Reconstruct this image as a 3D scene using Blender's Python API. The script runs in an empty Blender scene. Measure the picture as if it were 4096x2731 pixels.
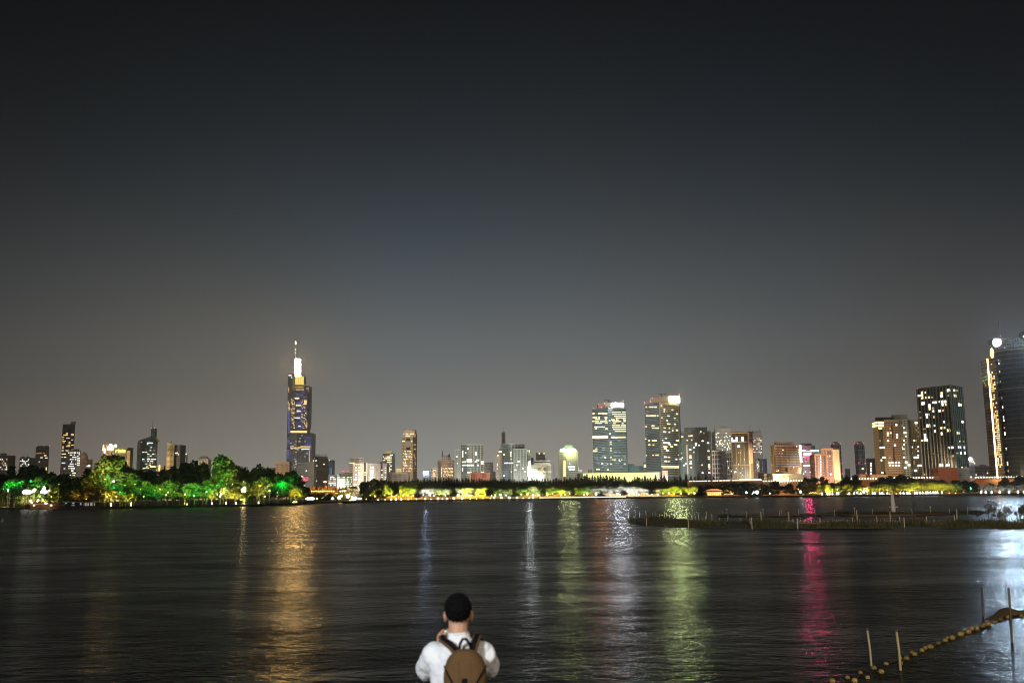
import bpy, bmesh, math, random
from mathutils import Vector, Matrix, noise

R = random.Random(11)
sc = bpy.context.scene
COL = sc.collection

# ------------------------------------------------------------------ camera
F, CX, CY = 3982.0, 2048.0, 1365.5           # focal length and centre in photo pixels
PITCH, ROLL, CAMZ = math.atan((1977 - CY) / F), 0.0125, 4.5
cam_d = bpy.data.cameras.new('camera')
cam = bpy.data.objects.new('camera', cam_d)
COL.objects.link(cam)
cam.location = (0, 0, CAMZ)
CM = Matrix.Rotation(math.pi / 2 + PITCH, 3, 'X') @ Matrix.Rotation(-ROLL, 3, 'Z')
cam.rotation_euler = CM.to_euler()
cam_d.sensor_width = 36.0
cam_d.lens = 36.0 * F / 4096
cam_d.clip_start, cam_d.clip_end = 0.1, 20000
cam_d.dof.use_dof = True
cam_d.dof.focus_distance = 900
cam_d.dof.aperture_fstop = 2.4
sc.camera = cam

# ------------------------------------------------------------------ night sky with the glow of the city
world = bpy.data.worlds.new("World")
sc.world = world
world.use_nodes = True
wn, wl = world.node_tree.nodes, world.node_tree.links
wn.clear()


def wnode(t, **k):
    n = wn.new(t)
    for a, b in k.items():
        setattr(n, a, b)
    return n


def wmath(op, a, b=None):
    n = wn.new('ShaderNodeMath')
    n.operation = op
    for i, v in enumerate((a, b)):
        if v is None:
            continue
        if isinstance(v, (int, float)):
            n.inputs[i].default_value = v
        else:
            wl.new(v, n.inputs[i])
    return n.outputs[0]


tc = wnode('ShaderNodeTexCoord')
sep = wnode('ShaderNodeSeparateXYZ')
wl.new(tc.outputs['Generated'], sep.inputs[0])
sx, sy, sz = sep.outputs
hl = wmath('SQRT', wmath('ADD', wmath('MULTIPLY', sx, sx), wmath('MULTIPLY', sy, sy)))
AZC = math.radians(-1.5)
ca = wmath('DIVIDE', wmath('ADD', wmath('MULTIPLY', sx, math.sin(AZC)), wmath('MULTIPLY', sy, math.cos(AZC))),
           wmath('MAXIMUM', hl, 0.001))
fall = wmath('POWER', 2.71828, wmath('MULTIPLY', wmath('SUBTRACT', ca, 1.0), 10.0))
fall = wmath('ADD', wmath('MULTIPLY', fall, 0.88), 0.12)
ramp = wnode('ShaderNodeValToRGB')
cr = ramp.color_ramp
cr.interpolation = 'B_SPLINE'
stops = [(0.0, (.50, .465, .405)), (.04, (.43, .415, .37)), (.10, (.27, .280, .272)), (.18, (.128, .148, .163)),
         (.27, (.044, .057, .069)), (.36, (.016, .0215, .028)), (.47, (.0035, .0045, .0070)), (.70, (.002, .003, .005))]
cr.elements[0].position, cr.elements[0].color = stops[0][0], stops[0][1] + (1,)
cr.elements[1].position, cr.elements[1].color = stops[-1][0], stops[-1][1] + (1,)
for p, c in stops[1:-1]:
    e = cr.elements.new(p)
    e.color = c + (1,)
wl.new(wmath('ABSOLUTE', sz), ramp.inputs[0])
nz = wnode('ShaderNodeTexNoise')
nz.inputs['Scale'].default_value = 2.2
nz.inputs['Detail'].default_value = 2
wl.new(tc.outputs['Generated'], nz.inputs['Vector'])
cloud = wmath('ADD', wmath('MULTIPLY', nz.outputs[0], 0.30), 0.85)
nz2 = wnode('ShaderNodeTexNoise')
nz2.inputs['Scale'].default_value = 3.1
nz2.inputs['Detail'].default_value = 1.5
wl.new(tc.outputs['Generated'], nz2.inputs['Vector'])
tw = wmath('MULTIPLY', wmath('SUBTRACT', nz2.outputs[0], .5), .30)
side = wmath('MULTIPLY', wmath('SUBTRACT', 1.0, ca), .9)      # the glow turns browner away from the centre
tint = wnode('ShaderNodeCombineColor')
wl.new(wmath('ADD', wmath('ADD', tw, side), 1.0), tint.inputs[0])
wl.new(wmath('ADD', wmath('MULTIPLY', side, .3), 1.0), tint.inputs[1])
wl.new(wmath('SUBTRACT', 1.0, tw), tint.inputs[2])
tm = wnode('ShaderNodeMix')
tm.data_type = 'RGBA'
tm.blend_type = 'MULTIPLY'
tm.inputs[0].default_value = 1
wl.new(ramp.outputs[0], tm.inputs[6])
wl.new(tint.outputs[0], tm.inputs[7])
bg = wnode('ShaderNodeBackground')
wl.new(tm.outputs[2], bg.inputs[0])
SKY = 0.86
wl.new(wmath('MULTIPLY', wmath('MULTIPLY', fall, cloud), SKY), bg.inputs[1])
wo = wnode('ShaderNodeOutputWorld')
wl.new(bg.outputs[0], wo.inputs[0])

# faint sun lamp added as ambient fill, low and from behind the camera
sd = bpy.data.lights.new('fill_sun', 'SUN')
sd.energy, sd.angle, sd.color = 0.38, math.radians(12), (1.0, .95, .85)
so = bpy.data.objects.new('fill_sun', sd)
COL.objects.link(so)
so.rotation_euler = (math.radians(68), 0, math.radians(-18))

sc.view_settings.view_transform = 'Standard'
sc.view_settings.look = 'None'
sc.view_settings.exposure = 0
sc.view_settings.gamma = 1
sc.render.engine = 'CYCLES'
sc.cycles.pixel_filter_type = 'BLACKMAN_HARRIS'
sc.cycles.filter_width = 1.0
sc.cycles.max_bounces = 4
sc.cycles.diffuse_bounces = 1
sc.cycles.glossy_bounces = 2
sc.cycles.transmission_bounces = 2
sc.cycles.transparent_max_bounces = 6
sc.cycles.volume_bounces = 0
sc.cycles.sample_clamp_indirect = 6
sc.cycles.caustics_reflective = False
sc.cycles.caustics_refractive = False
sc.cycles.use_denoising = True
sc.cycles.use_light_tree = True


# ------------------------------------------------------------------ photo geometry helpers
def P(u, v, D):
    "point on the ray of photo pixel (u, v) at distance D ahead"
    d = CM @ Vector((u - CX, CY - v, -F))
    t = D / d.y
    return Vector((d.x * t, D, CAMZ + d.z * t))


def W(u, v, z=0.0):
    "point where the ray of photo pixel (u, v) meets height z"
    d = CM @ Vector((u - CX, CY - v, -F))
    t = (z - CAMZ) / d.z
    return Vector((d.x * t, d.y * t, z))


CMT = CM.transposed()


def proj(p):
    c = CMT @ (Vector(p) - Vector((0, 0, CAMZ)))
    return CX + F * c.x / -c.z, CY - F * c.y / -c.z


def Xat(u, D, z):
    x = (u - CX) * D / F
    for _ in range(4):
        x -= (proj((x, D, z))[0] - u) * D / F
    return x


def Zat(u, v, D):
    return P(u, v, D).z


# ------------------------------------------------------------------ materials
MATS = {}


def nt(name):
    m = bpy.data.materials.new(name)
    m.use_nodes = True
    n, l = m.node_tree.nodes, m.node_tree.links
    b = n['Principled BSDF']
    return m, n, l, b


def mth(n, l, op, a, b=None):
    q = n.new('ShaderNodeMath')
    q.operation = op
    for i, v in enumerate((a, b)):
        if v is None:
            continue
        if isinstance(v, (int, float)):
            q.inputs[i].default_value = v
        else:
            l.new(v, q.inputs[i])
    return q.outputs[0]


def plain(name, col, rough=.7, metal=0, var=.18, scale=1.5, bump=0.0):
    "surface whose colour varies softly with a noise in object space"
    key = (name, col, rough)
    if key in MATS:
        return MATS[key]
    m, n, l, b = nt(name)
    t = n.new('ShaderNodeTexCoord')
    z = n.new('ShaderNodeTexNoise')
    z.inputs['Scale'].default_value = scale
    z.inputs['Detail'].default_value = 3
    l.new(t.outputs['Object'], z.inputs['Vector'])
    mx = n.new('ShaderNodeMix')
    mx.data_type = 'RGBA'
    mx.inputs[6].default_value = tuple(c * (1 - var) for c in col) + (1,)
    mx.inputs[7].default_value = tuple(min(1, c * (1 + var)) for c in col) + (1,)
    l.new(z.outputs[0], mx.inputs[0])
    l.new(mx.outputs[2], b.inputs['Base Color'])
    b.inputs['Roughness'].default_value = rough
    b.inputs['Metallic'].default_value = metal
    if name.startswith('black_'):
        b.inputs['Specular IOR Level'].default_value = .08
    if bump:
        bp = n.new('ShaderNodeBump')
        bp.inputs['Strength'].default_value = bump
        bp.inputs['Distance'].default_value = .02
        l.new(z.outputs[0], bp.inputs['Height'])
        l.new(bp.outputs[0], b.inputs['Normal'])
    MATS[key] = m
    return m


def emit(name, col, s):
    key = ('e', name, col, s)
    if key in MATS:
        return MATS[key]
    m, n, l, b = nt(name)
    b.inputs['Base Color'].default_value = (.2, .2, .2, 1)
    b.inputs['Emission Color'].default_value = col + (1,)
    b.inputs['Emission Strength'].default_value = s
    MATS[key] = m
    return m


def facade(wall, glass, bay, flr, ww=.6, wh=.55, rough=.25, wrough=.7, jit=.5, frame=0):
    """wall with a grid of dark windows; UV is in metres, one cell is bay x flr metres.
    Each pane differs a little, as blinds and rooms do."""
    key = ('f', wall, glass, round(bay, 2), round(flr, 2), ww, wh)
    if key in MATS:
        return MATS[key]
    m, n, l, b = nt('facade')
    t = n.new('ShaderNodeUVMap')
    s = n.new('ShaderNodeSeparateXYZ')
    l.new(t.outputs[0], s.inputs[0])
    u = mth(n, l, 'DIVIDE', s.outputs[0], bay)
    v = mth(n, l, 'DIVIDE', s.outputs[1], flr)
    fu, fv = mth(n, l, 'FRACT', u), mth(n, l, 'FRACT', v)
    a = mth(n, l, 'LESS_THAN', mth(n, l, 'ABSOLUTE', mth(n, l, 'SUBTRACT', fu, .5)), ww / 2)
    c = mth(n, l, 'LESS_THAN', mth(n, l, 'ABSOLUTE', mth(n, l, 'SUBTRACT', fv, .5)), wh / 2)
    mask = mth(n, l, 'MULTIPLY', a, c)
    cb = n.new('ShaderNodeCombineXYZ')
    l.new(mth(n, l, 'FLOOR', u), cb.inputs[0])
    l.new(mth(n, l, 'FLOOR', v), cb.inputs[1])
    wnz = n.new('ShaderNodeTexWhiteNoise')
    l.new(cb.outputs[0], wnz.inputs['Vector'])
    hs = n.new('ShaderNodeHueSaturation')
    hs.inputs['Color'].default_value = glass + (1,)
    l.new(mth(n, l, 'ADD', mth(n, l, 'MULTIPLY', wnz.outputs[0], 2 * jit), 1 - jit), hs.inputs['Value'])
    nz = n.new('ShaderNodeTexNoise')
    nz.inputs['Scale'].default_value = .05
    nz.inputs['Detail'].default_value = 4
    l.new(t.outputs[0], nz.inputs['Vector'])
    hw = n.new('ShaderNodeHueSaturation')
    hw.inputs['Color'].default_value = wall + (1,)
    l.new(mth(n, l, 'ADD', mth(n, l, 'MULTIPLY', nz.outputs[0], .5), .75), hw.inputs['Value'])
    mx = n.new('ShaderNodeMix')
    mx.data_type = 'RGBA'
    l.new(mask, mx.inputs[0])
    l.new(hw.outputs[0], mx.inputs[6])
    l.new(hs.outputs[0], mx.inputs[7])
    l.new(mx.outputs[2], b.inputs['Base Color'])
    l.new(mth(n, l, 'SUBTRACT', wrough, mth(n, l, 'MULTIPLY', mask, wrough - rough)), b.inputs['Roughness'])
    MATS[key] = m
    return m


WARM = emit('warm_window_light', (1., .62, .25), 1.5)
YEL = emit('yellow_window_light', (1., .84, .42), 1.9)
WHT = emit('white_window_light', (1., .95, .78), 2.4)
COOL = emit('cool_window_light', (.80, .95, 1.), 2.0)
DIM = emit('dim_window_light', (1., .55, .22), .45)
DIMC = emit('dim_cool_window_light', (.7, .85, .75), .4)
RED = emit('red_warning_light', (1., .10, .12), 4)
BLUE = emit('blue_facade_light', (.12, .16, 1.), .85)
GOLD = emit('gold_facade_light', (1., .60, .12), 1.1)
CONC = plain('concrete', (.30, .29, .27), .8, scale=.3)
DARKM = plain('dark_metal', (.05, .05, .055), .5)


# ------------------------------------------------------------------ objects
def wloc(o):
    v = Vector((0, 0, 0))
    while o is not None:
        v += o.location
        o = o.parent
    return v


def thing(name, loc, label, cat, group=None):
    o = bpy.data.objects.new(name, None)
    COL.objects.link(o)
    o.empty_display_size = .5
    o.location = loc
    o['label'] = label
    o['category'] = cat
    if group:
        o['group'] = group
    return o


def tag(o, label, cat, group=None):
    o['label'] = label
    o['category'] = cat
    if group:
        o['group'] = group
    return o


class MB:
    "collects faces in world coordinates and links them as one mesh object"

    def __init__(s):
        s.v, s.f, s.uv, s.mi = [], [], [], []

    def face(s, pts, uv=None, mi=0):
        i = len(s.v)
        s.v += [tuple(p) for p in pts]
        s.f.append(tuple(range(i, i + len(pts))))
        s.uv.append(uv or [(0, 0)] * len(pts))
        s.mi.append(mi)

    def prism(s, foot, z0, z1, mi=0, top=None, cap=None):
        "vertical prism over a footprint (counter-clockwise); walls get UV in metres; top = footprint of the upper rim"
        n = len(foot)
        top = top or foot
        zt = z1 if isinstance(z1, (list, tuple)) else [z1] * n
        run = 0
        for i in range(n):
            a, b = foot[i], foot[(i + 1) % n]
            c, d = top[(i + 1) % n], top[i]
            L = math.hypot(b[0] - a[0], b[1] - a[1])
            zc, zd = zt[(i + 1) % n], zt[i]
            s.face([(a[0], a[1], z0), (b[0], b[1], z0), (c[0], c[1], zc), (d[0], d[1], zd)],
                   [(run, z0), (run + L, z0), (run + L, zc), (run, zd)], mi)
            run += L
        cap = mi if cap is None else cap
        s.face([(top[i][0], top[i][1], zt[i]) for i in range(n)], [(.01, .01)] * n, cap)
        s.face([(foot[i][0], foot[i][1], z0) for i in reversed(range(n))], [(.01, .01)] * n, cap)

    def box(s, x0, x1, y0, y1, z0, z1, mi=0):
        s.prism([(x0, y0), (x1, y0), (x1, y1), (x0, y1)], z0, z1, mi)

    def tube(s, pts, rad, seg=8, mi=0, cap=True):
        "loft of circles along a polyline"
        rings = []
        n = len(pts)
        pts = [Vector(p) for p in pts]
        if not isinstance(rad, (list, tuple)):
            rad = [rad] * n
        for i, p in enumerate(pts):
            t = (pts[min(i + 1, n - 1)] - pts[max(i - 1, 0)]).normalized()
            a = t.cross(Vector((0, 1, 0)) if abs(t.y) < .9 else Vector((1, 0, 0))).normalized()
            b = t.cross(a)
            rings.append([p + (a * math.cos(k * 2 * math.pi / seg) + b * math.sin(k * 2 * math.pi / seg)) * rad[i] for k in range(seg)])
        i0 = len(s.v)
        for r in rings:
            s.v += [tuple(q) for q in r]
        for i in range(n - 1):
            for k in range(seg):
                k2 = (k + 1) % seg
                s.f.append((i0 + i * seg + k, i0 + i * seg + k2, i0 + (i + 1) * seg + k2, i0 + (i + 1) * seg + k))
                s.uv.append([(0, 0)] * 4)
                s.mi.append(mi)
        if cap:
            for r in (0, n - 1):
                s.f.append(tuple(i0 + r * seg + k for k in range(seg)))
                s.uv.append([(0, 0)] * seg)
                s.mi.append(mi)

    def ball(s, c, r, mi=0, nu=10, nv=6):
        c = Vector(c)
        if not isinstance(r, (list, tuple)):
            r = (r, r, r)
        i0 = len(s.v)
        for j in range(nv + 1):
            th = math.pi * j / nv
            for k in range(nu):
                ph = 2 * math.pi * k / nu
                s.v.append((c.x + r[0] * math.sin(th) * math.cos(ph), c.y + r[1] * math.sin(th) * math.sin(ph), c.z + r[2] * math.cos(th)))
        for j in range(nv):
            for k in range(nu):
                k2 = (k + 1) % nu
                s.f.append((i0 + j * nu + k, i0 + (j + 1) * nu + k, i0 + (j + 1) * nu + k2, i0 + j * nu + k2))
                s.uv.append([(0, 0)] * 4)
                s.mi.append(mi)

    def mesh(s, name, mats, off=Vector((0, 0, 0)), smooth=False):
        me = bpy.data.meshes.new(name)
        me.from_pydata([(x - off.x, y - off.y, z - off.z) for x, y, z in s.v], [], s.f)
        for m in (mats if isinstance(mats, (list, tuple)) else [mats]):
            me.materials.append(m)
        uvl = me.uv_layers.new(name='UVMap')
        k = 0
        flat = []
        for u in s.uv:
            for q in u:
                flat += [q[0], q[1]]
        uvl.data.foreach_set('uv', flat)
        me.polygons.foreach_set('material_index', s.mi)
        if smooth:
            me.polygons.foreach_set('use_smooth', [True] * len(s.f))
        me.update()
        return me

    def build(s, name, mats, parent=None, smooth=False, loc=None):
        base = wloc(parent) if parent else Vector(loc or (0, 0, 0))
        o = bpy.data.objects.new(name, s.mesh(name, mats, base, smooth))
        COL.objects.link(o)
        if parent:
            o.parent = parent
        else:
            o.location = base
        return o


def light(parent, kind, loc, col, power, radius=.3, target=None, spot=None, size=None):
    d = bpy.data.lights.new('lamp_light', kind)
    d.color, d.energy = col, power
    if kind == 'AREA':
        d.shape = 'RECTANGLE'
        d.size, d.size_y = size
    else:
        d.shadow_soft_size = radius
    if spot:
        d.spot_size, d.spot_blend = spot, .5
    o = bpy.data.objects.new('lamp_light', d)
    COL.objects.link(o)
    o.parent = parent
    o.location = Vector(loc) - (wloc(parent) if parent else Vector((0, 0, 0)))
    if target is not None:
        o.rotation_euler = (Vector(target) - Vector(loc)).to_track_quat('-Z', 'Y').to_euler()
    return o


# ------------------------------------------------------------------ facades
GZ = 1.2                       # level of the city ground above the lake
_cube = {}


def cube_mesh(name, mat):
    k = (name, mat.name)
    if k not in _cube:
        b = MB()
        b.box(-.5, .5, -.5, .5, -.5, .5)
        _cube[k] = b.mesh(name, mat)
    return _cube[k]


class Face:
    "vertical wall plane from point a to point b (seen from the lake)"

    def __init__(s, a, b):
        s.a = Vector((a[0], a[1], 0))
        d = Vector((b[0] - a[0], b[1] - a[1], 0))
        s.L = d.length
        s.s = d.normalized()
        s.n = Vector((s.s.y, -s.s.x, 0))
        if s.n.y > 0:
            s.n = -s.n
        s.ang = math.atan2(s.s.y, s.s.x)

    def hit(s, u, v):
        d = CM @ Vector((u - CX, CY - v, -F))
        o = Vector((0, 0, CAMZ))
        t = (s.a - o).dot(s.n) / d.dot(s.n)
        p = o + d * t
        return (p - s.a).dot(s.s), p.z


def patch(face, u0, v0, u1, v1, mat, name, parent, th=.35, out=0.0):
    "box lying on the wall between two photo pixels"
    um, vm = (u0 + u1) / 2, (v0 + v1) / 2
    s0, _ = face.hit(u0, vm)
    s1, _ = face.hit(u1, vm)
    _, z0 = face.hit(um, v1)
    _, z1 = face.hit(um, v0)
    s0, s1 = max(0.1, min(s0, face.L - .1)), max(0.1, min(s1, face.L - .1))
    if s1 - s0 < .15:
        return None
    c = face.a + face.s * ((s0 + s1) / 2) + face.n * (out + th / 2 - .05)
    c.z = (z0 + z1) / 2
    o = bpy.data.objects.new(name, cube_mesh(name, mat))
    COL.objects.link(o)
    o.parent = parent
    o.location = c - wloc(parent)
    o.rotation_euler = (0, 0, face.ang)
    o.scale = (s1 - s0, th, max(z1 - z0, .2))
    return o


def rwin(face, box, n, du, dv, mats, parent, runs=1, seed=0, fill=.78, fh=.62, name='lit_window'):
    "n lit windows at random grid cells inside the photo rectangle box"
    r = random.Random(seed * 7 + int(box[0]))
    u0, v0, u1, v1 = box
    nu, nv = max(1, int((u1 - u0) / du)), max(1, int((v1 - v0) / dv))
    used = set()
    k = t = 0
    while k < n and t < n * 20:
        t += 1
        i, j = r.randrange(nu), r.randrange(nv)
        run = r.randint(1, runs)
        if any((i + q, j) in used for q in range(run)) or i + run > nu:
            continue
        for q in range(run):
            used.add((i + q, j))
        slant = getattr(face, 'slant', 0) * (i - nu / 2) * du
        m = r.choices([q[0] for q in mats], [q[1] for q in mats])[0]
        e = r.uniform(.85, 1.1)
        a = u0 + i * du + du * (1 - fill) / 2
        patch(face, a, v0 + j * dv + slant, a + du * (run - 1) + du * fill * e, v0 + j * dv + dv * fh + slant, m, name, parent)
        k += 1


def foot2(D, ul, uc, ur, z, dl, dr):
    "corner footprint: left, near corner, right, back"
    A = (Xat(ul, D + dl, z), D + dl)
    B = (Xat(uc, D, z), D)
    C = (Xat(ur, D + dr, z), D + dr)
    return [A, B, C, (A[0] + C[0] - B[0], A[1] + C[1] - B[1])]


def foot1(D, ul, ur, z, dep, tw=0.0):
    "footprint with its front to the lake; tw moves the right end back"
    A = (Xat(ul, D, z), D)
    B = (Xat(ur, D + tw, z), D + tw)
    d = Vector((B[0] - A[0], B[1] - A[1]))
    n = Vector((-d.y, d.x)).normalized() * dep
    return [A, B, (B[0] + n.x, B[1] + n.y), (A[0] + n.x, A[1] + n.y)]


def rods(parent, name, lst, D, r=.25, mat=None):
    for u, v0, v1 in lst:
        b = MB()
        a, c = P(u, v1, D), P(u, v0, D)
        c.x = a.x
        b.tube([a, (a + c) / 2, c], [r, r * .7, r * .4], 6)
        b.build(name, mat or DARKM, parent)


def reds(parent, lst, D, r=.8, mat=None, name='warning_light'):
    for u, v in lst:
        b = MB()
        b.ball(P(u, v, D), r * .7, nu=8, nv=5)
        b.build(name, mat or RED, parent)


def flood(parent, f, col, power, back=70, z=GZ + 14, spread=1.9, tz=None):
    "unseen spot added to wash a facade, standing in for city street light"
    m = Vector(((f.a.x + f.s.x * f.L / 2), f.a.y + f.s.y * f.L / 2, 0))
    far_ = 3.2 if f.a.y > 1120 else (2.0 if f.a.y > 950 else 1.5)
    p = m + (f.n * .6 + Vector((0, -1, 0))).normalized() * back * far_
    power *= (far_ / 1.7) ** 2 * .62
    spread = min(spread, 2.2 * 1.7 / far_ * .8 + .35)
    p.z = z
    m.z = tz if tz else 40
    return light(parent, 'SPOT', p, col, power, 2.5, m, spread)


def B(label, D, us, v, wall, glass, bay=6, flr=7, ww=.6, wh=.55, dl=None, dr=None, dep=None, name='building', cat='building',
      tw=0, fl=None, rough=.25, roof=None, group=None, z0=GZ, fback=70):
    """a tower from photo pixels: us=(left,right) or (left,corner,right) at roof row v; bay and flr in photo pixels"""
    k = D / F
    uc = us[len(us) // 2]
    z = Zat(uc, v, D)
    if len(us) == 3:
        w1, w2 = (us[1] - us[0]) * k, (us[2] - us[1]) * k
        dl = dl if dl is not None else w1 * .6
        dr = dr if dr is not None else w2 * .6
        fp = foot2(D, us[0], us[1], us[2], z, dl, dr)
        faces = [Face(fp[0], fp[1]), Face(fp[1], fp[2])]
    else:
        dep = dep or (us[1] - us[0]) * k * .7
        fp = foot1(D, us[0], us[1], z, dep, tw)
        faces = [Face(fp[0], fp[1])]
    root = thing(name, (fp[1][0], fp[1][1], z0), label, cat, group)
    b = MB()
    b.prism(fp, z0 - 1, z, 0, cap=1)
    b.build('wall', [facade(wall, glass, bay * k, flr * k, ww, wh, rough), CONC], root)
    # parapet round the roof
    q = MB()
    c = Vector((sum(p[0] for p in fp) / 4, sum(p[1] for p in fp) / 4))
    outer = [(c.x + (p[0] - c.x) * 1.012, c.y + (p[1] - c.y) * 1.012) for p in fp]
    q.prism(outer, z + .01, z + 1.3)
    q.build('parapet', plain('parapet_wall', tuple(min(.7, x * 1.1) for x in wall), .7), root)
    root_info = dict(root=root, f=faces, z=z, D=D, fp=fp, k=k)
    if roof:
        for (a, bb, vt, dd) in roof:
            roofbox(root_info, a, bb, vt, dd)
    if fl:
        flood(root, faces[-1 if len(faces) == 1 else (1 if faces[1].L > faces[0].L else 0)], fl[0], fl[1] * 1e3 * .30, fback)
    return root_info


def roofbox(bi, a, b, vt, dd=4, mat=None, name='roof_block', vb=None, depth=None, taper=1.0):
    "block on the roof between photo columns a and b, top at row vt"
    D = bi['D'] + dd
    z0 = bi['z'] + 1.3 if vb is None else Zat((a + b) / 2, vb, D)
    z1 = Zat((a + b) / 2, vt, D)
    fp = foot1(D, a, b, z1, depth or max(4, (b - a) * bi['k'] * .5))
    q = MB()
    top = None
    if taper != 1:
        cx, cy = sum(p[0] for p in fp) / 4, sum(p[1] for p in fp) / 4
        top = [(cx + (p[0] - cx) * taper, cy + (p[1] - cy) * taper) for p in fp]
    q.prism(fp, z0, z1, top=top)
    q.build(name, mat or plain('roof_plant', (.16, .16, .16), .8), bi['root'])
    return Face(fp[0], fp[1])

# ------------------------------------------------------------------ lake and ground
def structure(o):
    o['kind'] = 'structure'
    return o


def land(name, pts, top, bottom, mats):
    b = MB()
    b.prism(pts, bottom, top, 1, cap=0)
    return structure(b.build(name, mats))


# water: dark lake, wind ripples whose crests run across the view
m, n, l, b = nt('lake_water')
b.inputs['Base Color'].default_value = (.006, .008, .008, 1)
b.inputs['IOR'].default_value = 1.24
tcw = n.new('ShaderNodeTexCoord')


def wnoise(scale, sx_, sy_, det, rough=.55, dist=0.0, rot=0.0):
    mp = n.new('ShaderNodeMapping')
    mp.inputs['Scale'].default_value = (sx_, sy_, 1)
    mp.inputs['Rotation'].default_value = (0, 0, rot)
    l.new(tcw.outputs['Object'], mp.inputs[0])
    z = n.new('ShaderNodeTexNoise')
    z.inputs['Scale'].default_value = scale
    z.inputs['Detail'].default_value = det
    z.inputs['Roughness'].default_value = rough
    z.inputs['Distortion'].default_value = dist
    l.new(mp.outputs[0], z.inputs['Vector'])
    return z.outputs[0]


patchy = wnoise(.055, .55, 1.7, 4, .6, .6)          # gusts: rougher and calmer areas
fine = wnoise(5.5, .7, 1.3, 2, .5, .5, -.1)
small = wnoise(1.9, .85, 1.25, 3, .55, .7, .15)
mid = wnoise(.42, .8, 1.3, 3, .5, 1.2, -.2)
gust = wnoise(.11, .6, 1.2, 3, .55, .8, .1)
hgt = mth(n, l, 'ADD', mth(n, l, 'MULTIPLY', small, .46), mth(n, l, 'MULTIPLY', mid, .85))
hgt = mth(n, l, 'ADD', hgt, mth(n, l, 'MULTIPLY', fine, .15))
hgt = mth(n, l, 'MULTIPLY', hgt, mth(n, l, 'ADD', mth(n, l, 'MULTIPLY', gust, 1.3), .30))
bp = n.new('ShaderNodeBump')
bp.inputs['Strength'].default_value = 1
bp.inputs['Distance'].default_value = .105
l.new(hgt, bp.inputs['Height'])
l.new(bp.outputs[0], b.inputs['Normal'])
l.new(mth(n, l, 'ADD', mth(n, l, 'MULTIPLY', patchy, .14), .145), b.inputs['Roughness'])
b.inputs['Specular IOR Level'].default_value = .34
df = n.new('ShaderNodeBsdfDiffuse')
df.inputs[0].default_value = (.008, .009, .007, 1)
mx_ = n.new('ShaderNodeMixShader')
mott = wnoise(.16, .45, 1.1, 5, .65, 1.0, .12)          # mottled dark share put in to dim the mirrored light in patches
l.new(mth(n, l, 'ADD', mth(n, l, 'MULTIPLY', mott, 1.2), -.10), mx_.inputs[0])
l.new(b.outputs[0], mx_.inputs[1])
l.new(df.outputs[0], mx_.inputs[2])
l.new(mx_.outputs[0], n['Material Output'].inputs[0])
WATER = m
q = MB()
q.face([(-2500, -60, 0), (2500, -60, 0), (2500, 1600, 0), (-2500, 1600, 0)])
structure(q.build('lake_water', WATER))

SOIL = plain('dark_grass_ground', (.035, .045, .02), .95, scale=.15, var=.4)
BANK = plain('stone_bank', (.05, .047, .04), .9, scale=.4, var=.3)
PAVE = plain('paving', (.16, .15, .13), .85, scale=2, var=.2)


def shore_pts(lst):
    return [(Xat(u, D, 0), D) for u, D in lst]


FAR = [(-2200, 860), (900, 880), (1240, 860), (1400, 850), (1500, 835), (2150, 830), (2700, 835), (2820, 815), (3000, 775), (3250, 735),
       (3450, 715), (3900, 690), (4300, 670), (5200, 640)]
fp = shore_pts(FAR)
land('city_ground', fp + [(9000, 640), (9000, 9000), (-9000, 9000), (-9000, 860)], GZ, -1, [SOIL, BANK])


def shoreD(u):
    for (a, d0), (b_, d1) in zip(FAR, FAR[1:]):
        if a <= u <= b_:
            return d0 + (d1 - d0) * (u - a) / (b_ - a)
    return 700


ISL = [(-300, 2037), (0, 2036), (250, 2036), (400, 2035), (700, 2029), (1000, 2024), (1100, 2021), (1210, 2017), (1290, 2013), (1370, 2008)]
ip = [tuple(W(u, v)[:2]) for u, v in ISL]
back = [(x + 20, y + 260 if i < 7 else y + 30) for i, (x, y) in enumerate(ip)]
land('island_ground', ip + back[::-1], 1.0, -1, [SOIL, BANK])


def islD(u):
    for (a, v0), (b_, v1) in zip(ISL, ISL[1:]):
        if a <= u <= b_:
            return W(u, v0 + (v1 - v0) * (u - a) / (b_ - a)).y
    return 620


# lakeside path of the island, a pale strip a step above the lawn
q = MB()
for i in range(len(ip) - 2):
    (x0, y0), (x1, y1) = ip[i], ip[i + 1]
    q.prism([(x0, y0 + 3), (x1, y1 + 3), (x1, y1 + 7), (x0, y0 + 7)], .99, 1.06)
structure(q.build('lakeside_path', PAVE))

# promenade from which the picture is taken
q = MB()
q.box(-40, 40, 1.6, 7.6, -1, 2.16)
structure(q.build('lower_promenade', PAVE))
q = MB()
for i in range(4):
    q.box(-40, 40, -14, 1.6 - i * .32 - .004, 2.16 + i * .17 - (.0 if i else 3), 2.16 + (i + 1) * .17)
structure(q.build('upper_promenade', PAVE))

# ------------------------------------------------------------------ the skyline, left to right
GREYW, TAN, CREAM, PINK = (.20, .20, .20), (.36, .28, .19), (.52, .44, .30), (.38, .29, .25)
GL, GLB, DK = (.03, .035, .04), (.05, .085, .10), (.055, .055, .06)

b1 = B('hazy twin-topped tower block at the far left edge behind the dark trees', 2800, (-24, 34), 1822, (.22, .21, .20), GL, 5, 6, dep=40)
roofbox(b1, 2, 22, 1812, 8)
rods(b1['root'], 'spire', [(15, 1806, 1814)], 2806, .6)
rwin(b1['f'][0], (0, 1835, 32, 1890), 14, 6, 8, [(WHT, 2), (WARM, 1), (COOL, 1)], b1['root'], seed=1, fill=.6, fh=.45)

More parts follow.
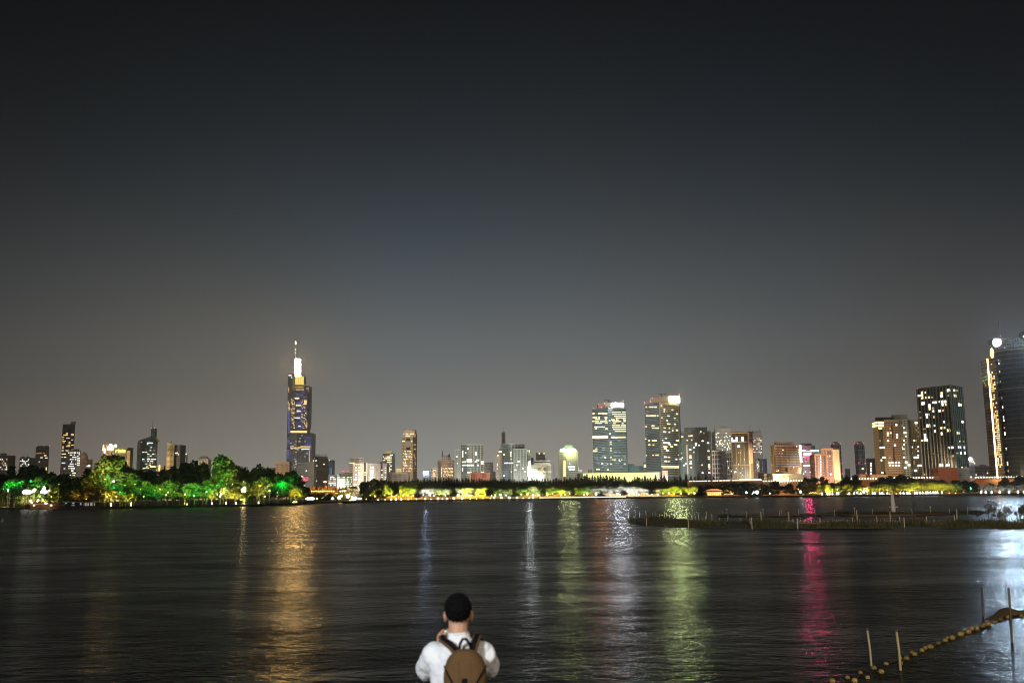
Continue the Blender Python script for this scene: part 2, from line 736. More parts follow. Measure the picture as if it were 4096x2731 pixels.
b1 = B('small hazy block with two rooftop spires right of the cedar top', 2700, (79, 120), 1832, (.24, .23, .22), GL, 5, 6, dep=40)
roofbox(b1, 84, 97, 1826, 6)
roofbox(b1, 104, 116, 1826, 6)
rods(b1['root'], 'spire', [(92, 1816, 1828), (110, 1816, 1828)], 2700, .7)
rwin(b1['f'][0], (81, 1836, 119, 1868), 14, 6, 6, [(WHT, 3), (COOL, 1)], b1['root'], seed=2, fill=.6, fh=.5)

b1 = B('plain grey slab tower with a few dim yellow windows', 2400, (144, 174, 198), 1784, (.13, .13, .13), GL, 5, 6, .7, .4)
reds(b1['root'], [(145, 1782), (176, 1782), (197, 1783)], 2400, .8, WHT, 'roof_lamp')
for (u0, v0, u1, v1) in [(144, 1811, 168, 1814), (172, 1810, 180, 1813), (176, 1820, 186, 1823), (162, 1828, 172, 1831), (180, 1829, 190, 1832), (155, 1845, 160, 1847)]:
    patch(b1['f'][0] if u1 < 175 else b1['f'][1], u0, v0, u1, v1, DIM if v0 < 1815 else YEL, 'lit_window', b1['root'])
patch(b1['f'][1], 183, 1868, 186, 1880, YEL, 'lit_stair', b1['root'])

zt = B('tall dark tower with orange office windows and a raised slab at its right top', 2200, (251, 286, 301), 1697, (.07, .07, .075), GL, 4, 6, .8, .6, name='skyscraper', cat='skyscraper')
roofbox(zt, 284, 301, 1685, 2)
patch(Face((Xat(284, 2202, 300), 2202), (Xat(301, 2202, 300), 2202)), 299, 1686, 301.2, 1702, COOL, 'white_sign', zt['root'])
for (u0, v0, u1, v1) in [(264, 1731, 273, 1741), (254, 1738, 272, 1741), (282, 1734, 296, 1748), (250, 1746, 258, 1749), (266, 1750, 281, 1758), (251, 1755, 256, 1758), (250, 1762, 264, 1765),
                         (275, 1766, 294, 1776), (252, 1768, 259, 1776), (271, 1777, 281, 1781), (284, 1778, 296, 1784), (265, 1783, 293, 1791), (249, 1784, 256, 1794), (247, 1800, 256, 1803), (263, 1800, 275, 1804),
                         (247, 1813, 265, 1819), (247, 1826, 252, 1830), (257, 1826, 266, 1829), (247, 1849, 262, 1856), (255, 1872, 262, 1876), (285, 1757, 294, 1760)]:
    mm = WARM if v0 < 1798 else (YEL if v0 < 1840 else COOL)
    f = zt['f'][0] if (u0 + u1) / 2 < 285 else zt['f'][1]
    n_ = max(1, int((u1 - u0) / 3.4))
    for i in range(n_):
        for j in range(max(1, int((v1 - v0) / 5))):
            a = u0 + i * (u1 - u0) / n_
            patch(f, a, v0 + j * 5, a + (u1 - u0) / n_ * .7, v0 + j * 5 + 3.0, mm, 'lit_window', zt['root'])

b1 = B('dark mid-rise with scattered white windows tight against the tall orange-lit tower', 1900, (271, 308, 324), 1804, (.10, .10, .11), GL, 4, 6)
roofbox(b1, 283, 310, 1794, 6)
rwin(b1['f'][0], (273, 1808, 307, 1920), 34, 5.5, 9, [(WHT, 3), (COOL, 3), (WARM, 1)], b1['root'], 2, 3, .6, .4)
rwin(b1['f'][1], (309, 1808, 322, 1870), 14, 5, 7, [(COOL, 2), (WHT, 1)], b1['root'], 1, 4, .6, .55)

b1 = B('pinkish stepped block with a small lit dome behind the dark mid-rise', 2300, (322, 346, 371), 1838, PINK, GL, 4, 5, .5, .4, fl=((1, .6, .45), 700))
z = b1['z']
q = MB()
c = P(336, 1825, 2320)
q.tube([(c.x, c.y, z), (c.x, c.y, z + 10), (c.x, c.y, z + 15), (c.x, c.y, z + 19)], [9, 8, 5, .8], 12)
q.build('dome', plain('stone_dome', (.5, .38, .28), .7), b1['root'])
rods(b1['root'], 'spire', [(336, 1806, 1822)], 2320, .6)
rwin(b1['f'][1], (346, 1858, 364, 1868), 5, 5, 5, [(WHT, 1)], b1['root'], 1, 5)

b1 = B('pale block with white uplights under its roof, left of the yellow letter sign', 1950, (409, 424, 466), 1779, (.62, .52, .42), (.1, .09, .08), 5, 5, .6, .4, fl=((1, .75, .5), 1800))
for (u0, v0, u1, v1, mm) in [(412, 1780, 416, 1788, WHT), (411, 1790, 417, 1802, WHT), (416, 1792, 421, 1822, WHT)]:
    patch(b1['f'][0], u0, v0, u1, v1, mm, 'facade_uplight', b1['root'])
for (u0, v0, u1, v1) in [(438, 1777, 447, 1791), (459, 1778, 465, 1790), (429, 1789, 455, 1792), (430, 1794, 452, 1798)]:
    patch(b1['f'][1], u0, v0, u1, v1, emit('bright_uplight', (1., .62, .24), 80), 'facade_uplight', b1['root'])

b1 = B('grey-green block topped by five glowing yellow sign letters', 1850, (455, 509), 1791, (.15, .16, .10), GL, 5, 6, .6, .5, dep=30)
patch(b1['f'][0], 455, 1791.5, 508, 1799, plain('sign_fascia', (.16, .20, .06), .7), 'sign_fascia', b1['root'])
SG = emit('yellow_sign_light', (1., 1., .12), 2.2)
for i, (t0, t1) in enumerate([(463, 470), (472, 479), (480.5, 487.5), (489.5, 493), (494.5, 501.5)]):
    # rounded letters: two dots of strokes each, dark counters
    f = b1['f'][0]
    if i == 0:
        patch(f, t0, 1799, t0 + 2.2, 1810, SG, 'sign_letter', b1['root'], .6)
        patch(f, t0 + 2.2, 1799, t1, 1801.6, SG, 'sign_letter', b1['root'], .6)
    elif i == 3:
        patch(f, t0 + .8, 1799, t1 - .5, 1810, SG, 'sign_letter', b1['root'], .6)
    else:
        patch(f, t0, 1799, t1, 1801.4, SG, 'sign_letter', b1['root'], .6)
        patch(f, t0, 1801.4, t0 + 2.2, 1807.6, SG, 'sign_letter', b1['root'], .6)
        patch(f, t1 - 2.2, 1801.4, t1, 1807.6, SG, 'sign_letter', b1['root'], .6)
        patch(f, t0, 1807.6, t1, 1810, SG, 'sign_letter', b1['root'], .6)
reds(b1['root'], [(475, 1795), (491, 1796)], 1849, .9, YEL, 'roof_lamp')
b1 = B('narrow tan block lit golden, wedged right of the yellow letter sign', 1830, (508, 515, 521), 1804, (.55, .42, .22), (.2, .15, .1), 4, 5, .5, .3, fl=((1, .72, .35), 1500), fback=50)
reds(b1['root'], [(509, 1790)], 1830, .6, COOL, 'roof_lamp')
rods(b1['root'], 'lamp_mast', [(509, 1790, 1803)], 1830, .2)

gb = B('blue glass tower with slanted crown, narrow fin and a tall antenna', 2000, (550, 566, 631), 1768, (.10, .15, .17), (.05, .09, .11), 5, 7, .95, .45, name='skyscraper', cat='skyscraper', dl=20, dr=10, fl=((.6, .9, 1), 700))
D0 = 1996
za, zb, zc_ = gb['z'], Zat(590, 1745, D0), Zat(566, 1762, D0)
xs = [Xat(u, D0, za) for u in (551, 601)]
q = MB()
q.prism([(xs[0], D0), (xs[1], D0), (xs[1], D0 + 18), (xs[0], D0 + 18)], za + 1.3, [zc_, zb, zb, zc_])
q.build('slanted_crown', facade((.12, .17, .18), (.05, .09, .11), 3, 3.5, .9, .5), gb['root'])
fn = roofbox(gb, 604, 621, 1712, 4, facade((.08, .12, .14), (.05, .09, .11), 12, 3.4, .95, .5), 'fin_tower', depth=10)
q = MB()
xs = [Xat(u, 2001, za) for u in (621, 631)]
q.prism([(xs[0], 2001), (xs[1], 2001), (xs[1], 2015), (xs[0], 2015)], za + 1.3, [Zat(621, 1752, 2001), za + 1.5, za + 1.5, Zat(621, 1752, 2001)])
q.build('shoulder', plain('glass_shoulder', (.08, .12, .14), .4), gb['root'])
rods(gb['root'], 'antenna', [(611, 1673, 1712)], 2004, .7)
reds(gb['root'], [(606, 1712), (619, 1712), (567, 1768)], 1999, 1.0)
for (u0, v0, u1, v1, mm) in [(588, 1769, 611, 1773, COOL), (588, 1776, 594, 1778, WHT), (602, 1788, 608, 1790, WHT), (588, 1833, 601, 1838, COOL), (604, 1834, 625, 1837, WHT), (602, 1841, 614, 1844, WHT),
                             (590, 1842, 596, 1845, COOL), (582, 1854, 590, 1856, YEL), (595, 1857, 605, 1860, YEL), (600, 1863, 625, 1868, YEL), (584, 1864, 594, 1867, YEL), (570, 1872, 578, 1875, WARM), (586, 1870, 596, 1873, YEL)]:
    k_ = max(1, int((u1 - u0) / 4))
    for i in range(k_):
        patch(gb['f'][1], u0 + i * (u1 - u0) / k_, v0, u0 + (i + .8) * (u1 - u0) / k_, v1, mm, 'lit_window', gb['root'])
rwin(gb['f'][1], (568, 1800, 628, 1885), 30, 5, 7, [(DIMC, 2), (WHT, 1), (YEL, 1)], gb['root'], 2, 8, .7, .35)
b1 = B('low dark orange-lit block with a vertical golden neon beside the blue glass tower', 1900, (628, 655), 1864, (.3, .17, .1), GL, 5, 6, fl=((1, .5, .2), 500))
patch(b1['f'][0], 635, 1860, 640.5, 1882, emit('gold_neon', (1., .70, .16), 3), 'neon_strip', b1['root'])

b1 = B('cream panelled tower with a small rooftop spire, left of the blank grey one', 1800, (669, 682, 698), 1775, (.62, .53, .32), (.50, .42, .26), 30, 6, .96, .85, fl=((1, .80, .45), 1500))
rods(b1['root'], 'spire', [(686, 1764, 1775)], 1802, 1.0)
b1 = B('blank grey office slab joined to the cream panelled tower', 1812, (698, 722), 1781, (.16, .16, .15), GL, 5, 7, dep=30)
patch(b1['f'][0], 702, 1809, 711, 1814, WHT, 'lit_window', b1['root'])
patch(b1['f'][0], 712, 1815, 716, 1819, YEL, 'lit_window', b1['root'])
b1 = B('small block ringed with pale balcony bands right of the grey slab', 1840, (719, 734), 1787, (.40, .36, .32), (.10, .09, .09), 40, 6, .98, .5)
b1 = B('low round-shouldered block with yellow lit rooftop boxes behind the balcony block', 1950, (731, 747), 1819, (.22, .20, .18), GL, 6, 7)
patch(b1['f'][0], 732, 1811, 741, 1818, YEL, 'roof_sign', b1['root'], 2)
patch(b1['f'][0], 743, 1813, 747, 1818, YEL, 'roof_sign', b1['root'], 2)

for (ua, ub, va, vt, lab) in [(788, 833, 1838, 1823, 'cream block with a grey hipped roof and thin antennas behind the treetops'),
                              (941, 970, 1880, 1864, 'blue-grey pyramid roof showing behind the large round tree')]:
    b1 = B(lab, 2100, (ua, ub), va, (.55, .48, .34), GL, 6, 6, dep=20, fl=((1, .85, .6), 500))
    roofbox(b1, ua + 1, ub - 1, vt, 1, plain('slate_roof', (.17, .18, .20), .6), 'hipped_roof', taper=.45, depth=19)
rods(b1['root'], 'mast', [(953, 1860, 1865)], 2105, .4)

b1 = B('dark low-rise roofline behind the island trees, left of the beige classical block', 1900, (1060, 1097), 1873, (.16, .13, .12), GL, 6, 6)
b1 = B('beige classical block with tall pilasters, left of the highest tower', 1850, (1103, 1158), 1849, (.50, .37, .25), (.14, .10, .08), 5, 7, .45, .62, fl=((1, .72, .48), 1300))
patch(b1['f'][0], 1103, 1849.5, 1157, 1853.5, plain('stone_cornice', (.5, .38, .27), .8), 'cornice', b1['root'], 1.2)

# the tallest tower
ZL = 'very tall stepped skyscraper with blue light lines, gold bands and a glowing white crown'
zt = thing('skyscraper', (Xat(1200, 2700, 0), 2700, GZ), ZL, 'skyscraper')
k = 2700 / F
ZM = facade((.105, .11, .13), (.07, .07, .085), 3.2 * k, 4.6 * k, .9, .75)
ZM2 = facade((.20, .20, .20), (.10, .10, .11), 3.2 * k, 4.6 * k, .85, .5)


def zbox(name, u0, u1, v0, v1, D, dep, mat, slant=0.0):
    z0, z1 = (GZ - 1 if v1 > 1955 else Zat((u0 + u1) / 2, v1, D)), Zat((u0 + u1) / 2, v0, D)
    x0, x1 = Xat(u0, D, z1), Xat(u1, D, z1)
    q = MB()
    q.prism([(x0, D), (x1, D + slant), (x1, D + dep), (x0, D + dep)], z0, z1)
    q.build(name, mat, zt)
    return Face((x0, D), (x1, D + slant))


f_base_l = zbox('podium_tower', 1148, 1162, 1735, 1990, 2704, 50, ZM)
f_base = zbox('podium_tower', 1161.5, 1189, 1733, 1990, 2699, 50, ZM2)
f_base_r = zbox('podium_tower', 1188.5, 1248, 1731, 1990, 2702, 52, ZM, 6)
f_mid_l = zbox('shaft', 1151, 1162, 1600, 1734, 2707, 40, ZM)
f_mid = zbox('shaft', 1161.5, 1232, 1560, 1733, 2702, 42, ZM)
f_mid_r = zbox('side_wing', 1231, 1237.5, 1543, 1711, 2708, 36, ZM)
f_top_l = zbox('side_wing', 1152, 1180.5, 1494, 1601, 2705, 36, ZM)
f_top_c = zbox('shaft', 1180, 1217, 1545, 1562, 2708, 30, ZM2)
f_top_r = zbox('side_wing', 1217, 1237, 1543, 1562, 2706, 30, ZM)
f_gold = zbox('gold_crown_base', 1180, 1216.5, 1505, 1546, 2709, 26, plain('gold_cladding', (.35, .26, .09), .5))
GC = emit('gold_crown_light', (1., .74, .12), 1.15)
for i in range(5):
    for j in range(4):
        patch(f_gold, 1181 + i * 7, 1506 + j * 8.2, 1187.2 + i * 7, 1513.4 + j * 8.2, GC, 'gold_panel', zt)
for i in range(7):
    patch(f_top_c, 1182 + i * 4.8, 1547, 1185 + i * 4.8, 1550, GOLD, 'gold_panel', zt)
    patch(f_top_c, 1183 + i * 4.8, 1556, 1186.5 + i * 4.8, 1560, GOLD, 'gold_panel', zt)
# glowing glass crown of five drums, then the mast
CROWN = emit('crown_light', (1., .60, .20), 165)
c0, c1 = P(1190, 1506, 2716), P(1190, 1436, 2716)
hz = c1.z - c0.z
for i in range(5):
    q = MB()
    z0 = c0.z + hz * i / 5
    r0 = (8.6 - i * .15)
    q.tube([(c0.x, c0.y, z0), (c0.x, c0.y, z0 + hz / 5 * .45), (c0.x, c0.y, z0 + hz / 5 * .8), (c0.x, c0.y, z0 + hz / 5)], [r0 * .93, r0 * 1.05, r0, r0 * .86], 14)
    q.build('crown_drum', CROWN, zt)
m0 = P(1181.5, 1436, 2716)
q = MB()
q.tube([(m0.x, m0.y, m0.z - 2), (m0.x, m0.y, Zat(1181, 1400, 2716)), (m0.x, m0.y, Zat(1181, 1375, 2716)), (m0.x, m0.y, Zat(1181, 1339, 2716))], [1.5, 1.1, .8, .25], 8)
q.build('mast', DARKM, zt)
for (v, r_) in [(1373, 1.9), (1368, 1.4), (1398, 1.7), (1411, 1.5)]:
    q = MB()
    q.ball((m0.x, m0.y - .5, Zat(1181, v, 2716)), (r_, r_, r_ * (2 if v < 1380 else .7)))
    q.build('mast_lamp', emit('mast_lamp', (1., .92, .7), 4), zt)
rods(zt, 'antenna', [(1160 + i * 4, 1489, 1494) for i in range(6)], 2706, .4)
patch(f_top_l, 1154, 1499, 1166, 1503, COOL, 'lit_window', zt)
patch(f_top_l, 1165, 1507, 1168, 1512, COOL, 'lit_window', zt)
for j in range(4):
    patch(f_top_l, 1152.4, 1548 + j * 5.3, 1156.5, 1551.5 + j * 5.3, GOLD, 'lit_window', zt)
    patch(f_top_r, 1225, 1551 + j * 4.6, 1236, 1553.6 + j * 4.6, DIM, 'lit_window', zt)
patch(f_top_l, 1170, 1500, 1180, 1562, plain('gold_grey_cladding', (.30, .25, .15), .6), 'cladding_strip', zt, .5)
# gold belts
for u in range(20):
    patch(f_mid, 1162 + u * 3.5, 1722, 1165 + u * 3.5, 1730.5, emit('belt_light', (1., .70, .22), 1.6), 'belt_light', zt)
for u in range(10):
    patch(f_base, 1162 + u * 2.7, 1788, 1164 + u * 2.7, 1794, GOLD, 'belt_light', zt)
for u in range(13):
    patch(f_base_r, 1190 + u * 4, 1783 if u > 2 else 1787, 1193.2 + u * 4, 1791 if u > 2 else 1794, GOLD, 'belt_light', zt)
patch(f_base_r, 1206, 1794.5, 1238, 1797, WHT, 'belt_light', zt)
patch(f_mid, 1217, 1600, 1227, 1618, emit('yellow_lobby', (1., .7, .2), 1.1), 'lit_floor', zt)
patch(f_mid, 1226, 1688, 1229, 1712, GOLD, 'lit_floor', zt)
# blue light lines
for j in range(26):
    v = 1648 + j * 3.3
    patch(f_mid_l, 1151.5, v, 1161, v + 1.1, BLUE, 'blue_light_line', zt)
for j in range(30):
    v = 1750 + j * 4.4
    if R.random() < .8:
        patch(f_base_l, 1148.5, v, R.uniform(1155, 1161), v + 1.2, BLUE, 'blue_light_line', zt)
for j in range(34):
    v = 1565 + j * 4.6
    a = R.uniform(1180, 1205)
    patch(f_mid, a, v, min(1230, a + R.uniform(8, 28)), v + .8, emit('dim_blue_line', (.2, .2, 1.), 1.1), 'blue_light_line', zt)
for j in range(16):
    v = 1748 + j * 4.4
    patch(f_base_r, 1212 + R.uniform(0, 16), v, 1246, v + .7, emit('dim_blue_line2', (.2, .2, 1.), .7), 'blue_light_line', zt)
rwin(f_mid, (1163, 1590, 1182, 1715), 55, 4, 5, [(WARM, 4), (GOLD, 2), (YEL, 1)], zt, 1, 31, .65, .5)
rwin(f_mid_l, (1151, 1595, 1161, 1645), 14, 4, 5, [(WARM, 3), (YEL, 1)], zt, 1, 32, .7, .5)
rwin(f_mid, (1205, 1600, 1230, 1716), 45, 4, 5, [(WARM, 3), (WHT, 1), (GOLD, 1)], zt, 1, 33, .65, .5)
for (u0, v0, u1, v1) in [(1180, 1590, 1197, 1595), (1183, 1619, 1203, 1623), (1187, 1641, 1202, 1646), (1180, 1669, 1200, 1673), (1194, 1702, 1202, 1706), (1155, 1635, 1164, 1638)]:
    patch(f_mid, max(u0, 1163), v0, u1, v1, YEL, 'lit_floor', zt)
rwin(f_base, (1162, 1740, 1188, 1880), 20, 4, 6, [(WHT, 2), (YEL, 2), (DIM, 1)], zt, 1, 34, .6, .4)
rwin(f_base_r, (1190, 1740, 1236, 1860), 14, 4, 6, [(WHT, 2), (COOL, 2)], zt, 1, 35, .6, .4)
for j in range(14):
    patch(f_base_r, 1235 + (j % 2), 1800 + j * 4.2, 1239, 1803 + j * 4.2, GOLD, 'lit_window', zt)
flood(zt, f_base_r, (.95, .95, 1), 1100e3, 160, GZ + 20, 2.2, 150)

b1 = B('grey panelled office block with red light cluster before the highest tower', 1500, (1187, 1257), 1852, (.34, .32, .29), (.20, .21, .22), 6, 7, .7, .6, fl=((1, .85, .7), 500))
patch(b1['f'][0], 1233, 1846, 1256.5, 1960, plain('blank_wall', (.34, .30, .25), .8), 'stair_core', b1['root'], .5)
PK = emit('red_facade_lamp', (1., .06, .16), 3)
rr = random.Random(4)
for i in range(46):
    a, t = rr.uniform(0, 6.28), math.sqrt(rr.random())
    patch(b1['f'][0], 1213 + 22 * t * math.cos(a), 1916 + 12 * t * math.sin(a), 1214.8 + 22 * t * math.cos(a), 1918 + 12 * t * math.sin(a), PK, 'red_lamp', b1['root'])
for (u, v) in [(1208, 1905), (1214, 1930), (1225, 1882)]:
    patch(b1['f'][0], u - 2, v - 2, u + 2, v + 2, WHT, 'lit_window', b1['root'])
rwin(b1['f'][0], (1205, 1940, 1232, 1965), 12, 4, 5, [(WHT, 1), (COOL, 1)], b1['root'], 1, 36)

b1 = B('dark ribbed tower crowned by a ring of upright rods', 1600, (1250, 1272, 1313), 1832, (.17, .145, .13), (.045, .045, .05), 5, 30, .55, .9, dl=26, dr=26)
roofbox(b1, 1253, 1306, 1826, 4, facade((.10, .10, .10), GL, 2, 12, .6, .9))
rods(b1['root'], 'crown_rod', [(1253 + i * 4.3, 1814 + (i % 3), 1829) for i in range(13)], 1603, .55)
for (u0, v0, u1, v1) in [(1263, 1860, 1269, 1864), (1293, 1855, 1298, 1858), (1263, 1921, 1268, 1924), (1294, 1924, 1307, 1928), (1252, 1840, 1256, 1843), (1262, 1840, 1267, 1843)]:
    patch(b1['f'][1 if u0 > 1272 else 0], u0, v0, u1, v1, WHT, 'lit_window', b1['root'])
reds(b1['root'], [(1257, 1832), (1257, 1902)], 1598, .7)
b1 = B('slim blue-striped glass block behind the rod-crowned tower', 1700, (1311, 1329), 1842, (.10, .12, .16), (.05, .10, .22), 20, 5, .9, .5, dep=25)
reds(b1['root'], [(1317, 1841)], 1698, 1, COOL, 'roof_lamp')
for j in range(14):
    patch(b1['f'][0], 1318, 1870 + j * 3.4, 1328, 1871.2 + j * 3.4, emit('dim_blue_strip', (.25, .4, 1.), .5), 'blue_light_line', b1['root'])
b1 = B('narrow brown tower sliver right of the blue-striped block', 1750, (1329, 1338), 1854, (.22, .18, .16), GL, 4, 6)
b1 = B('low dark office row in front of the rod-crowned tower', 1400, (1312, 1347), 1901, (.16, .15, .14), GL, 6, 8)
rwin(b1['f'][0], (1314, 1905, 1346, 1950), 12, 6, 8, [(WHT, 2), (YEL, 1), (DIM, 1)], b1['root'], 2, 37)

b1 = B('greenish school-like block with two columns of lit windows', 1300, (1347, 1362, 1408), 1897, (.34, .35, .24), (.06, .07, .05), 5, 9, .5, .5, dl=12, dr=5, fl=((1, 1, .6), 400))
GW = emit('greenish_window', (.85, 1., .62), 1.5)
for j in range(5):
    for i in (1367, 1371.5, 1376, 1388, 1393, 1399, 1403.5):
        if R.random() < .8:
            patch(b1['f'][1], i, 1906 + j * 9, i + 3, 1910.5 + j * 9, GW, 'lit_window', b1['root'])
rods(b1['root'], 'mast', [(1372, 1884, 1895), (1392, 1884, 1895)], 1306, .3)
reds(b1['root'], [(1371, 1884), (1376, 1885), (1392, 1885)], 1305, .7)
roofbox(b1, 1378, 1406, 1890, 5)

b1 = B('grey office block with a lit top floor behind the white apartments', 1600, (1398, 1436, 1454), 1834, (.28, .26, .23), GL, 6, 9, .8, .35)
patch(b1['f'][0], 1399, 1849, 1418, 1852, YEL, 'lit_floor', b1['root'])
for v in (1840, 1846):
    patch(b1['f'][0], 1406, v, 1430, v + 1.5, DARKM, 'louvre_band', b1['root'])

# white apartment block of three wings
WA = B('white apartment block with lit stairwells, brown window stripes and blue roof tanks', 1150, (1412, 1547), 1857, (.56, .48, .45), (.11, .09, .09), 7, 9, .5, .5, dep=22, fl=((1, .88, .84), 1250), fback=60, name='apartment_block')
f = WA['f'][0]
BR = facade((.36, .26, .24), (.07, .05, .05), 7 * 1150 / F, 9 * 1150 / F, .6, .5)
patch(f, 1412, 1862, 1441, 1950, BR, 'window_wall', WA['root'], .5)
for (a, b_) in [(1456, 1465), (1524, 1531)]:
    patch(f, a, 1850, b_, 1950, plain('gap_shade', (.10, .09, .09), .8), 'shade_strip', WA['root'], .4)  # flat dark strips: shade of the gaps between wings put into colour
for a, b_, t in [(1441, 1456, 1852), (1465, 1471, 1850), (1508, 1523, 1853), (1531, 1539, 1852)]:
    patch(f, a, t, b_, 1950, plain('white_pier', (.62, .55, .52), .8), 'pier', WA['root'], 2.2)
for a, b_ in [(1414, 1456), (1469, 1507)]:
    roofbox(WA, a, b_, 1853, 4, plain('blue_roof_tank', (.10, .14, .32), .5), 'roof_tank')
roofbox(WA, 1517, 1528, 1845, 6, plain('roof_hut', (.3, .3, .3), .8), 'roof_hut')
for j in range(9):
    v = 1867 + j * 9.4
    for u in (1484, 1495 - 4):
        patch(f, u - 4, v + 1, u + 5, v + 6.5, emit('stair_light', (.93, 1., .82), 1.7), 'lit_stairwell', WA['root'], .5)
    for u, mm, p_ in [(1416, WHT, .35), (1423, WHT, .7), (1434, WHT, .85), (1458, YEL, .6), (1525.5, YEL, .7), (1538, GW, .75), (1474, DIM, .4), (1503, DIM, .4), (1429, DIM, .5)]:
        if R.random() < p_:
            patch(f, u, v + 1, u + 4.5, v + 5.5, mm, 'lit_window', WA['root'], .9)
    patch(f, 1474, v + 7, 1505, v + 8.2, plain('balcony_slab', (.6, .54, .5), .8), 'balcony_slab', WA['root'], 1.2)

b1 = B('dark glass tower with a tan hipped cap and warm office windows', 1500, (1530, 1572, 1581), 1816, (.11, .12, .13), (.05, .055, .06), 5, 7, .9, .6, fl=((.8, .85, 1), 300))
roofbox(b1, 1538, 1571, 1803, 4, plain('tan_cap', (.45, .36, .24), .7), 'cap_block', taper=.92)
patch(b1['f'][0], 1560, 1817, 1571, 1821, COOL, 'lit_sign', b1['root'])
rwin(b1['f'][0], (1532, 1824, 1571, 1895), 34, 5, 7.3, [(YEL, 4), (WARM, 2), (WHT, 1)], b1['root'], 2, 38, .75, .5)

tt = B('tall tan residential tower with chamfered shoulders and dark punched windows', 1700, (1607, 1652, 1668), 1748, (.46, .37, .27), (.07, .065, .06), 4.6, 6, .55, .55, dl=10, dr=18, fl=((1, .80, .58), 1700), name='skyscraper', cat='skyscraper')
roofbox(tt, 1610, 1664, 1733, 2, facade((.46, .37, .27), (.3, .2, .1), 5, 5, .4, .4), 'upper_storeys', taper=.93, depth=26)
roofbox(tt, 1615, 1661, 1718, 3, plain('tan_crown', (.46, .38, .28), .8), 'crown_block', vb=1734, depth=22)
rods(tt['root'], 'roof_fin', [(1617, 1716, 1719), (1648, 1716, 1719), (1656, 1717, 1719)], 1702, 1.4)
patch(tt['f'][0], 1619, 1752, 1641, 1799, facade((.40, .34, .27), (.05, .06, .065), 2.4, 2.6, .75, .8), 'glazed_bay', tt['root'], .8)
for (u0, v0, u1, v1) in [(1623, 1733, 1631, 1736), (1639, 1733, 1656, 1736), (1623, 1741, 1640, 1745), (1614, 1733, 1617, 1736)]:
    ft = Face((Xat(1610, 1701, 300), 1701), (Xat(1664, 1701, 300), 1701))
    patch(ft, u0, v0, u1, v1, YEL, 'lit_window', tt['root'])
for (u0, v0, u1, v1) in [(1609, 1762, 1624, 1766), (1632, 1762, 1637, 1766), (1620, 1767, 1636, 1770), (1645, 1762, 1649, 1766)]:
    patch(tt['f'][0], u0, v0, u1, v1, YEL, 'lit_window', tt['root'])
rwin(tt['f'][0], (1611, 1803, 1650, 1890), 62, 4.6, 6, [(WARM, 4), (YEL, 3), (WHT, 1)], tt['root'], 1, 39, .55, .5)
rwin(tt['f'][1], (1654, 1770, 1667, 1890), 10, 4.6, 6, [(WARM, 4), (WHT, 1)], tt['root'], 1, 40, .5, .5)

b1 = B('long low dark block behind the conifers below the tan tower', 1300, (1550, 1633), 1894, (.20, .17, .17), GL, 5, 7)
b1 = B('tiny yellow-lit block between the dark glass and tan towers', 1600, (1586, 1606), 1876, (.45, .42, .2), GL, 5, 6, fl=((1, .95, .4), 500))
b1 = B('small grey block with a glowing white sign box and thin mast', 1500, (1694, 1724), 1886, (.18, .20, .23), GL, 5, 7)
rods(b1['root'], 'mast', [(1712, 1874, 1886)], 1502, .4)
patch(b1['f'][0], 1695, 1887, 1709, 1894, emit('blue_white_sign', (.55, .70, 1.), 140), 'sign_box', b1['root'], 2)
b1 = B('tan low block with small yellow windows right of the white sign box', 1450, (1724, 1751), 1874, (.42, .34, .24), GL, 5, 6, fl=((1, .8, .5), 500))
rwin(b1['f'][0], (1726, 1878, 1750, 1912), 16, 5, 6, [(WARM, 2), (YEL, 1)], b1['root'], 1, 41, .5, .5)

b1 = B('pink stone block with many yellow windows and a horned rooftop crown', 1500, (1750, 1771, 1817), 1843, (.42, .33, .28), (.10, .09, .08), 4, 6, .5, .5, dl=14, dr=8, fl=((1, .75, .6), 900))
roofbox(b1, 1765, 1801, 1826, 3, facade((.42, .33, .28), GL, 3, 3, .5, .4), 'crown_block')
roofbox(b1, 1767, 1799, 1821, 5, plain('crown_top', (.4, .32, .27), .8), 'crown_top', vb=1826, taper=.85)
rods(b1['root'], 'horn', [(1769, 1800, 1826), (1797, 1812, 1826), (1793, 1818, 1826)], 1502, 1.1)
rwin(b1['f'][1], (1773, 1870, 1816, 1912), 54, 4, 5.6, [(YEL, 3), (WARM, 3)], b1['root'], 1, 42, .6, .5)
rwin(b1['f'][0], (1765, 1868, 1771, 1912), 8, 4, 5.6, [(YEL, 1)], b1['root'], 1, 43, .7, .5)
rwin(b1['f'][1], (1775, 1847, 1816, 1868), 6, 4, 5.6, [(WARM, 1)], b1['root'], 1, 44, .5, .4)

GG = (.20, .22, .20)
def glassblock(label, D, us, v, **k):
    return B(label, D, us, v, GG, (.045, .07, .07), 14, 7, .92, .74, fl=((.8, 1, .95), 330), **k)


